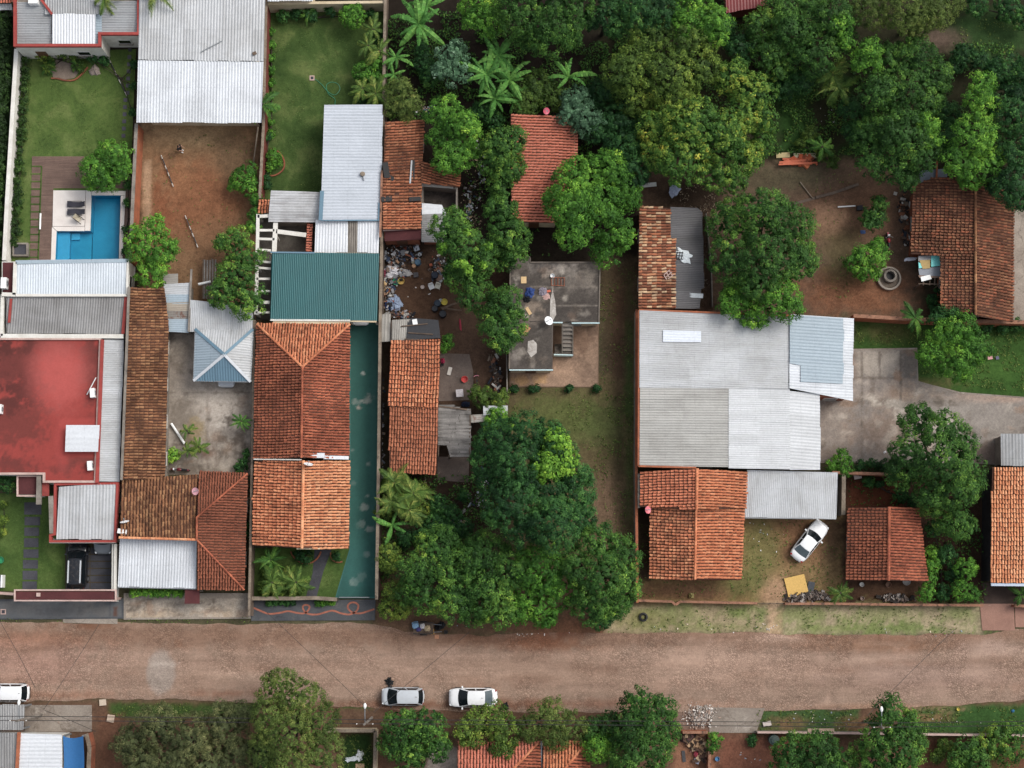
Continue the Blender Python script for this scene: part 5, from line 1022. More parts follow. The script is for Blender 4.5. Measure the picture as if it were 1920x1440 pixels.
painted('yard_screed', [[(1538, 658), (1719, 655), (1721, 714), (1538, 736)], [(1538, 736), (1721, 714), (1721, 866), (1538, 866)], [(1721, 714), (1800, 738), (1800, 867), (1721, 866)], [(1800, 738), (1990, 752), (1990, 880), (1800, 867)]], .058, '#7f7770',
    [(rect(1605, 658, 1690, 705), '#9a9186', 5, 10, .8), (rect(1692, 655, 1721, 712), '#6a635d', 3, 5, .9), ((1640, 685, 30, 20), '#a69c8f', 10, 18, .6), ((1570, 790, 40, 50), '#8f8378', 24, 26, .7), ((1650, 810, 60, 40), '#8d7868', 28, 26, .75), ((1690, 740, 50, 20), '#a28a74', 18, 20, .7), ((1620, 730, 50, 20), '#918880', 18, 20, .7), ((1860, 790, 60, 30), '#8f877f', 24, 22, .7), ((1900, 745, 90, 8), '#a58a78', 8, 8, .7), ((1840, 850, 40, 18), '#7d6a5e', 14, 16, .8), (rect(1614, 660, 1618, 860), '#625950', 2, 3, .8), (rect(1540, 707, 1690, 710.5), '#6a6057', 2, 3, .7), (rect(1687, 656, 1691, 800), '#57504a', 2, 3, .8), (rect(1648, 660, 1651, 708), '#6a6057', 2, 3, .8), (rect(1721, 735, 1990, 738), '#6f655c', 2, 4, .6), ((1650, 756, 50, 4), '#6b5f55', 4, 12, .8), ((1760, 770, 60, 20), '#989087', 18, 20, .6), ((1565, 850, 40, 14), '#6d5f54', 12, 12, .7), ((1590, 690, 12, 30), '#9a7f6c', 10, 12, .6)] + BL(1540, 655, 1920, 868, 120, 6), None, stain_mat('stained_yard', .17))
painted('drive_coating', [[(658, 608), (712, 608), (706, 1030), (657, 1030)], [(657, 1030), (706, 1030), (705, 1119), (631, 1119)]], .078, '#2d5852',
    [((668, 752, 7, 5), '#7f8a84', 2, 6, .6), ((690, 748, 9, 7), '#8f938c', 2, 8, .75), ((672, 765, 4, 3), '#9a9188', 2, 5), ((665, 905, 5, 3), '#7f8a84', 2, 5, .6), ((682, 950, 6, 5), '#87918b', 2, 6, .7), ((690, 870, 4, 3), '#87918b', 2, 4, .7), ((678, 982, 9, 6), '#7f8a84', 2, 7, .6), ((694, 990, 7, 6), '#8a908a', 2, 7, .75), ((676, 1080, 9, 8), '#7f8a84', 2, 8, .6), ((662, 1092, 6, 6), '#8f9790', 2, 7), ((688, 1040, 5, 4), '#87918b', 2, 5, .7), ((660, 845, 4, 3), '#7f8a84', 2, 4, .6), ((680, 700, 3, 3), '#9aa09a', 2, 4), ((670, 1060, 20, 60), '#386a63', 14, 10, .6), ((685, 640, 24, 30), '#28504c', 12, 6, .8), ((700, 800, 6, 200), '#376560', 6, 5, .7), ((664, 960, 8, 80), '#33625c', 8, 8, .6), ((690, 930, 4, 3), '#87918b', 2, 4, .7)], None, stain_mat('stained_smooth', .06))
painted('sidewalk_screed', [[(236, 1122), (466, 1122), (466, 1157), (236, 1158)]], .148, '#9a8f82', [((290, 1150, 50, 8), '#b09c84', 8, 12, .8), ((300, 1130, 60, 8), '#7d746a', 8, 12, .8), ((420, 1150, 40, 8), '#a8937c', 8, 12, .8), ((400, 1128, 60, 8), '#857b70', 8, 12, .7), (rect(236, 1143, 466, 1145), '#6f655b', 2, 5, .6), ((250, 1135, 12, 14), '#6d645b', 6, 10, .7), ((445, 1140, 14, 18), '#b8ab9a', 6, 10, .6)] + BL(236, 1122, 466, 1157, 40, 7), None, stain_mat('stained_rough', .22))
painted('sidewalk_coating', [[(-50, 1128), (228, 1126), (228, 1157), (-50, 1159)]], .128, '#55585b', [((40, 1140, 60, 12), '#666462', 14, 16, .7), ((170, 1145, 50, 10), '#6b6763', 10, 14, .6), ((110, 1148, 30, 8), '#45474b', 8, 14, .7), (rect(212, 1138, 220, 1156), '#5a3f35', 2, 2, .9), (rect(205, 1126, 207, 1157), '#404247', 2, 1, .6)], None, stain_mat('stained_smooth', .06))
painted('terrace_paving', [[(1038, 668), (1121, 668), (1120, 724), (1038, 724)], [(1076, 606), (1121, 606), (1121, 668), (1076, 668)], [(957, 697), (1038, 697), (1038, 724), (957, 724)]], .068, '#8d735f', [((1090, 640, 24, 24), '#735a49', 12, 22, .8), ((1060, 700, 50, 18), '#9c7f68', 16, 22, .7), ((985, 712, 26, 8), '#b08a5c', 8, 12, .8), ((1100, 700, 18, 20), '#6a5547', 10, 18, .7), ((1110, 620, 10, 14), '#5c4a3e', 6, 12, .7), ((1075, 670, 14, 10), '#5f4c40', 6, 14, .7)], None, stain_mat('stained_rough', .22))
# ------------------------------------------------------------------ vegetation
L_MANGO = leaf_mat('leaf_mango', '#1f3b18', '#3a6226', '#648c33', '#8aa83c')
L_DARK = leaf_mat('leaf_dark', '#17331b', '#2d5629', '#4c7a36', '#6a9442')
L_BRIGHT = leaf_mat('leaf_bright', '#2c541b', '#528528', '#7fae34', '#a4c644')
L_YEL = leaf_mat('leaf_yellow_green', '#3c6420', '#6a9a2c', '#95bb3a', '#b0cc4a')
L_OLIVE = leaf_mat('leaf_olive', '#2b421a', '#4e6826', '#7a9236', '#9ca43e')
L_GOLD = leaf_mat('leaf_golden', '#26461c', '#466e28', '#839a36', '#b4ac3c')
L_GREY = leaf_mat('leaf_grey_green', '#353f26', '#545c38', '#74784a', '#8a8a5a')
L_SOFT = leaf_mat('leaf_soft_olive', '#37491f', '#566a2d', '#75823c', '#8a8f48')
L_PALE = leaf_mat('leaf_pale', '#34503a', '#557a58', '#86a487', '#a9bfa6')
L_PALM = leaf_mat('leaf_palm', '#2f4a20', '#4b6828', '#75853a', '#96904a')
L_BAN = leaf_mat('leaf_banana', '#35602a', '#4f8338', '#74a048', '#98b256')
L_HEDGE = leaf_mat('leaf_hedge', '#1a2b13', '#2a431b', '#3f5c25', '#4f6c2c')
M_BARK = surf('bark', '#40372f', '#2f2822', 2, 14, .35)
NR = np.random.default_rng(21)
def leaf_quads(pos, nrm, L, W):
    n = len(pos); nrm = nrm / (np.linalg.norm(nrm, axis=1, keepdims=True) + 1e-9)
    t = NR.normal(size=(n, 3)); t -= nrm * (t * nrm).sum(1, keepdims=True); t /= np.linalg.norm(t, axis=1, keepdims=True) + 1e-9
    b = np.cross(nrm, t); L = L[:, None]; W = W[:, None]
    V = np.stack([pos - t * L / 2, pos + b * W / 2 + nrm * W * .12, pos + t * L / 2 - nrm * L * .12, pos - b * W / 2 + nrm * W * .12], 1).reshape(-1, 3)
    return V, np.arange(4 * n).reshape(n, 4)
def unit(n):
    v = NR.normal(size=(n, 3)); return v / np.linalg.norm(v, axis=1, keepdims=True)
def crown_np(lobes, cr=.34, leaf=.24, asp=.5, dens=1.0, per=22, up=.35, squash=.8, hole=.0, tbias=0.0, low=-.35):
    """lobes: (x, y, z, r). Clumps spread over every lobe's skin, leaves over every clump, sparse big leaves inside"""
    LB = np.array(lobes, float); Vs, Qs, Ts = [], [], []; k = 0
    for i, (x, y, z, r) in enumerate(LB):
        nc = int(dens * 3.6 * r * r / (cr * cr)) + 8
        d = unit(nc); d = d[d[:, 2] > low]; nc = len(d)
        if hole:
            f = fbm(d[:, 0] * 2.5 + i * 7, d[:, 1] * 2.5 + d[:, 2] * 1.7 + 40, 3); d = d[f > hole]; nc = len(d)
        bump = .86 + .3 * (fbm(d[:, 0] * 1.9 + i * 3.1 + 50, d[:, 1] * 1.9 + d[:, 2] + i + 50, 3) - .5) * 2 * .85 + NR.uniform(-.12, .12, nc)
        c = np.array([x, y, z]) + d * (r * bump)[:, None] * np.array([1, 1, squash])
        ok = np.ones(nc, bool)
        for j, (x2, y2, z2, r2) in enumerate(LB):
            if j != i:
                q = (c - np.array([x2, y2, z2])) / np.array([1, 1, squash]); ok &= np.linalg.norm(q, axis=1) > r2 * .74
        c = c[ok]; d = d[ok]; nc = len(c)
        if not nc: continue
        ct = np.clip(NR.normal(.40 + tbias, .15, nc) + .42 * (fbm(c[:, 0] * .5 + 9, c[:, 1] * .5 + 5, 3) - .5) * 2, 0, 1)
        rr = cr * NR.uniform(.65, 1.3, nc)
        ld = unit(nc * per); ld[:, 2] = np.abs(ld[:, 2]) * .9 - .15
        R3 = np.repeat(rr, per)[:, None]
        lp = np.repeat(c, per, 0) + ld * R3 * NR.uniform(.55, 1.08, (nc * per, 1)) * np.array([1, 1, .7])
        nn = ld * .8 + np.repeat(d, per, 0) * .5 + np.array([0, 0, up]) + NR.normal(size=ld.shape) * .28
        s = leaf * NR.uniform(.7, 1.35, nc * per)
        V, Q = leaf_quads(lp, nn, s, s * asp); Vs.append(V); Qs.append(Q + k); k += len(V)
        Ts.append(np.clip(np.repeat(ct, per) + NR.normal(0, .11, nc * per), 0, 1))
        ni = int(24 * r * r) + 6; di = unit(ni); di[:, 2] = np.abs(di[:, 2]) * 1.2 - .2
        lp = np.array([x, y, z]) + di * (r * NR.uniform(.35, .68, (ni, 1)) * np.array([1, 1, squash]))
        s = np.full(ni, leaf * 2.4); V, Q = leaf_quads(lp, di + np.array([0, 0, .6]) + NR.normal(size=di.shape) * .3, s, s * .7); Vs.append(V); Qs.append(Q + k); k += len(V); Ts.append(NR.uniform(.1, .45, ni))
    return np.concatenate(Vs), np.concatenate(Qs), np.concatenate(Ts)
KIND = {   # material, clump radius, leaf size, aspect, leaves per clump, hole
    'mango': (L_MANGO, .34, .21, .42, 32, .12), 'dark': (L_DARK, .32, .2, .42, 32, .1), 'bright': (L_BRIGHT, .34, .2, .5, 30, .2), 'yellow': (L_YEL, .30, .26, .55, 16, .34),
    'olive': (L_OLIVE, .34, .19, .5, 30, .2), 'gold': (L_GOLD, .32, .22, .5, 24, .28), 'grey': (L_GREY, .34, .24, .22, 32, .15), 'soft': (L_SOFT, .3, .18, .36, 30, .15), 'pale': (L_PALE, .3, .24, .4, 18, .34), 'thin': (L_MANGO, .26, .24, .45, 16, .34),
    'hedge': (L_HEDGE, .26, .18, .55, 16, 0), 'shrub': (L_BRIGHT, .2, .17, .5, 16, .2), 'dshrub': (L_DARK, .2, .18, .5, 16, .2), 'gshrub': (L_OLIVE, .2, .2, .3, 18, .25)}
def tree(label, kind, lobes, name='tree', cat='tree', extra=(), group=None, tb=0.0, dens=1.0):
    """lobes: (px, py, radius px, top height m)"""
    mt, cr, lf, asp, per, hole = KIND[kind]; W = []
    hr = random.Random(int(lobes[0][0] * 3 + lobes[0][1]))
    for (x, y, r, ht) in lobes:
        if name == 'tree': ht = max(1.5, ht + hr.uniform(-.14, .14) * ht)
        rm = r / 20.0 * ((1.1 if y < 1250 else 1.04) if name == 'tree' else 1.0); z = max(ht - rm * .8, rm * .35); p = P(x, y, z); W.append((p.x, p.y, z, rm))
    cx = sum(q[0] for q in W) / len(W); cy = sum(q[1] for q in W) / len(W); o = root(name, label, cat, (cx, cy, 0), group)
    V, Q, T = crown_np(W, cr, lf, asp, dens, per, hole=hole, tbias=tb)
    link('crown', np_mesh('crown', V, Q, T, org=(cx, cy, 0)), mt, o)
    for (k2, lob2) in extra:
        m2 = KIND[k2]; W2 = []
        for (x, y, r, ht) in lob2:
            rm = r / 20.0; z = max(ht - rm * .8, rm * .35); p = P(x, y, z); W2.append((p.x, p.y, z, rm))
        V, Q, T = crown_np(W2, m2[1], m2[2], m2[3], 1.0, m2[4], hole=m2[5]); link('crown', np_mesh('crown', V, Q, T, org=(cx, cy, 0)), m2[0], o)
    zt = max(q[2] for q in W); th = .06 + .028 * max(q[3] for q in W) * 2; tr = MB(); fk = min(q[2] for q in W) * .55
    r = random.Random(int(lobes[0][0])); base = Vector((cx, cy, -.05)); f = Vector((cx + r.uniform(-.2, .2), cy + r.uniform(-.2, .2), fk))
    tr.tube([base, base.lerp(f, .5) + Vector((r.uniform(-.1, .1), 0, 0)), f], [th * 1.25, th, th * .85], 8)
    for q in W:
        e = Vector(q[:3]) + Vector((0, 0, -q[3] * .05)); m = f.lerp(e, .5) + Vector((0, 0, -.2)); tr.tube([f - Vector((0, 0, .1)), m, e], [th * .6, th * .4, .04], 6)
        for t in range(3):
            g = e + Vector((r.uniform(-1, 1), r.uniform(-1, 1), r.uniform(-.3, .35))) * q[3] * .5; tr.tube([m.lerp(e, .5), g], [th * .25 + .02, .015], 5)
    tr.obj('trunk', M_BARK, o); return o
def shrub(label, kind, lobes, **kw): return tree(label, kind, lobes, 'shrub', 'shrub', **kw)
# north wood
tree('bright light-green treetop between bananas and dark trees at the top edge', 'bright', [(900, 5, 36, 6), (915, 35, 32, 5.5), (890, 38, 22, 5)])
tree('big mid-green tree at the top edge above the single banana', 'mango', [(985, 15, 52, 8), (1035, 50, 50, 8), (1075, 15, 42, 8), (1000, 70, 36, 6.5), (1040, 0, 45, 8.5), (1065, 70, 26, 6)])
tree('narrow dark green tree at the top edge beside the big mid-green tree', 'dark', [(1135, 15, 34, 7), (1155, 40, 28, 6), (1110, 40, 20, 5)])
tree('blue-green tree at the top edge next to the bright green tree', 'dark', [(1205, 15, 40, 7.5), (1245, 25, 36, 7), (1220, 50, 26, 6)], tb=.1)
tree('vivid green tree at the top edge beside the dark red shed', 'bright', [(1300, 15, 42, 8), (1335, 40, 32, 7.5), (1290, 50, 28, 7), (1345, 65, 20, 6.5)])
tree('large round olive-green tree above the golden-flecked tree', 'olive', [(1178, 130, 46, 7), (1225, 85, 46, 7.5), (1285, 82, 46, 7.5), (1250, 140, 58, 9), (1308, 130, 42, 7.5), (1195, 180, 38, 6.5), (1265, 190, 40, 7), (1320, 85, 26, 6)])
tree('large golden-flecked tree above the charcoal lean-to', 'gold', [(1240, 240, 44, 7), (1300, 238, 54, 8.5), (1355, 258, 48, 8), (1280, 296, 50, 8), (1340, 312, 44, 7.5), (1400, 295, 36, 7), (1235, 290, 34, 6.5), (1375, 335, 26, 6)])
tree('yellow-tinged tree between the olive tree and the grassy clearing', 'gold', [(1375, 145, 36, 7), (1412, 175, 38, 7.5), (1395, 215, 36, 7), (1432, 225, 26, 6.5), (1425, 265, 26, 6)], tb=.05)
tree('dark green understorey tree beside the red tile roof', 'dark', [(1160, 225, 36, 5), (1170, 275, 40, 5.5), (1150, 320, 32, 5), (1190, 320, 28, 5)], tb=-.12)
tree('broad green tree between dark red shed and the fan palms', 'mango', [(1470, 15, 42, 7.5), (1520, 45, 46, 8), (1560, 35, 38, 7.5), (1530, 100, 44, 7.5), (1490, 95, 36, 7), (1580, 70, 28, 6.5), (1480, 55, 34, 7)], extra=(('bright', [(1578, 45, 22, 8), (1588, 75, 16, 7.2)]),))
tree('dry olive tree leaning out beside the dark red shed', 'gold', [(1425, 45, 30, 6.5), (1440, 95, 32, 6.5), (1455, 130, 24, 6)], tb=-.12)
tree('grey-green tree at the top edge above the clearing of soil', 'soft', [(1640, 10, 40, 8), (1700, 15, 46, 8.5), (1755, 20, 38, 8), (1720, 50, 28, 7), (1780, 0, 28, 7.5)], tb=-.02)
tree('big mango tree with a vivid green shoot beside the fan palms', 'mango', [(1665, 120, 42, 7.5), (1715, 115, 44, 8), (1750, 150, 38, 7.5), (1695, 175, 48, 8), (1645, 175, 32, 7), (1735, 190, 34, 7)], extra=(('bright', [(1630, 92, 24, 7.5), (1618, 115, 22, 7), (1640, 120, 16, 6.8)]),), tb=-.04)
tree('mango tree with bright tip above the pale blue block', 'mango', [(1640, 255, 42, 7.5), (1690, 250, 42, 8), (1680, 305, 42, 7.5), (1725, 285, 36, 7.5), (1635, 300, 30, 6.5), (1700, 335, 24, 6)], extra=(('bright', [(1740, 232, 24, 8), (1748, 262, 18, 7.5)]),))
tree('tall vivid green tree overhanging the sooty tile house', 'bright', [(1842, 155, 24, 8), (1842, 195, 32, 8.5), (1828, 255, 40, 9), (1800, 300, 36, 8.5), (1848, 305, 34, 8), (1820, 335, 24, 7)])
tree('wide dark tree at the picture edge behind the sooty tile house', 'dark', [(1885, 140, 40, 7.5), (1905, 205, 46, 8), (1895, 285, 42, 8), (1905, 355, 40, 7.5), (1950, 250, 50, 8), (1870, 340, 24, 6.5), (1940, 150, 45, 8)], tb=-.12)
shrub('low dark bush beyond the clearing above the tall vivid tree', 'dshrub', [(1805, 105, 26, 2.5), (1835, 115, 22, 2.5), (1790, 125, 18, 2)])
shrub('dark bushes at the top corner by the green clearing', 'dshrub', [(1830, 10, 24, 2.5), (1890, 15, 28, 3), (1920, 40, 22, 2.5)])
tree('dark grey-green small tree touching the red tile roof', 'pale', [(1078, 190, 30, 5), (1098, 225, 30, 5), (1065, 215, 22, 4.5)], tb=-.2)
tree('olive bush between banana grove and single banana', 'olive', [(1000, 165, 32, 4), (1035, 185, 28, 4), (985, 195, 26, 3.5)], tb=-.12)
tree('leafy tree beside the red tile roof and rubbish alley', 'mango', [(938, 272, 34, 6), (950, 315, 34, 6), (925, 300, 28, 5.5), (962, 262, 24, 5.5), (940, 345, 26, 5)], tb=.08)
tree('leafy tree between the red tile roof and the flowering tree', 'mango', [(940, 395, 32, 5.5), (955, 445, 36, 6), (930, 470, 28, 5.5), (945, 490, 20, 5), (965, 475, 22, 5)], tb=.06)
tree('rounded green tree over the tiled porch', 'bright', [(833, 212, 32, 6), (868, 243, 33, 6.2), (850, 290, 38, 6.5), (828, 262, 26, 5.5), (880, 285, 22, 5.5), (835, 305, 22, 5.5)], tb=-.14)
tree('tree with yellow blossom clusters beside the rubbish yard', 'mango', [(842, 425, 34, 6.5), (868, 465, 42, 7), (900, 488, 34, 6.5), (868, 515, 36, 6.5), (890, 555, 30, 6), (845, 455, 24, 6)], extra=(('yellow', [(833, 463, 4, 6.6), (826, 472, 4, 6.2), (915, 462, 6, 6.6), (857, 494, 5, 7.3), (868, 495, 5, 7.3), (878, 507, 6, 7.0), (906, 498, 4, 6.8), (875, 437, 4, 7)]),))
tree('green tree beside the concrete roof and the junk alley', 'mango', [(948, 572, 36, 6.5), (930, 612, 34, 6), (958, 615, 30, 6), (942, 640, 22, 5.5)], tb=.08)
tree('large bright mango tree below the red tile roof', 'bright', [(1082, 335, 42, 7), (1140, 325, 44, 7), (1168, 365, 36, 6.5), (1068, 385, 42, 7), (1122, 395, 46, 7.5), (1162, 440, 34, 6.5), (1135, 472, 28, 6), (1075, 435, 34, 6.5), (1040, 375, 22, 6)], tb=-.12)
tree('large round tree beside the charcoal lean-to yard', 'mango', [(1378, 415, 48, 7.5), (1435, 402, 48, 8), (1482, 435, 48, 7.5), (1375, 485, 46, 7.5), (1440, 485, 54, 9), (1500, 490, 36, 7), (1420, 530, 34, 7)], tb=.02)
tree('spreading bright tree overhanging the grey metal shed roof', 'bright', [(1395, 555, 38, 6.5), (1455, 555, 42, 7), (1420, 585, 32, 6.5), (1480, 575, 26, 6), (1370, 570, 22, 6)], tb=-.1)
tree('small tree beside the round planter', 'bright', [(1610, 485, 26, 3.2), (1640, 480, 26, 3.2), (1628, 505, 24, 3), (1645, 460, 14, 3)], tb=-.18)
tree('thin leafy tree near the parked motorcycle', 'thin', [(1638, 405, 24, 3.2), (1650, 380, 14, 3), (1632, 420, 16, 3)])
tree('leafy tree over the concrete yard with two lobes', 'mango', [(1722, 788, 32, 6.5), (1770, 808, 38, 7), (1710, 855, 44, 7), (1768, 865, 48, 8), (1810, 885, 38, 7), (1690, 888, 30, 6), (1752, 925, 38, 6.5), (1800, 918, 34, 6.5), (1805, 830, 26, 6.5)], tb=.02)
tree('round tree on the lawn beside the brick wall', 'bright', [(1798, 622, 34, 5.5), (1828, 652, 30, 5.5), (1798, 678, 36, 5.5), (1748, 662, 28, 4.5), (1770, 630, 26, 5)], tb=-.18)
tree('dark slim tree between brick wall and round lawn tree', 'dark', [(1765, 600, 24, 4), (1785, 595, 18, 4)])
tree('dark evergreen crown above the vivid yellow-green tree', 'dark', [(940, 830, 46, 8.5), (930, 885, 44, 8), (985, 815, 38, 8), (965, 870, 42, 9), (920, 850, 30, 7)], tb=-.08)
tree('vivid yellow-green crown in the middle of the tree mass', 'yellow', [(1040, 850, 33, 9), (1025, 878, 28, 9), (1060, 868, 24, 8.6), (1042, 822, 18, 8.5)], extra=(('dark', [(1040, 855, 46, 8.2), (1075, 890, 34, 7.5), (1030, 820, 30, 7.8)]),))
tree('huge dark green tree below the yellow-green crown', 'dark', [(960, 945, 48, 9), (1018, 938, 54, 10), (1072, 935, 46, 9), (1040, 985, 46, 9.5), (985, 985, 36, 8.5), (1090, 975, 30, 8), (1000, 905, 32, 8.5)])
tree('bushy green tree beside yellow shrub and sidewalk corner', 'mango', [(820, 1030, 42, 6.5), (785, 1075, 38, 6), (845, 1078, 46, 7), (795, 1112, 34, 5.5), (850, 1122, 38, 6), (770, 1108, 26, 5)], tb=.08)
tree('bushy green tree above the loaded handcart', 'mango', [(905, 1045, 46, 7.5), (912, 1105, 46, 7), (955, 1070, 40, 7.5), (890, 1145, 28, 5), (940, 1140, 34, 5.5)], tb=.02)
tree('green tree between the huge dark tree and the street', 'bright', [(1010, 1060, 46, 7.5), (1050, 1095, 42, 7), (985, 1110, 38, 6.5), (1015, 1135, 34, 6), (970, 1140, 26, 5)], tb=-.16)
tree('dense green tree beside the dirt lane and brick wall', 'mango', [(1118, 1015, 38, 7), (1155, 1045, 42, 7), (1125, 1085, 46, 7.5), (1168, 1095, 34, 6.5), (1110, 1130, 36, 6), (1155, 1130, 30, 5.5), (1085, 1060, 34, 7)], tb=.06)
shrub('dark drooping bush on the verge below the dense green tree', 'dshrub', [(1125, 1160, 22, 2.2), (1140, 1150, 18, 2.2)]); shrub('pale green bush sticking out over the street edge', 'shrub', [(1030, 1158, 16, 2), (1024, 1168, 10, 1.6)], tb=-.1)
shrub('yellow-green feathery shrub below the palm clump', 'gshrub', [(728, 1040, 24, 3), (720, 1055, 16, 2.6), (735, 1060, 16, 2.6)], tb=.25); shrub('yellow-green shrub at the sidewalk corner', 'gshrub', [(738, 1110, 24, 3), (730, 1140, 22, 2.6), (755, 1145, 18, 2.6)], tb=.2)
shrub('bright green sapling bush above the dark evergreen crown', 'shrub', [(930, 785, 24, 3.2), (945, 795, 16, 3), (918, 805, 14, 2.8)])
shrub('thin open shrub beside the small sheet roof', 'gshrub', [(905, 745, 22, 2.6), (935, 750, 18, 2.4), (890, 735, 14, 2.2), (945, 740, 10, 2)]); shrub('small bright bush beside the narrow tile house', 'shrub', [(838, 640, 14, 2), (832, 652, 10, 1.8)], tb=-.1)
# gardens on the left
tree('garden tree over the deck by the pool', 'bright', [(183, 318, 34, 3.8), (215, 290, 32, 3.8), (195, 338, 26, 3.2), (222, 318, 22, 3.2), (175, 335, 18, 3)], tb=-.12)
tree('bright tree in the corner of the dirt yard', 'bright', [(285, 432, 28, 4.2), (266, 460, 30, 4.4), (300, 480, 32, 4.4), (285, 512, 30, 4.2), (315, 465, 18, 3.8), (255, 440, 16, 4)], tb=-.02)
tree('leafy tree hanging over the courtyard shed roof', 'mango', [(440, 452, 28, 4.6), (462, 482, 30, 5), (442, 520, 38, 5.5), (420, 552, 30, 5), (462, 562, 34, 5), (415, 455, 14, 4)], tb=.14)
shrub('green shrub against the dark red wall in the dirt yard', 'shrub', [(455, 335, 26, 2.8), (470, 350, 20, 2.6), (440, 348, 14, 2), (468, 318, 16, 2.4)], tb=-.15)
shrub('hanging green creeper on the dark red wall by the pergola', 'shrub', [(478, 400, 14, 2.6), (474, 425, 14, 2.6), (480, 375, 12, 2.6)], tb=-.1)
shrub('clipped light-green round shrub by the cream wall', 'shrub', [(660, 28, 26, 2.8)], tb=.05); shrub('mixed leafy bush over the wall beside the mown lawn', 'shrub', [(685, 135, 26, 2.6), (705, 120, 20, 2.6), (700, 150, 18, 2.4)], tb=-.15)
tree('grey-olive rounded tree beside the long old tile roof', 'soft', [(748, 170, 26, 4.2), (765, 195, 26, 4.2), (740, 200, 22, 4), (760, 215, 16, 3.8)], tb=.06)
tree('pale silvery-green tree next to the banana grove', 'pale', [(845, 105, 30, 4.2), (855, 135, 28, 4.2), (830, 130, 20, 4), (860, 90, 16, 4)])
shrub('dark leafy bush between two banana plants', 'dshrub', [(795, 118, 22, 2.6), (805, 145, 20, 2.4), (790, 90, 18, 2.4)]); shrub('dark low growth below the banana grove', 'dshrub', [(905, 205, 24, 2.6), (925, 225, 20, 2.4), (885, 220, 18, 2.2)])
tree('dark creeper-covered hedge outside the white garden wall', 'hedge', [(x - (y - 30) * .052, y, 20, 2.2) for x in (-50, -22, 5) for y in range(32, 500, 24)], 'hedge', 'hedge', tb=-.05)
tree('long planted border of low shrubs along the white garden wall', 'hedge', [(48 - i * 1.15, 112 + i * 19, 9 + (i % 3) * 1.5, .9) for i in range(19)], 'hedge', 'hedge', tb=.12)
shrub('rocky flowerbed bushes below the red parapet', 'gshrub', [(80, 102, 12, 1.2), (100, 100, 13, 1.3), (120, 104, 13, 1.3), (140, 105, 12, 1.2), (150, 122, 12, 1), (92, 128, 13, 1)], tb=.12)
shrub('dark shrubs beside the stepping stones', 'dshrub', [(252, 120, 8, 1), (250, 160, 8, 1), (248, 210, 8, 1), (172, 108, 10, 1.1), (195, 112, 10, 1)])
shrub('planted corner bush beside the pool deck planks', 'dshrub', [(240, 345, 8, 1), (238, 380, 8, 1), (234, 430, 7, .9), (232, 470, 7, .9)])
shrub('green bush inside the curved brick flowerbed', 'shrub', [(513, 292, 14, 1.6), (508, 312, 10, 1.2), (520, 305, 9, 1)], tb=-.05); shrub('row of low plants along the dark red wall by the lawn', 'shrub', [(508, 60 + i * 24, 8, .8) for i in range(9)], tb=-.12)
shrub('leafy creeper row beside the clipped lawn behind the wall bed', 'dshrub', [(503, 258, 9, 1.4), (499, 335, 9, 1.4), (500, 350, 10, 1.4)])
shrub('bushes along the cream wall at the top of the lawn', 'dshrub', [(530, 28, 13, 1.3), (556, 26, 12, 1.2), (582, 30, 14, 1.5), (620, 20, 12, 1.6), (695, 25, 10, 1.2)])
shrub('bright bush beside the courtyard pole', 'shrub', [(324, 852, 13, 1.2), (318, 862, 8, .9)], tb=.05); shrub('dark bush at the courtyard edge by the hipped tile roof', 'dshrub', [(456, 868, 12, 1.3), (450, 880, 12, 1.2), (462, 850, 8, 1)]); tree('clipped green hedge in front of the white carport', 'shrub', [(250 + i * 11, 1111, 8, 1.4) for i in range(9)], 'hedge', 'hedge', tb=.05)
shrub('planted strip in the gutter gap by the hipped brown house', 'dshrub', [(466, 985, 6, 1.2), (465, 1000, 6, 1.1)])
shrub('dark round shrub beside the maroon entrance block', 'dshrub', [(15, 905, 18, 1.8), (5, 890, 14, 1.6)]); shrub('low plants along the lawn edge by the slate slabs', 'gshrub', [(5, 945, 9, .7), (6, 975, 9, .8), (5, 1000, 8, .7)])
shrub('oval green bush in the brick-edged bed', 'dshrub', [(573, 1043, 14, 1.2), (560, 1040, 10, 1)]); shrub('small round bush by the garden path', 'dshrub', [(632, 1042, 9, .9)]); shrub('flowering strip below the brown front wall', 'dshrub', [(505 + i * 11, 1130, 5, .5) for i in range(5)]); shrub('small green strip beside the front gate wall', 'shrub', [(596 + i * 9, 1131, 5, .5) for i in range(4)], tb=-.1)
# right-hand lots
shrub('leafy creeper beside the grey carport and brick wall', 'shrub', [(1578, 855, 14, 2.2), (1585, 880, 16, 2.2), (1560, 872, 12, 2), (1590, 865, 10, 2)], tb=-.12); shrub('dark green row of weeds along the concrete yard', 'dshrub', [(1612, 875, 13, 1.2), (1636, 872, 12, 1.2), (1660, 874, 13, 1.3), (1680, 870, 12, 1.2)])
tree('olive sapling below the concrete yard tree', 'olive', [(1745, 950, 20, 4), (1755, 935, 16, 4)]); tree('leafy young tree in the dark lot beside the shade-dark wall', 'mango', [(1792, 978, 28, 4.5), (1815, 990, 18, 4), (1770, 985, 16, 4)], tb=.1)
shrub('young tree shoots above the low brick wall by the red paving', 'shrub', [(1812, 1065, 22, 3), (1805, 1105, 22, 2.8), (1825, 1115, 14, 2.4)], tb=-.05); shrub('leafy shrub beside the small square tile house', 'shrub', [(1748, 1060, 15, 2.4), (1742, 1085, 15, 2.4), (1738, 1112, 18, 2.2), (1745, 1035, 12, 2)], tb=-.12); shrub('dark bush behind the small square tile house', 'dshrub', [(1752, 990, 18, 2.4), (1775, 1040, 20, 2), (1790, 1075, 18, 1.8), (1768, 1110, 16, 1.6)])
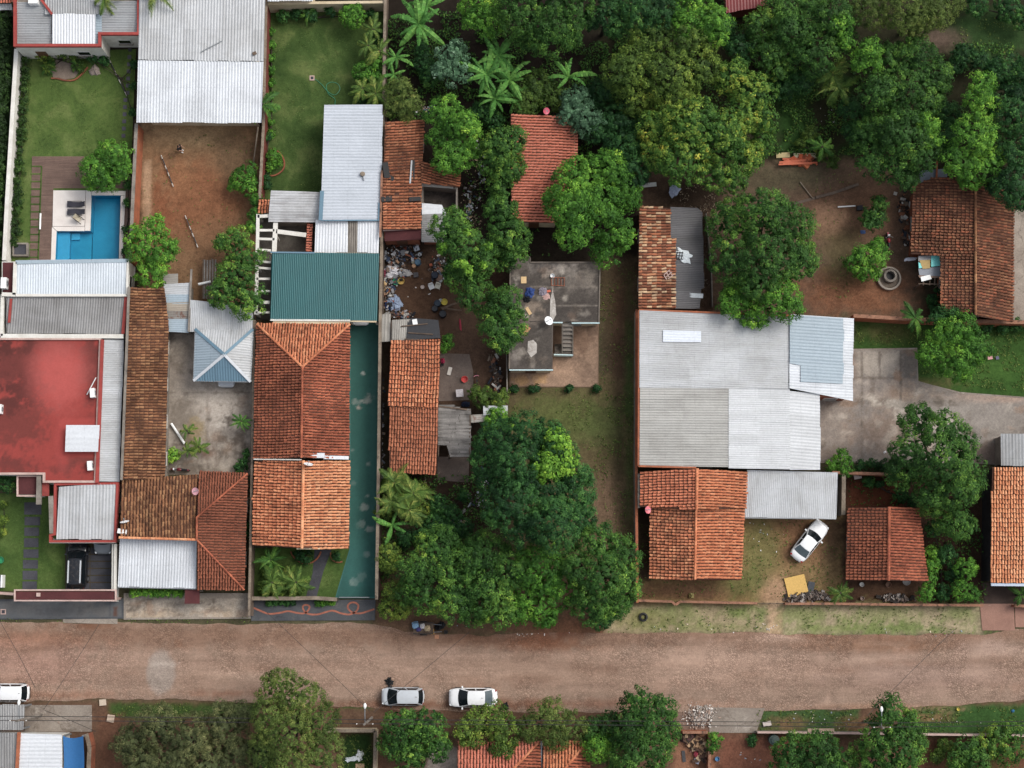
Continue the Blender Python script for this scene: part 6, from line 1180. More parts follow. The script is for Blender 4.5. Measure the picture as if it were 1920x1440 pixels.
shrub('low green plants inside the walled red soil plot', 'dshrub', [(1630, 902, 12, .9), (1650, 908, 8, .8), (1690, 930, 16, 1.4), (1710, 940, 12, 1.2)]); shrub('dark climbing bush below the sooty tile house', 'dshrub', [(1750, 560, 12, 1.6), (1752, 580, 12, 1.6), (1758, 545, 8, 1.2)])
shrub('small bush on the lawn edge by the brick wall', 'dshrub', [(1850, 610, 14, 1.2), (1880, 614, 12, 1.1), (1905, 610, 14, 1.1)]); shrub('feathery plants beside the broken block wall', 'gshrub', [(1520, 250, 16, 1.6), (1545, 285, 20, 2), (1562, 305, 14, 1.6), (1500, 270, 10, 1.2)], tb=-.1)
# south side
tree('wide grey-green feathery tree below the cobbled street', 'grey', [(250, 1395, 40, 5), (300, 1362, 42, 5.5), (355, 1390, 48, 6), (415, 1360, 40, 5.5), (440, 1405, 42, 5.5), (320, 1430, 44, 6), (390, 1435, 44, 6), (270, 1440, 40, 5.5), (450, 1340, 26, 5)])
tree('tall soft olive tree leaning over the street edge', 'soft', [(525, 1292, 40, 8), (562, 1318, 46, 8.5), (592, 1362, 46, 8.5), (540, 1375, 50, 9), (600, 1415, 42, 8), (550, 1430, 48, 8.5), (505, 1345, 34, 8), (500, 1410, 36, 7.5)])
tree('open leafy tree below the parked silver hatchback', 'thin', [(750, 1362, 36, 5), (800, 1368, 38, 5), (770, 1405, 40, 5), (820, 1400, 26, 4.5), (735, 1395, 26, 4.5)])
tree('yellowish tree beside the hipped red tile roof', 'olive', [(892, 1362, 34, 5), (945, 1372, 34, 5), (925, 1345, 26, 4.6), (940, 1400, 24, 4.8), (870, 1375, 20, 4.4)], tb=.06)
tree('twiggy olive tree over the end of the hipped red tile roof', 'soft', [(1030, 1345, 38, 5), (1068, 1365, 32, 4.8), (995, 1365, 28, 4.6), (1040, 1375, 30, 5)], tb=.0)
tree('leafy tree with pointed top beside the white gravel heap', 'mango', [(1200, 1322, 34, 6), (1240, 1328, 28, 6), (1215, 1360, 46, 7), (1245, 1375, 28, 6), (1180, 1365, 28, 6), (1225, 1405, 38, 6.5), (1185, 1420, 38, 6.5)], tb=.0)
tree('small round bright green tree on the hipped roof corner', 'bright', [(1122, 1402, 26, 4.5), (1132, 1390, 16, 4.5)], tb=.02); tree('green filler tree between twiggy tree and gravel heap', 'mango', [(1140, 1360, 26, 4), (1110, 1370, 24, 4), (1155, 1385, 28, 4.5), (1160, 1430, 26, 4.5)], tb=-.05)
tree('broad dark tree beside the round tank lid', 'mango', [(1485, 1408, 34, 5), (1535, 1405, 36, 5.5), (1580, 1425, 30, 5), (1540, 1435, 36, 5.5), (1480, 1440, 34, 5)], tb=-.02)
tree('dense mango tree growing through the wall by the street lamp', 'mango', [(1665, 1338, 34, 6.5), (1695, 1368, 36, 6.5), (1650, 1385, 38, 6.5), (1690, 1412, 40, 7), (1635, 1425, 32, 6), (1720, 1395, 22, 5.5), (1680, 1440, 36, 6.5)], tb=.02)
tree('light yellow-green twiggy tree at the lower corner', 'gold', [(1870, 1380, 26, 3.6), (1890, 1405, 28, 3.6), (1850, 1400, 22, 3.4), (1900, 1375, 20, 3.4)], tb=.02); tree('green shrub tree on the red soil lot', 'mango', [(1812, 1408, 28, 3.6), (1832, 1425, 24, 3.6), (1795, 1425, 22, 3.4)], tb=.04)
shrub('grey-green scrub below the thin verge wall', 'gshrub', [(1770, 1400, 18, 1.6), (1755, 1420, 12, 1.4)], tb=-.1); shrub('bush over the crumbling brick wall', 'shrub', [(1340, 1385, 14, 2), (1336, 1400, 12, 1.8)], tb=-.1); shrub('small dark weed clump on red soil', 'dshrub', [(1410, 1385, 9, .8), (1408, 1394, 6, .6)])
shrub('dark palm-like bush beside the feathery grey tree', 'dshrub', [(485, 1400, 22, 3), (495, 1425, 22, 3)])

# palms and bananas: each frond and leaf is an object of its own
def frond_mesh(L=2.4, droop=.9, n=22, wl=.55, seed=0):
    r = random.Random(seed); mb = MB(); pts = []
    for i in range(n + 1):
        t = i / n; pts.append(Vector((L * (t - .12 * t ** 3), 0, .55 * math.sin(t * 1.7) * L * .35 - droop * t ** 2.4)))
    mb.tube(pts[::3] + [pts[-1]], [.035 * (1 - i / 9) + .008 for i in range(len(pts[::3]) + 1)], 4)
    for i in range(2, n + 1):
        t = i / n; w_ = wl * math.sin(math.pi * min(1, .18 + .8 * t)) ** .7 * r.uniform(.85, 1.1)
        for s in (-1, 1):
            a = pts[i]; d = Vector((.55 + .3 * t, s * .8, -.22 + r.uniform(-.15, .1))).normalized(); e = a + d * w_; k = Vector((.06, 0, 0))
            mb.add([a - k, a + k, e + k * .25 - Vector((0, 0, .05)), e - k * .25 - Vector((0, 0, .05))], [(0, 1, 2, 3)])
    return mb.mesh('frond')
def banana_mesh(L=1.9, W=.5, seed=0):
    r = random.Random(seed); mb = MB(); n = 12; C = []
    for i in range(n + 1):
        t = i / n; C.append(Vector((L * (t - .15 * t ** 3), 0, L * (.5 * t - .62 * t * t) + .1)))
    mb.tube(C[::3], [.04, .032, .024, .016, .01], 5)
    for s in (-1, 1):
        for i in range(n):
            def wv(j): return W / 2 * math.sin(math.pi * (.12 + .86 * j / n)) ** .6
            a, b = C[i], C[i + 1]; tear = r.random() < .35; g = .03 if tear else 0
            e1 = Vector((g, s * wv(i), -.10 * r.uniform(.4, 1.6))); e2 = Vector((-g, s * wv(i + 1), -.10 * r.uniform(.4, 1.6)))
            mb.add([a + Vector((0, 0, .01)), b + Vector((0, 0, .01)), b + e2, a + e1], [(0, 1, 2, 3)])
    return mb.mesh('leaf')
def with_tint(me, base, sp, seed):
    rr = np.random.default_rng(seed); a = me.attributes.new('tint', 'FLOAT', 'FACE'); a.data.foreach_set('value', np.clip(rr.normal(base, sp, len(me.polygons)), 0, 1).astype(np.float32)); return me
FR = {}
def fronds(kind):
    if kind not in FR:
        if kind == 'palm': ms = [with_tint(frond_mesh(2.3, .9 + .2 * i, 22, .5, i), .32 + .13 * i, .16, i) for i in range(4)]; mt = L_PALM
        elif kind == 'dpalm': ms = [with_tint(frond_mesh(2.1, .8 + .2 * i, 22, .42, i), .35 + .1 * i, .12, i + 9) for i in range(4)]; mt = L_MANGO
        else: ms = [with_tint(banana_mesh(1.7 + .2 * i, .33 + .03 * i, i), .25 + .13 * i, .08, i + 4) for i in range(4)]; mt = L_BAN
        for m in ms: m.materials.append(mt)
        FR[kind] = ms
    return FR[kind]
def palm(label, px, py, ht, kind='palm', n=13, scale=1.0, name='palm_tree', cat='palm', pitch=(-.5, .5), stem=.11, group=None):
    z = ht; c = P(px, py, z); b = Vector((c.x, c.y, 0)); o = root(name, label, cat, b, group); r = random.Random(int(px * 3 + py))
    MB().tube([(0, 0, -.05), (.08, .03, z * .5), (0, 0, z)], [stem * 1.5, stem * 1.1, stem], 8).obj('stem', M_BARK if kind != 'banana' else plain('banana_stem', '#6f7a45', .7), o, local=True)
    ms = fronds(kind); nm = 'leaf' if kind == 'banana' else 'frond'
    for i in range(n):
        f = bpy.data.objects.new(nm, ms[r.randrange(4)]); COL.objects.link(f); f.parent = o; f.location = (0, 0, z - .05)
        s = scale * r.uniform(.6, 1.15); f.scale = (s, s, s); f.rotation_euler = (r.uniform(-.5, .5), r.uniform(*pitch), 2 * math.pi * (i + r.uniform(-.6, .6)) / n)
    return o
ban = dict(kind='banana', name='banana_plant', cat='banana plant', pitch=(-.55, .1), stem=.12)
palm('largest banana plant of the grove at the top edge by the brown wall', 785, 45, 3.4, n=14, scale=1.5, **ban); palm('banana plant leaning over the top edge beside the largest one', 800, 12, 3.2, n=9, scale=1.25, **ban)
palm('pale young banana plant against the brown wall', 742, 108, 2.6, n=9, scale=.95, **ban); palm('short banana plant below the pale young one', 738, 140, 2.2, n=8, scale=.85, **ban)
palm('topmost banana plant of the dense grove', 935, 105, 3.4, n=14, scale=1.4, **ban); palm('left banana plant of the dense grove', 912, 140, 3.3, n=14, scale=1.35, **ban); palm('right banana plant of the dense grove', 955, 150, 3.1, n=13, scale=1.3, **ban); palm('lowest banana plant of the dense grove', 928, 185, 2.9, n=12, scale=1.2, **ban); palm('banana plant at the shady side of the dense grove', 965, 185, 2.8, n=12, scale=1.15, **ban)
palm('single banana plant with few leaves over dark soil', 1065, 145, 3.0, n=7, scale=1.25, **ban); palm('dark banana plant below the palm clump', 735, 985, 2.2, n=8, scale=.95, **ban)
for i, (x, y, hh, s, nm) in enumerate(((700, 55, 2.6, 1.0, 'top'), (690, 85, 2.6, .95, 'second'), (712, 95, 2.6, .9, 'third'), (680, 165, 2.6, 1.05, 'fourth'), (705, 175, 2.8, 1.0, 'lowest'))):
    palm('%s arching palm in the row between lawn and brown wall' % nm, x, y, hh, 'palm', 10, s * .8)
palm('palm leaning over the white workshop roof edge', 492, 195, 3.6, 'dpalm', 9, 1.05); 
for x, y, hh, nm in ((740, 905, 3.4, 'upper'), (775, 925, 3.6, 'inner'), (735, 940, 3.4, 'outer'), (768, 955, 3.4, 'lower')): palm('%s golden palm of the clump by the green driveway' % nm, x, y, hh, 'palm', 17, .85)
palm('fan of yellowing palm fronds in the grassy clearing', 1562, 140, 4.0, 'palm', 12, 1.0); palm('yellowing palm just below the fan of fronds', 1575, 165, 3.6, 'palm', 10, .9)
palm('small feathery palm at the broken block wall', 1542, 275, 2.6, 'dpalm', 9, .8); palm('young palm beside the brick wall on the lawn', 1716, 596, 3.0, 'dpalm', 10, .85)
palm('small spiky palm by the low brick wall', 1576, 1112, 1.4, 'palm', 12, .6); palm('papaya plant at the courtyard wall', 452, 790, 2.6, 'dpalm', 13, .55, 'papaya_plant', 'papaya')
palm('little palm beside the courtyard pole', 350, 808, 1.4, 'palm', 8, .5); palm('bushy small palm on the courtyard soil ring', 372, 838, 1.3, 'palm', 10, .55); palm('second small palm on the courtyard soil ring', 352, 845, 1.2, 'palm', 8, .5)
palm('dark spiky palm under the bright orange gable', 508, 1050, 1.8, 'dpalm', 14, .8); palm('garden palm by the brown front wall', 510, 1092, 2.2, 'palm', 12, .8); palm('garden palm beside the dark garden path', 555, 1092, 2.2, 'palm', 12, .8); palm('middle garden palm between two others at the front wall', 533, 1085, 1.8, 'palm', 11, .7)
palm('spiky dark palm in the bed by the cream wall', 578, 25, 1.2, 'dpalm', 12, .5); palm('dark cycad on the rocky flowerbed', 90, 125, .8, 'dpalm', 12, .5); palm('second cycad on the rocky flowerbed', 145, 122, .8, 'dpalm', 12, .5)
palm('small palm beside the dark porch of the striped tile house', 1915, 1115, 1.5, 'dpalm', 9, .6); palm('branch of palm over the parapet house roof', 195, -6, 5.0, 'palm', 9, .9); palm('palm fronds over the top of the grey workshop roof', 290, -12, 5.2, 'palm', 9, .9)

# undergrowth, weeds and leaf litter nobody could count
def scatter(name, label, cat, areas, mt, size, hmax, seed=1):
    """areas: (polygon px, leaves per m2)"""
    r = np.random.default_rng(seed); Ps = []
    for poly, dn in areas:
        xs = [p[0] for p in poly]; ys = [p[1] for p in poly]; A = (max(xs) - min(xs)) * (max(ys) - min(ys)) / 400
        n = int(A * dn); x = r.uniform(min(xs), max(xs), n); y = r.uniform(min(ys), max(ys), n)
        f = fbm(x / 22, y / 22, 4); ok = (sdist(x, y, poly) < 0) & (f > .46); x, y, f = x[ok], y[ok], f[ok]
        z = np.clip((f - .44) * 5, 0, 1) * hmax * r.uniform(.1, 1, len(x))
        d = np.stack([(x - 960) / F, _st + (720 - y) / F * _ct, -_ct + (720 - y) / F * _st], 1); s = (z - H) / d[:, 2]
        Ps.append(np.stack([d[:, 0] * s, d[:, 1] * s, z + .04], 1))
    p = np.concatenate(Ps); n = len(p); s = size * r.uniform(.6, 1.4, n)
    V, Q = leaf_quads(p, NR.normal(size=(n, 3)) * .5 + np.array([0, 0, 1.0]), s, s * .5)
    o = link(name, np_mesh(name, V, Q, np.clip(r.normal(.4, .2, n), 0, 1)), mt); props(o, label, cat, None, 'stuff')
scatter('undergrowth', 'dark weedy undergrowth under the northern trees', 'undergrowth', [(rect(725, 20, 960, 225), 60), (rect(900, 60, 1200, 330), 60), (rect(1130, 0, 1620, 290), 40), (rect(1600, 80, 1920, 300), 40), (rect(860, 300, 1030, 480), 12), (rect(715, 890, 960, 1130), 36), (rect(1740, 890, 1850, 1130), 26), (rect(1590, 900, 1700, 948), 12)], L_MANGO, .24, .9, 3)
scatter('weeds', 'patchy low weeds and grass tufts on verges and yards', 'weeds', [(rect(1135, 1136, 1440, 1186), 10), (rect(1472, 1138, 1836, 1190), 12), (rect(1200, 960, 1590, 1120), 12), (rect(960, 730, 1195, 900), 14), (rect(1125, 500, 1195, 1120), 10), (rect(1455, 140, 1600, 290), 34), ([(1605, 612), (1920, 612), (1920, 736), (1800, 722), (1728, 702), (1724, 648), (1605, 646)], 34), (rect(1800, 20, 1920, 130), 26), (rect(1700, 1325, 1920, 1376), 34), (rect(1420, 1332, 1610, 1372), 24), (rect(205, 1318, 480, 1345), 26), (rect(640, 1375, 700, 1440), 30), (rect(270, 240, 485, 540), 2.5), (rect(1520, 440, 1620, 560), 7), (rect(1480, 300, 1600, 420), 6), (rect(240, 1156, 470, 1168), 20), (rect(0, 1158, 120, 1168), 20)], L_SOFT, .17, .16, 4)
scatter('leaf_litter', 'pale fallen leaves and litter on dark soil near the charcoal lean-to', 'litter', [(rect(1275, 345, 1360, 400), 60), (rect(1310, 355, 1345, 560), 30), (rect(860, 300, 905, 480), 30), (rect(720, 880, 905, 1000), 14)], debris_mat('litter', ['#6b5a48', '#8c7a64', '#4b3d31', '#a8977e', '#5b4636']), .16, .05, 6)

scatter('lawn_grass', 'short mown grass tufts on the garden lawns', 'grass', [(rect(42, 105, 246, 290), 60), ([(506, 40), (700, 40), (690, 190), (605, 200), (600, 355), (520, 355)], 60), (rect(0, 930, 122, 1104), 50), (rect(500, 1032, 640, 1116), 40)], leaf_mat('leaf_lawn', '#33501f', '#4a602a', '#67743c', '#80844a'), .13, .05, 8)
shrub('tangled low planting around the garden palms by the front wall', 'gshrub', [(500, 1070, 14, 1.2), (520, 1075, 14, 1.2), (540, 1072, 12, 1.0), (495, 1100, 14, 1.3), (525, 1108, 14, 1.2), (560, 1105, 12, 1.1), (545, 1095, 12, 1.1)], tb=-.12)
shrub('tangled leafy growth at the foot of the golden palm clump', 'gshrub', [(725, 915, 18, 2.2), (755, 945, 22, 2.6), (785, 920, 18, 2.2), (720, 960, 18, 2.2), (790, 955, 16, 2), (755, 900, 18, 2.4)], tb=-.02)
shrub('scrubby dark bushes in the narrow lot behind the huge dark tree', 'dshrub', [(820, 945, 20, 2), (845, 965, 20, 2), (870, 990, 20, 2.2), (815, 985, 22, 2.4), (840, 1000, 22, 2.6), (790, 1000, 20, 2.2), (870, 930, 12, 1.2), (760, 1010, 18, 2)])
shrub('bushy undergrowth strip beside the row of arching palms', 'dshrub', [(712, 70, 14, 1.6), (700, 110, 16, 1.6), (690, 150, 14, 1.6), (712, 140, 14, 1.8), (680, 185, 14, 1.4), (705, 190, 14, 1.6)], tb=.05)
tree('dark filler tree behind the large olive-green tree', 'dark', [(1110, 190, 24, 3.6), (1130, 170, 26, 4), (1120, 245, 26, 4)], tb=-.1)
tree('dark filler trees between yellow-tinged tree and fan palms', 'dark', [(1470, 160, 26, 4), (1500, 150, 24, 4), (1350, 60, 30, 5), (1390, 90, 26, 5)], tb=-.05)
tree('shady filler tree between the two big mango trees', 'dark', [(1600, 205, 28, 4.5), (1775, 215, 26, 5), (1770, 260, 26, 5), (1600, 250, 20, 4)], tb=-.05)

for _x, _l in ((997, 'pair of small dark bushes at the brick terrace edge'), (1066, 'single small dark bush at the middle of the brick terrace edge'), (1118, 'small dark bush at the terrace corner by the dirt lane'), (962, 'dark round bush beside the terrace and small sheet roof')): shrub(_l, 'dshrub', [(_x, 729, 7, .7), (_x + (10 if _x == 997 else 3), 728, 6, .6)], tb=-.2)
# ------------------------------------------------------------------ vehicles
M_TAIL = plain('tail_light', '#8e1518', .25); M_HEAD = plain('head_light', '#d9dde0', .15); M_RIM = plain('wheel_rim', '#9da1a5', .35, .5); M_CARGL = plain('car_glass', '#12181c', .12, 0, .35, .1); M_TRIM = plain('black_trim', '#1b1c1f', .5)
M_REARGL = plain('rear_glass', '#4d5a60', .3, 0, .4, .2)
SPEC = {'sedan': dict(L=4.4, W=1.76, H=1.44, xa=.22, xb=.41, xc=.73, xd=.89, hood=.86, boot=.95), 'old': dict(L=4.25, W=1.68, H=1.40, xa=.31, xb=.45, xc=.70, xd=.86, hood=.86, boot=.92), 'hatch': dict(L=3.85, W=1.68, H=1.5, xa=.17, xb=.40, xc=.87, xd=.965, hood=.92, boot=.97), 'suv': dict(L=4.5, W=1.84, H=1.68, xa=.24, xb=.40, xc=.90, xd=.975, hood=1.02, boot=1.05)}
def car(label, px, py, ang, kind, colour, rails=False, rearlight=None):
    """ang: heading of the nose in degrees, counter-clockwise from the picture's right"""
    S = SPEC[kind]; L, W, Hh = S['L'], S['W'], S['H']; p = P(px, py, .8); o = root('car', label, 'car', (p.x, p.y, .06), None, R(ang)); B = colour
    X = lambda t: L / 2 - t * L; belt = .94 if kind != 'suv' else 1.08; mb = MB()
    N = 26; sec = []
    for i in range(N + 1):
        t = .5 - .5 * math.copysign(abs(1 - 2 * i / N) ** .72, 1 - 2 * i / N); s = abs(2 * t - 1); w_ = W / 2 * (1 - .34 * s ** 9 - .05 * s ** 2)
        zt = belt
        if t < S['xa'] + .03: q = t / (S['xa'] + .03); zt = S['hood'] - .14 + (belt - S['hood'] + .14) * q ** .55
        if t > S['xd'] - .02: q = (1 - t) / (1 - S['xd'] + .02); zt = S['boot'] - .10 + (belt - S['boot'] + .10) * min(1, q ** .6)
        e = max(0, (s - .9) / .1); zb = .2 + .12 * e; zt -= .10 * e
        half = [(0, zb), (w_ * .86, zb), (w_ * .985, zb + .12), (w_, (zb + zt) / 2 + .02), (w_ * .985, zt - .13), (w_ * .93, zt - .03), (w_ * .78, zt + .012), (w_ * .4, zt + .03), (0, zt + .035)]
        sec.append([(X(t) - (0), y, z) for y, z in half] + [(X(t), -y, z) for y, z in half[-2:0:-1]])
    k = len(sec[0]); vs = [v for s_ in sec for v in s_]; fs = [(i * k + j, (i + 1) * k + j, (i + 1) * k + (j + 1) % k, i * k + (j + 1) % k) for i in range(N) for j in range(k)] + [tuple(range(k)), tuple(N * k + j for j in range(k))[::-1]]
    mb.add(vs, fs); body = mb.obj('body', B, o, smooth=True, local=True)
    wb, wr = W / 2 * .92, W / 2 * .70; zr = Hh - .05; bl = belt - .02
    def ws(s, t, e=0.0, m=0.0): s = (2 * s - 1) * (1 - m); t = m * .8 + t * (1 - 1.6 * m); return (X(S['xa'] + (S['xb'] - S['xa']) * t) + .16 * (1 - s * s) * (1 - .6 * t) + e * .6, s * (wb + (wr - wb) * t), bl + (zr - bl) * t + .045 * (1 - s * s) * t + e)
    def rw(s, t, e=0.0, m=0.0): s = (2 * s - 1) * (1 - m); t = m * .8 + t * (1 - 1.6 * m); return (X(S['xd'] + (S['xc'] - S['xd']) * t) - .10 * (1 - s * s) * (1 - .5 * t) - e * .6, s * (wb * .97 + (wr - wb * .97) * t), bl + (zr - bl) * t + .045 * (1 - s * s) * t + e)
    def rf(s, t, e=0.0): s = 2 * s - 1; x0 = X(S['xb']) + .064 * (1 - s * s); x1 = X(S['xc']) - .05 * (1 - s * s); return (x0 + (x1 - x0) * t, s * wr, zr + .045 * (1 - s * s) + .035 * math.sin(math.pi * t) + e)
    def sd(sg, t, v, e=0.0):
        xb_ = X(S['xa']) + (X(S['xd']) - X(S['xa'])) * t; xt = X(S['xb']) + (X(S['xc']) - X(S['xb'])) * t; return (xb_ + (xt - xb_) * v, sg * (wb + (wr - wb) * v + e), bl + (zr - bl) * v + .0)
    cb = MB(); cb.grid(ws, 8, 4); cb.grid(rw, 8, 4, True); cb.grid(rf, 8, 6)
    for sg in (1, -1): cb.grid(lambda u, v: sd(sg, u, v), 8, 4, sg < 0)
    cab = cb.obj('cabin', B, o, smooth=True, local=True)
    MB().grid(lambda s, t: ws(s, t, .012, .05), 8, 4).obj('windscreen', M_CARGL, o, smooth=True, local=True)
    MB().grid(lambda s, t: rw(s, t, .012, .07), 8, 4, True).obj('rear_window', M_REARGL if kind in ('sedan', 'old') else M_CARGL, o, smooth=True, local=True)
    for sg in (1, -1):
        for a, b in ((.10, .47), (.51, .90)): MB().grid(lambda u, v: sd(sg, a + (b - a) * u, .12 + .76 * v, .014), 4, 2).obj('side_window', M_CARGL, o, local=True)
        mr = MB(); mr.box((X(S['xa'] + .06), sg * (W / 2 + .07), belt + .03), (.13, .2, .13)); mr.obj('mirror', B if kind != 'hatch' else M_TRIM, o, local=True)
        hl = MB(); hl.box((L / 2 - .19, sg * W * .335, S['hood'] - .155), (.2, .26, .1), -sg * .5, 0, .25); hl.obj('headlight', M_HEAD, o, local=True)
        tl = MB(); tl.box((-L / 2 + .15, sg * W * .345, S['boot'] - .14), (.14, .22, .14), sg * .5, 0, -.2); tl.obj('tail_light', M_TAIL, o, local=True)
        for x in (X(.19), X(.80)):
            rot = Matrix.Rotation(R(90), 3, 'X'); wt = MB().lathe([(.20, -.1), (.30, -.1), (.315, -.06), (.315, .06), (.30, .1), (.20, .1)], (x, sg * (W / 2 - .085), .315), 16, rot); tw = wt.obj('wheel', M_BLACK, o, local=True)
            MB().lathe([(.0, .09), (.08, .092), (.20, .085)], (x, sg * (W / 2 - .085), .315), 12, Matrix.Rotation(R(-90 * sg), 3, 'X')).obj('rim', M_RIM, tw, local=True)
        if rails: MB().bar((X(S['xb'] + .03), sg * wr * .86, Hh + .05), (X(S['xc'] - .02), sg * wr * .86, Hh + .05), .12, .05).obj('roof_rail', plain('rail_silver', '#c9cdd0', .3, .3), o, local=True)
    for e, nm, mt in ((1, 'front_bumper', M_TRIM), (-1, 'rear_bumper', M_TRIM)): MB().box((e * (L / 2 + .0), 0, .36), (.06, W * .62, .12)).obj(nm, mt, o, local=True)
    MB().box((-L / 2 - .02, 0, .62), (.03, .42, .13)).obj('number_plate', M_PLASTW, o, local=True)
    for s in (.25, .6): MB().bar(ws(s, .08, .03), ws(s + .22, .3, .03), .02, .02).obj('wiper', M_TRIM, o, local=True)
    if kind in ('hatch', 'sedan'): MB().bar((X(S['xc'] - .06), 0, Hh + .02), (X(S['xc'] - .02), 0, Hh + .12), .03, .03).obj('aerial', M_TRIM, o, local=True)
    return o
C_WHITE = paint_mat('car_white', '#e2e4e6'); C_SILVER = paint_mat('car_silver', '#bcc2c9', .3, .1); C_BLACK = paint_mat('car_black', '#12161c', .2); C_GREY = paint_mat('car_grey', '#6d7379', .3, .2)
car('silver hatchback parked at the street edge behind a white sedan', 755, 1306, 180, 'hatch', C_SILVER)
car('white sedan parked on the street in front of the yellowish tree', 887, 1308, 180, 'sedan', C_WHITE)
car('old white sedan parked at an angle in the dirt yard', 1518, 1014, 51, 'old', C_WHITE)
car('black estate car with silver roof rails on dark paving', 145, 1058, 90, 'suv', C_BLACK, True)
car('white hatchback with red tail lights cut by the picture edge', 14, 1299, 180, 'hatch', C_WHITE)
car('silver car peeking out from under the hipped gazebo', 425, 682, 270, 'sedan', C_SILVER)
car('dark car parked under the garage wing roof', 194, 994, 270, 'sedan', C_GREY)
car('white car parked under the dark green metal roof', 677, 566, 270, 'sedan', C_WHITE)

def motorcycle(label, px, py, ang, colour, seat='#17171a'):
    p = P(px, py, .4); o = root('motorcycle', label, 'motorcycle', (p.x, p.y, .06), None, R(ang)); rot = Matrix.Rotation(R(90), 3, 'X'); mt = plain('moto_' + colour.strip('#'), colour, .35)
    for x in (-.62, .62):
        wl = MB().lathe([(.22, -.05), (.29, -.05), (.30, 0), (.29, .05), (.22, .05), (.22, -.05)], (x, 0, .3), 16, rot).obj('wheel', M_BLACK, o, local=True); MB().lathe([(0, .02), (.05, .03), (.22, .01)], (x, 0, .3), 10, rot).obj('rim', M_RIM, wl, local=True)
    m = MB().grid(lambda u, v: (.28 - .5 * u + .0, .16 * math.cos(math.pi * v) * math.sin(math.pi * (.15 + .7 * u)), .72 + .17 * math.sin(math.pi * v) * math.sin(math.pi * (.15 + .7 * u))), 6, 6); m.obj('fuel_tank', mt, o, smooth=True, local=True)
    m = MB().grid(lambda u, v: (-.1 - .62 * u, .13 * math.cos(math.pi * v) * (1 - .3 * u), .74 + .06 * math.sin(math.pi * v) + .05 * u), 6, 4); m.obj('seat', plain('seat_black', seat, .6), o, smooth=True, local=True)
    m = MB().box((-.05, 0, .42), (.42, .24, .3)); m.bar((.62, 0, .3), (.36, 0, .9), .07); m.bar((-.62, 0, .3), (-.1, 0, .5), .07); m.bar((.36, 0, .85), (-.4, 0, .62), .06); m.obj('frame', M_TRIM, o, local=True)
    m = MB().tube([(.22, .36, .98), (.32, .2, 1.02), (.38, 0, .98), (.32, -.2, 1.02), (.22, -.36, .98)], .018, 6); m.obj('handlebar', M_STEEL, o, local=True); MB().box((.5, 0, .88), (.1, .2, .2)).obj('headlight', M_HEAD, o, local=True)
    for x, z in ((.62, .62), (-.66, .62)): MB().box((x, 0, z), (.42, .14, .04), 0, 0, .1 if x > 0 else -.1).obj('mudguard', mt, o, local=True)
    return o
motorcycle('red and black motorcycle parked beside the round planter tree', 1665, 453, 92, '#8e1f2c'); motorcycle('dark red motorcycle in the shade of the courtyard', 338, 881, 176, '#5e1822')
# child's bicycle, handcart
def bicycle(label, px, py, ang, col):
    p = P(px, py, .3); o = root('bicycle', label, 'bicycle', (p.x, p.y, .05), None, R(ang)); rot = Matrix.Rotation(R(90), 3, 'X')
    for x in (-.42, .42): MB().lathe([(.24, -.02), (.27, -.02), (.27, .02), (.24, .02), (.24, -.02)], (x, 0, .27), 16, rot).obj('wheel', M_BLACK, o, local=True)
    m = MB()
    for a, b in (((-.42, 0, .27), (-.1, 0, .27)), ((-.1, 0, .27), (-.2, 0, .62)), ((-.2, 0, .6), (.3, 0, .62)), ((-.1, 0, .27), (.3, 0, .55)), ((.42, 0, .27), (.28, 0, .72)), ((-.42, 0, .27), (-.2, 0, .58))): m.bar(a, b, .035)
    m.obj('frame', M_TRIM, o, local=True); MB().tube([(.2, .24, .76), (.28, .1, .74), (.28, -.1, .74), (.2, -.24, .76)], .025, 6).obj('handlebar', plain('pink_grip', col, .5), o, local=True); MB().box((-.22, 0, .66), (.22, .13, .06)).obj('saddle', M_TRIM, o, local=True)
bicycle("child's bicycle with pink handlebar on the soil by the patio", 894, 711, 96, '#d9869a')
hcp = P(800, 1178, .5); hcart = root('handcart', 'loaded handcart at the street edge under the trees', 'handcart', (hcp.x, hcp.y, .04))
MB().box((-.3, 0, .55), (1.85, 1.05, .08)).obj('bed', M_WOOD, hcart, local=True)
for y in (-.5, .5): MB().box((-.3, y, .72), (1.85, .05, .3)).obj('side_board', M_TRIM, hcart, local=True)
for y in (-.6, .6):
    wl = MB().lathe([(.28, -.04), (.33, -.04), (.33, .04), (.28, .04), (.28, -.04)], (-.3, y, .33), 16, Matrix.Rotation(R(90), 3, 'X')).obj('wheel', M_BLACK, hcart, local=True)
    MB().bar((.6, y * .6, .55), (1.4, y * .5, .8), .05).obj('handle', M_STEEL, hcart, local=True)

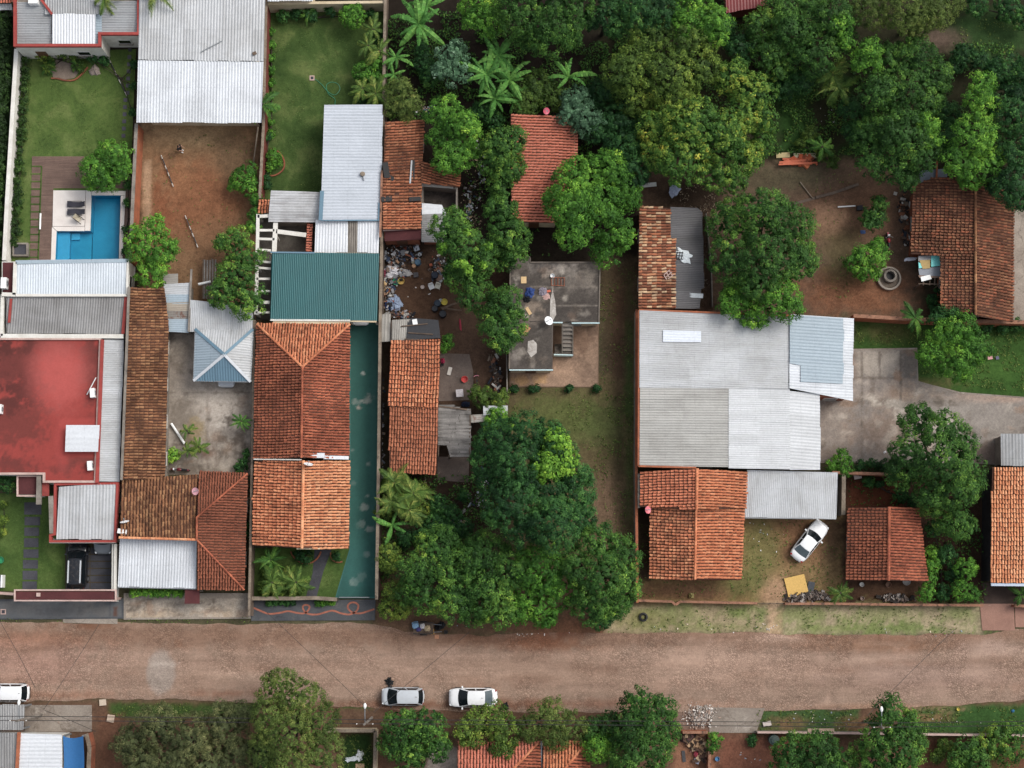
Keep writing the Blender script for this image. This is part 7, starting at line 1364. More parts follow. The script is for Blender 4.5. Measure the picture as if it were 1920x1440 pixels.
# ------------------------------------------------------------------ small things
def at(px, py, z=0.0): return P(px, py, z)
def dish(label, px, py, z, rad, tilt, az, colour, mast=.7):
    p = P(px, py, z + mast); o = root('satellite_dish', label, 'satellite dish', (p.x, p.y, z)); mt = plain('dish_' + colour.strip('#'), colour, .45)
    rot = Matrix.Rotation(R(az), 3, 'Z') @ Matrix.Rotation(R(tilt), 3, 'Y')
    MB().lathe([(rad * t, .25 * rad * t * t) for t in (0.001, .25, .5, .75, .92, 1)] + [(rad * 1.02, .25 * rad + .01), (rad * .98, .25 * rad - .03)], (0, 0, mast), 20, rot).obj('reflector', mt, o, smooth=True, local=True)
    e = Vector((0, 0, mast)) + rot @ Vector((0, 0, rad * .9)); MB().tube([Vector((0, 0, mast)) + rot @ Vector((-rad * .95, 0, rad * .22)), e], .025, 6).obj('feed_arm', M_STEEL, o, local=True); MB().box(e, (.1, .1, .14)).obj('feed_horn', M_STEEL, o, local=True)
    MB().tube([(0, 0, 0), (0, 0, mast)], .03, 8).obj('mast', M_STEEL, o, local=True)
dish('pink satellite dish on the maroon hipped roof', 367, 921, 3.4, .34, 20, 200, '#cf97a0'); dish('pink satellite dish beside the orange gabled house', 1214, 956, 2.5, .34, 35, 0, '#d4717b'); dish('pink satellite dish behind the plain red tile roof', 1024, 208, 3.4, .32, 30, 320, '#c9566a')
dish('white satellite dish on the dark concrete roof', 1028, 602, 3.1, .42, 30, 25, '#e3e5e6'); dish('white satellite dish edge-on by the side wall of the brown tiled house', 234, 980, 3.6, .42, 75, 100, '#dfe1e2'); dish('white satellite dish on the orange gabled ridge', 578, 872, 3.9, .42, 70, 80, '#dfe1e2')
def acunit(label, px, py, z, rz=0.0, s=1.0):
    p = P(px, py, z); o = root('air_conditioner', label, 'air conditioner', (p.x, p.y, z - .02), None, rz); MB().box((0, 0, .33 * s), (.42 * s, .85 * s, .62 * s)).obj('casing', M_PLASTW, o, local=True)
    MB().lathe([(.05, .0), (.22 * s, .02), (.24 * s, 0)], (.22 * s, 0, .33 * s), 16, Matrix.Rotation(R(90), 3, 'Y')).obj('fan_grille', M_STEEL, o, local=True); MB().box((0, 0, .01), (.36 * s, .7 * s, .04)).obj('feet', M_TRIM, o, local=True)
acunit('white air conditioner on the red flat roof near the white rod', 176, 738, 3.2, .1); acunit('white air conditioner on the red flat roof near the front parapet', 171, 874, 3.2, .1); acunit('white air conditioner at the picture edge on the red flat roof', 2, 768, 3.2); acunit('white air conditioner on the maroon patch by the kitchen wing', 11, 533, 2.95, 0, 1.2); acunit('dark air conditioner box beside the white dish', 232, 997, 3.4, 1.4)
m = MB(); m.bar(P(163, 740, 3.3), P(180, 708, 3.6), .07); solo('white_rod', m, M_PLASTW, 'white rod leaning on the red flat roof parapet', 'rod')
o = root('roof_hatch', 'white canopy sheet over a hatch on the red flat roof', 'hatch', P(154, 820, 3.2))
tin(o, [(124, 797, 4.0), (186, 797, 4.0), (184, 847, 3.95), (122, 847, 3.95)], TIN_WW, .5, .012, dirn=(1, 0), sheet=1.0, name='sheet')
for x, y in ((126, 800), (183, 800), (181, 844), (125, 844)): q = P(x, y, 3.9); MB().box((q.x, q.y, 3.55), (.08, .08, .7)).obj('post', M_STEEL, o)
# street lamps, poles and cables
CW = plain('cable', '#2c2a2a', .6, vary=.05)
def lamp(label, px, py, ht=7.0, arm=1.4):
    b = P(px, py, 0); o = root('street_lamp', label, 'street lamp', b); MB().tube([(0, 0, 0), (0, 0, ht + .6)], [.14, .1], 10).obj('pole', M_GREYW, o, local=True)
    MB().tube([(0, 0, ht - .3), (0, arm * .5, ht), (0, arm, ht + .05)], .04, 6).obj('arm', M_STEEL, o, local=True); MB().grid(lambda u, v: (.13 * math.cos(math.pi * v) * math.sin(math.pi * (.1 + .8 * u)) * 1.1, arm + .5 * u - .1, ht + .05 + .13 * math.sin(math.pi * v) * math.sin(math.pi * (.12 + .8 * u))), 8, 8).obj('lamp_head', M_PLASTW, o, smooth=True, local=True)
    MB().bar((-.8, 0, ht - .1), (.8, 0, ht - .1), .09).obj('crossarm', M_WOOD, o, local=True)
    for s in (-.7, .7): MB().tube([(s, 0, ht - .05), (s, 0, ht + .12)], .045, 6).obj('insulator', M_PLASTW, o, local=True)
    return b
LP = [(78, 1340, 'the corner awning'), (697, 1346, 'the silver hatchback'), (1621, 1352, 'the dense mango tree')]
lps = [lamp('street lamp with white head on a pole beside %s' % t, x, y) for x, y, t in LP]
def cable(label, a, b, sag=.4, r=.018, name='power_cable'):
    a, b = Vector(a), Vector(b); pts = [a.lerp(b, i / 14) - Vector((0, 0, sag * 4 * (i / 14) * (1 - i / 14))) for i in range(15)]; solo(name, MB().tube(pts, r, 5), CW, label, 'cable')
ends = [Vector((-62, lps[0].y, 0))] + lps + [Vector((66, lps[2].y + .3, 0))]
for i, (a, b) in enumerate(zip(ends, ends[1:])):
    for j, s in enumerate((-.0, .35)): cable(('upper' if j else 'lower') + ' power cable over the south verge, ' + ('west end', 'beside the grey feathery tree', 'beside the parked cars', 'east end')[i], a + Vector((0, s, 6.9)), b + Vector((0, s, 6.9)), .35, .03)
for lb, a, b, za, zb in (('thin cable crossing the street from the dark sidewalk corner', (0, 1165), (66, 1290), 4, 6.8), ('thin cable crossing the street beside the concrete patch', (186, 1170), (82, 1330), 3.6, 6.9), ('thin cable crossing the street from painted sidewalk to the lamp', (500, 1148), (694, 1334), 3.2, 6.9), ('thin cable crossing the street above the silver hatchback', (880, 1185), (700, 1336), 4.5, 6.9), ('thin cable crossing the street to the dense mango tree', (1790, 1180), (1626, 1342), 3.5, 6.9), ('short cable from lamp to the feathery grey tree', (84, 1332), (180, 1372), 6.8, 3.2)): cable(lb, P(*a, za), P(*b, zb), .25, .02)
# person standing in the dirt yard
def person(label, px, py, face):
    p = P(px, py, 0); o = root('person', label, 'person', p, None, R(face))
    def skin(name, verts, edges, radii, mt, sub=2):
        me = bpy.data.meshes.new(name); me.from_pydata(verts, edges, []); me.update(); ob = link(name, me, mt, o)
        md = ob.modifiers.new('skin', 'SKIN'); 
        for v, rr in zip(me.skin_vertices[0].data, radii): v.radius = (rr, rr) if not isinstance(rr, tuple) else rr
        me.skin_vertices[0].data[0].use_root = True; md.use_smooth_shade = True; s_ = ob.modifiers.new('sub', 'SUBSURF'); s_.levels = s_.render_levels = sub
        return ob
    sk = plain('skin', '#b98a70', .6); bk = plain('black_shirt', '#121316', .85); dn = plain('dark_trousers', '#1c1d24', .85)
    V_ = [(0, 0, .95), (0, 0, 1.15), (.02, 0, 1.38), (.03, 0, 1.5), (.05, 0, 1.62), (.06, 0, 1.72), (.0, .1, .88), (.02, .11, .48), (-.02, .11, .08), (.12, .12, .04), (0, -.1, .88), (.06, -.11, .48), (.04, -.11, .08), (.18, -.12, .04), (.02, .2, 1.40), (.06, .27, 1.12), (.28, .22, 1.02), (.36, .2, 1.02), (.02, -.2, 1.40), (.1, -.28, 1.14), (.32, -.2, 1.1), (.4, -.18, 1.1)]
    E_ = [(0, 1), (1, 2), (2, 3), (3, 4), (4, 5), (0, 6), (6, 7), (7, 8), (8, 9), (0, 10), (10, 11), (11, 12), (12, 13), (2, 14), (14, 15), (15, 16), (16, 17), (2, 18), (18, 19), (19, 20), (20, 21)]
    skin('body', V_, E_, [.13, .13, .14, .055, .095, .08, .085, .06, .045, .04, .085, .06, .045, .04, .06, .045, .035, .03, .06, .045, .035, .03], sk)
    skin('shirt', [(0, 0, .93), (0, 0, 1.15), (.02, 0, 1.38), (.03, 0, 1.46), (.02, .2, 1.41), (.05, .26, 1.2), (.02, -.2, 1.41), (.08, -.27, 1.2)], [(0, 1), (1, 2), (2, 3), (2, 4), (4, 5), (2, 6), (6, 7)], [.2, .2, .21, .08, .11, .09, .11, .09], bk)
    skin('trousers', [(0, 0, .98), (0, .1, .86), (.02, .11, .48), (-.02, .11, .12), (0, -.1, .86), (.06, -.11, .48), (.04, -.11, .12)], [(0, 1), (1, 2), (2, 3), (0, 4), (4, 5), (5, 6)], [.15, .11, .085, .07, .11, .085, .07], dn)
    MB().grid(lambda u, v: (.045 - .01 + .105 * math.cos(2 * math.pi * u) * math.cos(math.pi / 2 * v) - .015, .1 * math.sin(2 * math.pi * u) * math.cos(math.pi / 2 * v), 1.66 + .13 * math.sin(math.pi / 2 * v)), 12, 6).obj('hair', plain('dark_hair', '#1d1512', .8), o, smooth=True, local=True)
    for x, y in ((.06, .115), (.12, -.115)): MB().box((x, y, .045), (.27, .1, .09)).obj('shoe', M_PLASTW, o, local=True)
    for s in (1, -1):
        x, y, z = (.39, .2, 1.02) if s > 0 else (.43, -.18, 1.1); hb = MB()
        hb.box((x + .02, y, z), (.09, .035, .085))
        for f in range(4): hb.tube([(x + .06, y, z + .03 - .021 * f), (x + .1, y - s * .01, z + .028 - .022 * f), (x + .125 - .006 * abs(f - 1), y - s * .035, z + .022 - .021 * f)], [.0105, .0095, .008], 6)
        hb.tube([(x + .0, y - s * .015, z + .03), (x + .04, y - s * .04, z + .055), (x + .07, y - s * .045, z + .06)], [.012, .011, .009], 6); hb.obj('hand', sk, o, smooth=True, local=True)
    for s in (1, -1): MB().lathe([(.0, .004), (.009, 0)], (.15, s * .033, 1.655), 8, Matrix.Rotation(R(90), 3, 'Y')).obj('eye', M_TRIM, o, local=True)
    MB().box((.155, 0, 1.62), (.035, .028, .045)).obj('nose', sk, o, local=True); MB().box((.143, 0, 1.575), (.01, .05, .012)).obj('mouth', plain('lips', '#8a4a44', .6), o, local=True)
    for s in (1, -1): MB().box((.05, s * .1, 1.63), (.04, .02, .06)).obj('ear', sk, o, local=True)
person('person in black top and white shoes standing in the dirt yard', 340, 283, -20)
# striped poles / pieces of marker cable
def striped(label, a, b, za=.2, zb=.2):
    A, B = P(*a, za), P(*b, zb); o = root('striped_pole', label, 'pole', (A + B) / 2); k = 9
    for i in range(k): MB().tube([A.lerp(B, i / k), A.lerp(B, (i + 1) / k)], .05, 8).obj('band', plain('pole_white', '#a9a49c', .6, vary=.3) if i in (0, 3, 5, 8) else plain('pole_black', '#26282c', .5), o)
striped('striped pole lying on the garden lawn by the stepping stones', (204, 110), (238, 180)); striped('striped pole in the dirt yard near the person', (302, 291), (325, 350)); striped('striped pole in the dirt yard near the bright corner tree', (347, 404), (371, 464)); 
m = MB().tube([P(321, 794, .3), P(346, 832, .2)], .12, 8); solo('fallen_pipe', m, M_PLASTW, 'white pipe lying across the courtyard concrete', 'pipe')
m = MB().tube([P(484, 238, 2.2), P(474, 316, .2)], .07, 8); solo('leaning_pole', m, M_COPE, 'pale pole leaning on the dark red wall of the dirt yard', 'pole')
m = MB().tube([P(372, 533, 1.2), P(395, 528, 1.2)], .12, 10); solo('plastic_pipe', m, M_PLASTW, 'short white pipe on the old timber rack', 'pipe')
rk = root('timber_rack', 'dark lattice of old boards under the leafy courtyard tree', 'rack', P(392, 525, 0)); r = random.Random(5)
for i in range(10): a = (381 + i * 2.6, 486 + r.uniform(-2, 2)); MB().bar(P(*a, 1.1), P(a[0] - 1, 560, 1.1), .1, .05).obj('board', M_WOODG if i % 2 else M_WOOD, rk)
for x, y in ((383, 492), (405, 492), (382, 555), (404, 555)): q = P(x, y, 1.05); MB().box((q.x, q.y, .52), (.09, .09, 1.04)).obj('post', M_WOOD, rk)
# pool loungers and chair
for i, (x, y, lb) in enumerate(((143, 382.5, 'dark lounger on the pool terrace, farther from the folding chair'), (143, 397.5, 'dark lounger on the pool terrace, next to the folding chair'))):
    p = P(x, y, .4); o = root('sun_lounger', lb, 'lounger', (p.x, p.y, .14), 'loungers on the pool terrace'); f = 1 if i == 0 else -1
    MB().grid(lambda u, v: (-.86 + 1.72 * u, (-.25 + .5 * v) + .05 * f * math.sin(3 * u) * -1, .28 + .06 * math.sin(u * 7) + .34 * max(0, u - .68) ** 1 * 1.2), 16, 2).obj('sling', plain('lounger_fabric', '#35343d', .8), o, smooth=True, local=True)
    for s in (-.27, .27): MB().bar((-.86, s, .25), (.5, s, .25), .04).obj('side_rail', M_TRIM, o, local=True)
    for sx in (-.7, .45):
        for s in (-.25, .25): MB().bar((sx, s, 0), (sx, s, .25), .035).obj('leg', M_TRIM, o, local=True)
p = P(148, 411, .4); o = root('folding_chair', 'folding chair with pale seat on the pool terrace', 'chair', (p.x, p.y, .14), None, R(-35))
MB().box((0, 0, .42), (.42, .46, .04)).obj('seat', plain('canvas', '#b9ae97', .8), o, local=True); MB().box((-.28, 0, .7), (.05, .46, .5), 0, 0, -.3).obj('backrest', MATS['canvas'], o, local=True)
for s in (-.26, .26): MB().bar((-.45, s, 1.0), (.35, s, 0), .05).obj('frame_rail', M_TRIM, o, local=True); MB().bar((.3, s, .55), (-.3, s, 0), .05).obj('leg', M_TRIM, o, local=True); MB().bar((-.3, s, .62), (.25, s, .62), .05).obj('armrest', M_TRIM, o, local=True)
o = root('planter_box', 'square grey planter box beside the white garden wall', 'planter', P(38, 467, 0)); parapet(o, rect(23, 455, 52, 480), 0, .6, M_GREYW, .15, 'side'); flat(o, rect(24, 456, 51, 479), .5, M_DARKP, 'soil', ins=.1)
m = MB().tube([P(76, 400, .2), P(75, 430, .25)], .09, 8); solo('pool_pole', m, M_PLASTW, 'white pole lying on the deck beside the grass joints', 'pole')
# rocks, beds, covers
def rock(label, px, py, r_, col, name='rock', sq=.6):
    p = P(px, py, 0); mt = surf('stone_' + col.strip('#'), col, None, 2, 9, .3); q = np.random.default_rng(int(px * 7 + py)); ph = q.uniform(0, 6, 3)
    f = lambda u, v: (lambda a, b: Vector((p.x, p.y, 0)) + Vector((math.cos(a) * math.cos(b), math.sin(a) * math.cos(b), sq * math.sin(b))) * r_ * (1 + .18 * math.sin(3 * a + ph[0]) + .12 * math.sin(5 * a + 3 * b + ph[1])))(2 * math.pi * u, math.pi / 2 * v)
    solo(name, MB().grid(f, 12, 5), mt, label, name.replace('_', ' '))
rock('large pale boulder beside the rocky flowerbed', 178, 133, .55, '#8d8078'); slab('gravel_bed', [(95, 132), (105, 112), (130, 110), (152, 128), (140, 146), (118, 150), (100, 146)], 0, .1, surf('gravel_soil', '#8a7a6c', '#75675b', 1.5, 12, .35))
def edging(label, pts, mt=M_BRICK):
    c = catmull(pts, 5); W = [P(x, y, .1) for x, y in c]; o = root('brick_edging', label, 'edging', W[len(W) // 2] - Vector((0, 0, .1))); d = 0; last = W[0]
    for a, b in zip(W, W[1:]):
        L = (b - a).length; k = max(1, round(L / .24))
        for i in range(k): MB().bar(a.lerp(b, (i + .06) / k), a.lerp(b, (i + .94) / k), .13, .22).obj('brick', mt, o)
edging('curved brick edging of the wall flowerbed on the lawn', [(508, 280), (524, 286), (533, 302), (531, 318), (518, 328), (505, 330)]); edging('curved brick edging under the bright orange gable', [(545, 1034), (552, 1046), (568, 1056), (584, 1055), (596, 1046), (602, 1034)]); edging('short brick edging beside the green driveway', [(620, 1036), (622, 1048), (632, 1054), (642, 1053)]); edging('brick edging around the rocky flowerbed', [(96, 147), (110, 148), (122, 151), (140, 150), (155, 138), (165, 126)])
def cover(label, px, py, s, mt, z=.1): o = root('drain_cover', label, 'drain cover', P(px, py, 0)); parapet(o, rect(px - s, py - s, px + s, py + s), .0, z + .03, M_PINKW, .09, 'rim'); flat(o, rect(px - s + 1, py - s + 1, px + s - 1, py + s - 1), z, mt, 'lid', .05)
cover('small square drain cover on the mown lawn', 585, 146, 4.5, M_DARKP); cover('dark drain cover at the end of the dark sidewalk', 6, 1147, 5, M_DARKP, .14)
hs_ = MB().tube([P(x, y, .1) for x, y in catmull([(590, 148), (603, 158), (615, 172), (628, 178), (637, 168), (634, 158), (622, 154), (612, 160), (616, 176), (628, 186), (627, 200)], 5)], .035, 5); solo('garden_hose', hs_, plain('hose_green', '#2f7a5a', .5), 'green garden hose looped on the mown lawn', 'hose')
# round planter with pit
o = root('round_planter', 'round stone planter ring with a dark pit', 'planter', P(1667, 520, 0)); pc = Vector((0, 0, 0))
MB().lathe([(1.12, 0), (1.12, .35), (.95, .4), (.9, .12)], (-.05, -.15, 0), 28).obj('outer_ring', M_CONC, o, local=True); MB().lathe([(.62, .1), (.62, .62), (.42, .65), (.40, .15)], (0, .05, 0), 24).obj('inner_ring', M_GREYW, o, local=True); MB().lathe([(.40, .16), (.001, .14)], (0, .05, 0), 16).obj('pit_floor', M_BLACK, o, local=True); MB().lathe([(.95, .13), (.6, .14)], (-.03, -.05, 0), 24).obj('ring_soil', surf('ring_soil', '#6e6256', None, 2, 10, .4, stains=(('#b0a698', 2, .6, .7),)), o, local=True)
# buckets, barrels, basins, sacks, boards
def bucket(label, px, py, col, r_=.22, h_=.3, z=.05, name='bucket', dark=None):
    p = P(px, py, z + h_); mt = plain('pl_' + col.strip('#'), col, .45); m = MB().lathe([(.001, 0), (r_ * .82, 0), (r_, h_), (r_ * 1.06, h_), (r_ * 1.04, h_ - .02), (r_ * .93, h_ - .02), (r_ * .78, .03), (.001, .03)], (p.x, p.y, z), 16); return solo(name, m, mt, label, name.replace('_', ' '))
def barrel(label, px, py, col, r_=.29, h_=.85, z=.04, name='barrel'):
    p = P(px, py, z + h_); m = MB().lathe([(.001, 0), (r_ * .95, 0), (r_, .05), (r_ * 1.03, h_ * .5), (r_, h_ - .04), (r_ * .94, h_), (r_ * .9, h_ - .04), (.001, h_ - .05)], (p.x, p.y, z), 16); return solo(name, m, plain('pl_' + col.strip('#'), col, .5), label, name.replace('_', ' '))
def sack(label, px, py, col, rx=.4, ry=.3, h_=.3, rz=0.0, z=.03, name='sack', cat=None, cr=.25):
    p = P(px, py, z); q = np.random.default_rng(int(px * 13 + py)); k = q.uniform(0, 6, 4); m3 = Matrix.Rotation(rz, 3, 'Z')
    f = lambda u, v: Vector((p.x, p.y, z)) + m3 @ (lambda a, b, s: Vector((rx * s * math.copysign(abs(math.cos(a)) ** .7, math.cos(a)) * math.cos(b), ry * s * math.copysign(abs(math.sin(a)) ** .7, math.sin(a)) * math.cos(b), h_ * s * math.sin(b))))(2 * math.pi * u, math.pi / 2 * v, 1 + cr * .5 * (math.sin(7 * u * 6.28 + k[0] + 3 * v) + math.sin(4 * 6.28 * u + k[1] + 9 * v)))
    return solo(name, MB().grid(f, 18, 6), plain('fab_' + col.strip('#'), col, .75, vary=.25), label, cat or name.replace('_', ' '))
def board(label, px, py, wd, ln, col, rz=0.0, z=.06, th=.03, name='board', cat=None, tilt=0.0):
    p = P(px, py, z); return solo(name, MB().box((p.x, p.y, z + th / 2), (wd, ln, th), rz, tilt), plain('bd_' + col.strip('#'), col, .7, vary=.2), label, cat or name.replace('_', ' '))
def chair(label, px, py, rz, mt, z=.04):
    p = P(px, py, .4); o = root('garden_chair', label, 'chair', (p.x, p.y, z), None, rz); MB().box((0, 0, .42), (.46, .46, .04)).obj('seat', mt, o, local=True); MB().box((0, .23, .68), (.46, .05, .5), 0, -.15).obj('backrest', mt, o, local=True)
    for x in (-.2, .2):
        for y in (-.2, .2): MB().box((x, y, .2), (.05, .05, .4)).obj('leg', mt, o, local=True)
        MB().box((x * 1.15, 0, .62), (.05, .44, .03)).obj('armrest', mt, o, local=True)
M_CREAMP = plain('cream_plastic', '#cfcbb9', .5)
bucket('green plastic basin in the rubbish yard', 742, 528, '#1d9c6e', .3, .22, name='basin'); bucket('yellow rubber tub in the rubbish yard', 752, 527, '#c9a545', .3, .26, name='tub'); bucket('yellow bucket lid by the water drums', 833, 566, '#c3b02e', .3, .2, name='basin'); bucket('white ring-shaped pot on the bare soil of the rubbish yard', 792, 538, '#c9b9ae', .18, .15, name='pot'); bucket('white bucket at the rubbish yard edge beside the drums', 826, 563, '#b9bfc0', .16, .2); bucket('white bucket near the old tile house wall', 787, 477, '#d5d8da', .18, .2)
barrel('blue-grey drum in the rubbish yard', 783, 491, '#3d5f75', .3, .7); barrel('beige drum beside the blue-grey drum', 775, 491, '#8a8673', .2, .5); barrel('tan drum beside the blue-grey drum', 776, 498, '#b98f68', .2, .5)
barrel('dark blue drum behind the yellow bucket lid', 820, 568, '#20303f', .32, .8); barrel('black drum beside the fallen branch', 815, 578, '#191d24', .3, .8); barrel('black water drum near the dark soil corner', 830, 588, '#1c2129', .34, .8); barrel('navy drum under the flowering tree', 815, 515, '#1c2636', .34, .7)
chair('white garden chair at the rubbish yard, nearer the wall', 809, 538, .4, M_PLASTW); chair('cream garden chair at the rubbish yard, nearer the tree', 821, 537, -.3, M_CREAMP)
sack('large heap of white plastic sacks in the rubbish yard', 735, 510, '#cfcdd0', .8, .6, .5, .2); sack('grey-white sheet crumpled in the rubbish yard', 757, 511, '#a8a5a3', .75, .35, .2, -.2); sack('pink bag against the tall brown wall', 721, 512, '#b8506a', .25, .4, .4); sack('tan sack by the tall brown wall, upper', 720, 534, '#c7a878', .35, .35, .4); sack('tan sack by the tall brown wall, lower', 726, 545, '#b99a72', .38, .42, .4); sack('pale blue plastic sheeting heap above the tarpaulin roof', 740, 569, '#8d9db5', .65, .75, .5, .4); sack('deep blue bag next to the pale sheeting', 728, 573, '#2d4a7d', .35, .4, .35)
board('orange plank across the rubbish yard', 768, 480, .14, 2.2, '#9a5a3a', 1.15, .25, .08, 'plank'); board('white panel leaning by the old tile house', 781, 466, .5, .45, '#bfc6d0', .3, .4); board('white foam slab among the rubbish', 762, 473, .55, .22, '#d9cfc4', .1, .3); board('brown carton beside the fallen chair heap', 823, 521, .6, .6, '#7a5f52', .5, .2, .25, 'carton'); board('dark grey crate top near the blue drum', 780, 516, .45, .45, '#4c494a', .05, .15, .25, 'crate')
def heap(name, label, areas, pal, n, smin, smax, hmax, seed, mesh='rubbish'):
    r = random.Random(seed); mb = MB()
    for i in range(n):
        a = r.choice(areas); x = r.gauss(a[0], a[2] / 2); y = r.gauss(a[1], a[3] / 2); z = abs(r.gauss(0, .4)) * hmax; p = P(x, y, z); s = r.uniform(smin, smax)
        mb.box((p.x, p.y, z + s * .15), (s * r.uniform(.5, 1.8), s * r.uniform(.3, 1), s * r.uniform(.08, .5)), r.uniform(0, 3.1), r.uniform(-.4, .4), r.uniform(-.4, .4))
    o = mb.obj(name, debris_mat(mesh, pal)); props(o, label, 'rubbish', None, 'stuff')
heap('rubbish_heap', 'mixed heap of rubbish and scrap in the yard beside the green roof', [(735, 480, 26, 22), (740, 505, 22, 18), (730, 560, 16, 26), (822, 500, 14, 24), (765, 475, 24, 14), (728, 540, 12, 14), (752, 590, 26, 8)], ['#3a3230', '#6b5a50', '#8f4a30', '#a9a9ad', '#7d7f83', '#2a2b30', '#4d5563', '#96745a', '#5d4a3c', '#b5b2ac', '#4b3a32', '#39455c', '#33291f', '#241f1c'], 900, .07, .36, .5, 7)
heap('litter_pile', 'litter scattered in the dark alley under the trees', [(715, 830, 6, 90), (716, 760, 5, 60), (905, 900, 10, 28), (890, 940, 22, 16), (850, 975, 20, 10), (900, 320, 10, 60), (880, 380, 10, 40), (800, 205, 20, 10)], ['#8d8a88', '#c9c9cb', '#4a4440', '#6d6a68', '#9aa3ad', '#b59a7c', '#3b4a5a'], 330, .08, .34, .2, 9, 'litter_mix')
heap('junk_row', 'row of planks and junk along the wall by the child bicycle', [(928, 690, 8, 40), (935, 720, 6, 30), (1700, 400, 7, 40), (1702, 445, 8, 14), (1690, 390, 6, 30)], ['#5b4a3e', '#7a6a5c', '#3a3330', '#b9b5ae', '#2a2f38', '#8a5a40'], 240, .1, .45, .4, 12, 'junk_mix')
heap('gravel_heap', 'pale heap of gravel and rubble on the verge beside the pointed tree', [(1310, 1345, 24, 20), (1320, 1335, 20, 12)], ['#b5aba2', '#8f8378', '#d5cec7', '#9c8576', '#a89c94'], 900, .05, .16, .4, 13, 'gravel_mix')
heap('firewood_pile', 'pile of firewood and scrap against the short brick wall', [(1305, 1395, 18, 12), (1318, 1412, 10, 14), (1290, 1385, 8, 8)], ['#8a6a52', '#b3906c', '#5b4436', '#3a302a', '#c9ad88', '#6b4a48'], 300, .14, .5, .6, 14, 'wood_mix')
heap('brush_pile', 'dark pile of twigs and scrap beside the yellow board', [(1500, 1122, 22, 10), (1530, 1118, 24, 8), (1680, 1122, 26, 6)], ['#3a332e', '#5b5049', '#786a60', '#2b2724', '#8f8882'], 420, .08, .4, .35, 15, 'brush_mix')
heap('street_litter', 'scattered specks of litter along the verges', [(1440, 1175, 24, 8), (1330, 1180, 120, 8), (1700, 1185, 160, 7), (1000, 1190, 60, 8), (870, 1160, 20, 10), (1560, 1345, 90, 16), (1790, 1345, 70, 16), (1550, 225, 30, 30), (1420, 1420, 40, 20), (1430, 1000, 60, 60), (1240, 1330, 20, 10), (850, 700, 40, 40), (790, 540, 30, 40)], ['#d9d6d2', '#b8b3ac', '#c9b8a0', '#8f9aa5', '#e3e2e0'], 150, .04, .13, .04, 16, 'speck_mix')
heap('broken_bricks', 'scatter of orange roof beams and bricks by the broken wall', [(1497, 305, 26, 5), (1500, 300, 18, 4)], ['#c75f38', '#b5532f', '#d97a4c', '#8a4a30'], 60, .2, .7, .2, 17, 'brick_mix')
m = MB(); r = random.Random(9)
bm_ = root('beam_stack', 'stack of bright orange beams beside the clearing', 'beams', P(1498, 304, 0))
for i in range(9): a = (1458 + r.uniform(0, 20), 298 + i * 1.3); MB().bar(P(*a, .2 + .03 * i), P(1530 + r.uniform(-16, 4), 304 + r.uniform(-6, 6), .2 + .03 * i), .16, .1).obj('beam', plain('orange_paint', '#c4603a', .6, vary=.25), bm_)
board('cream panel lying above the orange beams', 1468, 291, 1.3, .5, '#b3a070', .05, .15); board('pale panel lying above the orange beams', 1510, 292, 2.2, .5, '#b9aa8c', .02, .15)
# patio things
board('white low tray on the patio', 843, 696, .34, .75, '#c9c3ba', -.25, .1, .1, 'tray'); bucket('red plastic stool with round top on the patio', 871, 711, '#c53a34', .3, .3, name='stool'); 
tb = root('patio_table', 'square white table with patterned top on the patio', 'table', P(862, 737, 0)); q = P(862, 737, .7); MB().box((q.x, q.y, .7), (.68, .7, .05), .1).obj('table_top', debris_mat('table_print', ['#c9c6c6', '#b5b0b4', '#d8d6d8']), tb)
for sx in (-.28, .28):
    for sy in (-.28, .28): MB().box((q.x + sx, q.y + sy, .34), (.05, .05, .68)).obj('leg', M_PLASTW, tb)
sack('magenta bag on the patio corner', 830, 677, '#a8254e', .2, .26, .35); sack('dark blue bundle below the patio table', 873, 758, '#1c2a44', .4, .25, .3); bucket('black pot beside the magenta bag', 829, 684, '#17191a', .14, .2, name='pot'); sack('red cloth strip on bare soil behind the patio', 863, 609, '#8f2238', .1, .55, .06, .1, name='cloth')
br = MB().tube([P(828, 580, .5), P(845, 572, .5), P(862, 566, .5)], [.12, .1, .06], 7); solo('fallen_branch', br, M_WOOD, 'fallen grey branch beside the dark drums', 'branch'); br = MB().tube([P(826, 577, .4), P(848, 580, .4), P(866, 582, .3)], [.1, .08, .05], 7); solo('dead_trunk', br, M_WOOD, 'dead trunk lying below the fallen grey branch', 'branch')
for i, (a, b) in enumerate((((917, 664), (928, 710)), ((921, 664), (931, 712)), ((925, 668), (933, 708)))): solo('long_plank', MB().bar(P(*a, .15 + .05 * i), P(*b, .15 + .05 * i), .1, .05), M_WOOD, ('outer', 'middle', 'inner')[i] + ' long plank lying beside the concrete roof house', 'plank')
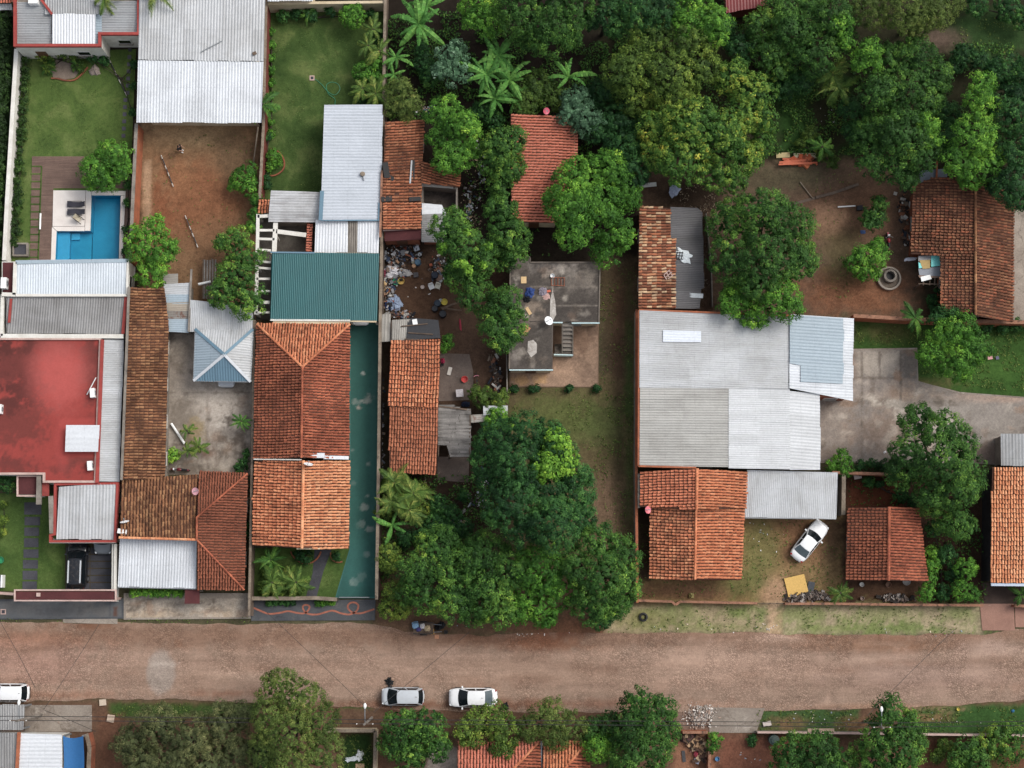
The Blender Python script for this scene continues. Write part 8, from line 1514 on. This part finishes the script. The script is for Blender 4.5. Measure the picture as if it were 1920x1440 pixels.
# concrete roof things
board('square yellow plywood piece on the dark concrete roof', 982, 525, .5, .62, '#cfae7a', 0, 3.12, .04); board('narrow yellow plank piece on the concrete roof near the tree', 991, 583, .3, .75, '#c9a878', .55, 3.12, .04); board('tan board at the concrete roof edge under the tree', 984, 619, .7, .9, '#b9825a', -.6, 3.12, .05)
sack('blue tarpaulin bundle on the concrete roof', 993, 549, '#26407a', .42, .5, .35, -.4, 3.08); sack('black bag beside the blue bundle', 988, 561, '#15161a', .35, .3, .3, 0, 3.08); sack('grey clothes heap on the concrete roof', 1018, 547, '#7d7682', .4, .4, .2, .3, 3.08); sack('pinkish cloth on the concrete roof', 1024, 556, '#b8948c', .35, .3, .12, 0, 3.08); board('orange brick piece on the concrete roof', 1029, 546, .35, .2, '#c4593a', .2, 3.12, .1, 'brick')
bucket('white funnel lamp on the concrete roof', 1036, 517, '#d9dcdc', .2, .2, 3.1, name='funnel'); slab('cement_patch', [(1032, 560), (1036, 543), (1041, 565), (1043, 590), (1036, 602), (1031, 592)], 3.09, 3.112, surf('cement_white', '#b8b2ab', '#8a837b', 2.5, 10, .3), parent=bpy.data.objects['concrete_roof_house']); slab('cement_patch', [(990, 640), (1000, 637), (1007, 645), (1006, 662), (996, 670), (989, 660)], 3.09, 3.112, MATS['cement_white'], parent=bpy.data.objects['concrete_roof_house'])
fr_ = root('bed_base', 'rusty metal bed frame lying on the concrete roof', 'bed', P(1045, 528, 3.1))
for i in range(5): MB().bar(P(1034 + i * 6, 520, 3.16), P(1034 + i * 6, 535, 3.16), .05).obj('bar', M_BRICK, fr_)
for y in (520, 535): MB().bar(P(1033, y, 3.19), P(1059, y + 1, 3.19), .05).obj('bar', M_BRICK, fr_)
# roofs: sheets and scraps
sack('white and black printed plastic sheet on the charcoal lean-to', 1279, 479, '#cdd5d8', .85, .55, .12, -.5, 2.75, 'plastic_sheet', 'sheet', .35)
fr_ = root('window_grid', 'black window grid on the white plastic sheet', 'frame', P(1274, 479, 2.85))
for i in range(3): MB().bar(P(1270 + i * 5, 472, 2.9), P(1268 + i * 5, 486, 2.9), .06).obj('bar', M_TRIM, fr_); MB().bar(P(1268, 473 + i * 6, 2.92), P(1281, 474 + i * 6, 2.92), .06).obj('bar', M_TRIM, fr_)
fr_ = root('tile_lattice', 'pinkish lattice frame lying on the mottled tile roof', 'frame', P(1253, 514, 3.2))
for i in range(3): MB().bar(P(1245 + i * 5, 516 - i * 4, 3.3), P(1250 + i * 5, 524 - i * 4, 3.28), .08).obj('bar', M_PINKW, fr_); MB().bar(P(1245 + i * 4, 515 + i * 4, 3.34), P(1256 + i * 4, 506 + i * 4, 3.34), .08).obj('bar', M_PINKW, fr_)
board('pale skylight panel at the lower edge of the charcoal lean-to', 1301, 554, 1.7, .42, '#b5bcc0', -.06, 2.62, .04, 'panel'); sack('blue and white patterned sack at the dark yard', 1265, 356, '#a9b4cf', .45, .7, .2, -.5, .05); barrel('dark open drum beside the golden-flecked tree', 1206, 336, '#23262c', .42, .9, .04); board('white plank below the dark open drum', 1215, 347, 1.6, .4, '#c5c8c6', .1, .2, .06, 'plank')
o = root('roof_fan', 'round roof vent with bracket on the grey ribbed roof', 'vent', P(680, 327, 3.45)); MB().lathe([(.001, .35), (.2, .3), (.24, .15), (.15, 0)], (0, 0, 0), 14).obj('cowl', M_COPE, o, local=True); MB().bar((0, -.2, .1), (.15, -.6, .1), .08).obj('bracket', M_STEEL, o, local=True)
# yard right
board('yellow painted board lying by the low brick wall', 1493, 1098, 1.9, 1.75, '#c9a14e', .22, .12, .05); board('dark sheet beside the yellow board', 1520, 1104, .6, 1.3, '#3d4147', -.2, .08); sack('round straw bundle by the low broken brick wall', 1296, 1117, '#8d8450', .26, .26, .3, name='straw_ball', cat='bundle'); 
o = root('tyre', 'round dark tyre lying on the verge grass', 'tyre', P(1206, 1157, 0)); MB().lathe([(.2, .05), (.32, .0), (.42, .06), (.40, .18), (.28, .2), (.2, .12), (.2, .05)], (0, 0, .03), 20).obj('tread', M_BLACK, o, local=True)
bucket('white round basin below the small square tile house', 1616, 1096, '#c9c9c4', .2, .2, name='basin'); bucket('grey basin under the eave of the small square house', 1700, 1090, '#a9a7a2', .35, .2, name='basin'); bucket('brown clay pot under the eave of the small square house', 1666, 1096, '#7d5a42', .25, .3, name='pot'); bucket('pale pot by the low brick wall near the spiky palm', 1617, 1122, '#9a8478', .18, .25, name='pot')
board('white door panel leaning in the walled red soil plot', 1608, 893, .7, .5, '#b5aaa2', .2, .5); sack('white plastic piece on the concrete yard', 1659, 848, '#dcdcdc', .16, .1, .1, .5); sack('white hanging cloth beside the patchwork lean-to', 1707, 486, '#c3c6d2', .6, .16, .2, .12, 1.2, 'cloth'); board('black crate in the orange soil yard', 1611, 391, .55, .45, '#23262c', .1, .1, .35, 'crate'); m = MB().tube([P(1571, 388, .3), P(1604, 386, .3)], .07, 8); solo('white_bar', m, M_PLASTW, 'white bar beside the black crate in the orange yard', 'bar'); sack('blue cloth on the orange soil yard', 1618, 435, '#3f5a8a', .25, .18, .1, 0, .04, 'cloth')
board('pink towel on the grass beside the round lawn tree', 1856, 671, .5, .3, '#c08a8a', .2, .1, .04, 'towel'); board('grey cloth beside the pink towel on the grass', 1870, 671, .3, .3, '#5a5a70', .2, .1, .04, 'towel')
m = MB().tube([P(1500, 341, .15), P(1524, 372, .15)], .05, 6); solo('thin_pole', m, M_COPE, 'thin pale pole lying on the dark soil by the broken wall', 'pole')
# south verge things
sack('black rubbish bag lying on the cobbled street', 730, 1278, '#17191c', .3, .35, .25, .6, .05, 'rubbish_bag', 'bag', .5); sack('black rubbish bag at the kerb behind the white sedan', 948, 1324, '#17191c', .25, .3, .25, .2, .05, 'rubbish_bag', 'bag', .5); board('pale concrete slab at the street edge', 193, 1317, .6, .55, '#b9a894', .1, .06, .12, 'slab'); board('pale concrete slab on the verge soil', 208, 1347, .65, .65, '#b59f8b', -.15, .06, .12, 'slab'); board('white flat box on the verge grass', 1438, 1357, .75, .4, '#b8ada5', .2, .08, .15, 'box'); board('long concrete bench block on the thin verge wall', 1539, 1369, 2.4, .3, '#a08873', 0, 1.35, .12, 'block')
bucket('yellow tub on the verge grass near the lower corner', 1797, 1330, '#c9b83a', .14, .15, name='tub'); sack('blue bag on the verge grass near the lower corner', 1899, 1333, '#2f78a8', .15, .12, .15); bucket('blue basin on the red soil lot', 1345, 1423, '#3f7aa5', .2, .2, name='basin'); board('white panel beside the firewood pile', 1306, 1427, .55, .4, '#b8bdd0', -.5, .15); board('dark plank beside the firewood pile', 1282, 1418, .3, 1.0, '#3d3d40', .1, .08); sack('pink bag on the firewood pile', 1305, 1414, '#b8485a', .2, .25, .3, 0, .2)
o = root('tank_lid', 'round dark green tank with lid beside the broad dark tree', 'tank', P(1449, 1386, 0)); MB().lathe([(.46, 0), (.48, .8), (.46, .84), (.001, .9)], (0, 0, 0), 24).obj('tank', plain('tank_green', '#3f4f4c', .5), o, local=True); MB().lathe([(.3, .89), (.29, .95), (.001, .97)], (0, 0, 0), 20).obj('lid', MATS['tank_green'], o, local=True)
sack('white plastic sheet on the littered grass plot', 660, 1423, '#c9d0d4', .55, .2, .1, .2, .04, 'plastic_sheet', 'sheet', .4); sack('second white sheet on the littered grass plot', 674, 1417, '#d5d9da', .3, .45, .12, -.3, .04, 'plastic_sheet', 'sheet', .4); board('brown panel at the lower edge of the littered grass plot', 675, 1437, .8, .5, '#a88a6a', 0, .06)
bucket('green toy tub beside the lawn edge', 1, 1050, '#1f8a5a', .3, .25, name='tub'); o = root('side_gate_box', 'white edged dark box at the picture edge by the gate canopy', 'box', P(3, 1090, 0)); MB().box((-.2, 0, .4), (.85, 1.1, .8)).obj('box_body', plain('box_purple', '#4a4552', .6), o, local=True); MB().box((.27, 0, .45), (.16, 1.15, .9)).obj('side_panel', M_PLASTW, o, local=True)
for lb, x, y, z, c, rx, ry in (('pale blue sack on the handcart', 779, 1172, .6, '#7fa5c4', .32, .35), ('purple bag on the handcart', 785, 1180, .65, '#4a4378', .25, .2), ('white printed box on the handcart', 792, 1174, .65, '#c9c4c4', .25, .25), ('tan carton on the handcart', 801, 1178, .62, '#b59f7c', .3, .28)): sack(lb, x, y, c, rx, ry, .3, .2, z, cr=.12)
for lb, x, y, c in (('black bin bag beside the handcart', 822, 1176, '#15161a'), ('black bin bag behind the other one by the handcart', 828, 1172, '#1c1e22')): sack(lb, x, y, c, .3, .3, .4, 0, .05, 'rubbish_bag', 'bag', .35)
bucket('round black pot at the end of the handcart row', 836, 1185, '#2a2523', .18, .3, name='pot'); board('yellow carton below the handcart', 811, 1184, .3, .5, '#c99a3e', .15, .1, .3, 'carton'); board('orange flattened carton on the street by the handcart', 819, 1194, .4, .35, '#b07a58', 0, .05)
o = root('front_gate', 'thin metal gate across the dirt yard entrance', 'gate', P(1446, 1131, 0)); 
for z in (.2, .6, 1.0): MB().bar(P(1421, 1131, z), P(1471, 1131, z), .04).obj('rail', M_TRIM, o)
for x in (1421, 1433, 1446, 1459, 1471): q = P(x, 1131, .55); MB().box((q.x, q.y, .55), (.05, .05, 1.1)).obj('bar', M_TRIM, o)
o = root('sliding_gate', 'grey metal sliding gate at the foot of the green driveway', 'gate', P(668, 1121, 0)); 
for z in (.15, 1.5): MB().bar(P(636, 1120, z), P(692, 1120, z), .07).obj('rail', M_STEEL, o)
for i in range(12): x = 637 + i * 5; q = P(x, 1120, .8); MB().box((q.x, q.y, .8), (.05, .04, 1.4)).obj('bar', M_STEEL, o)
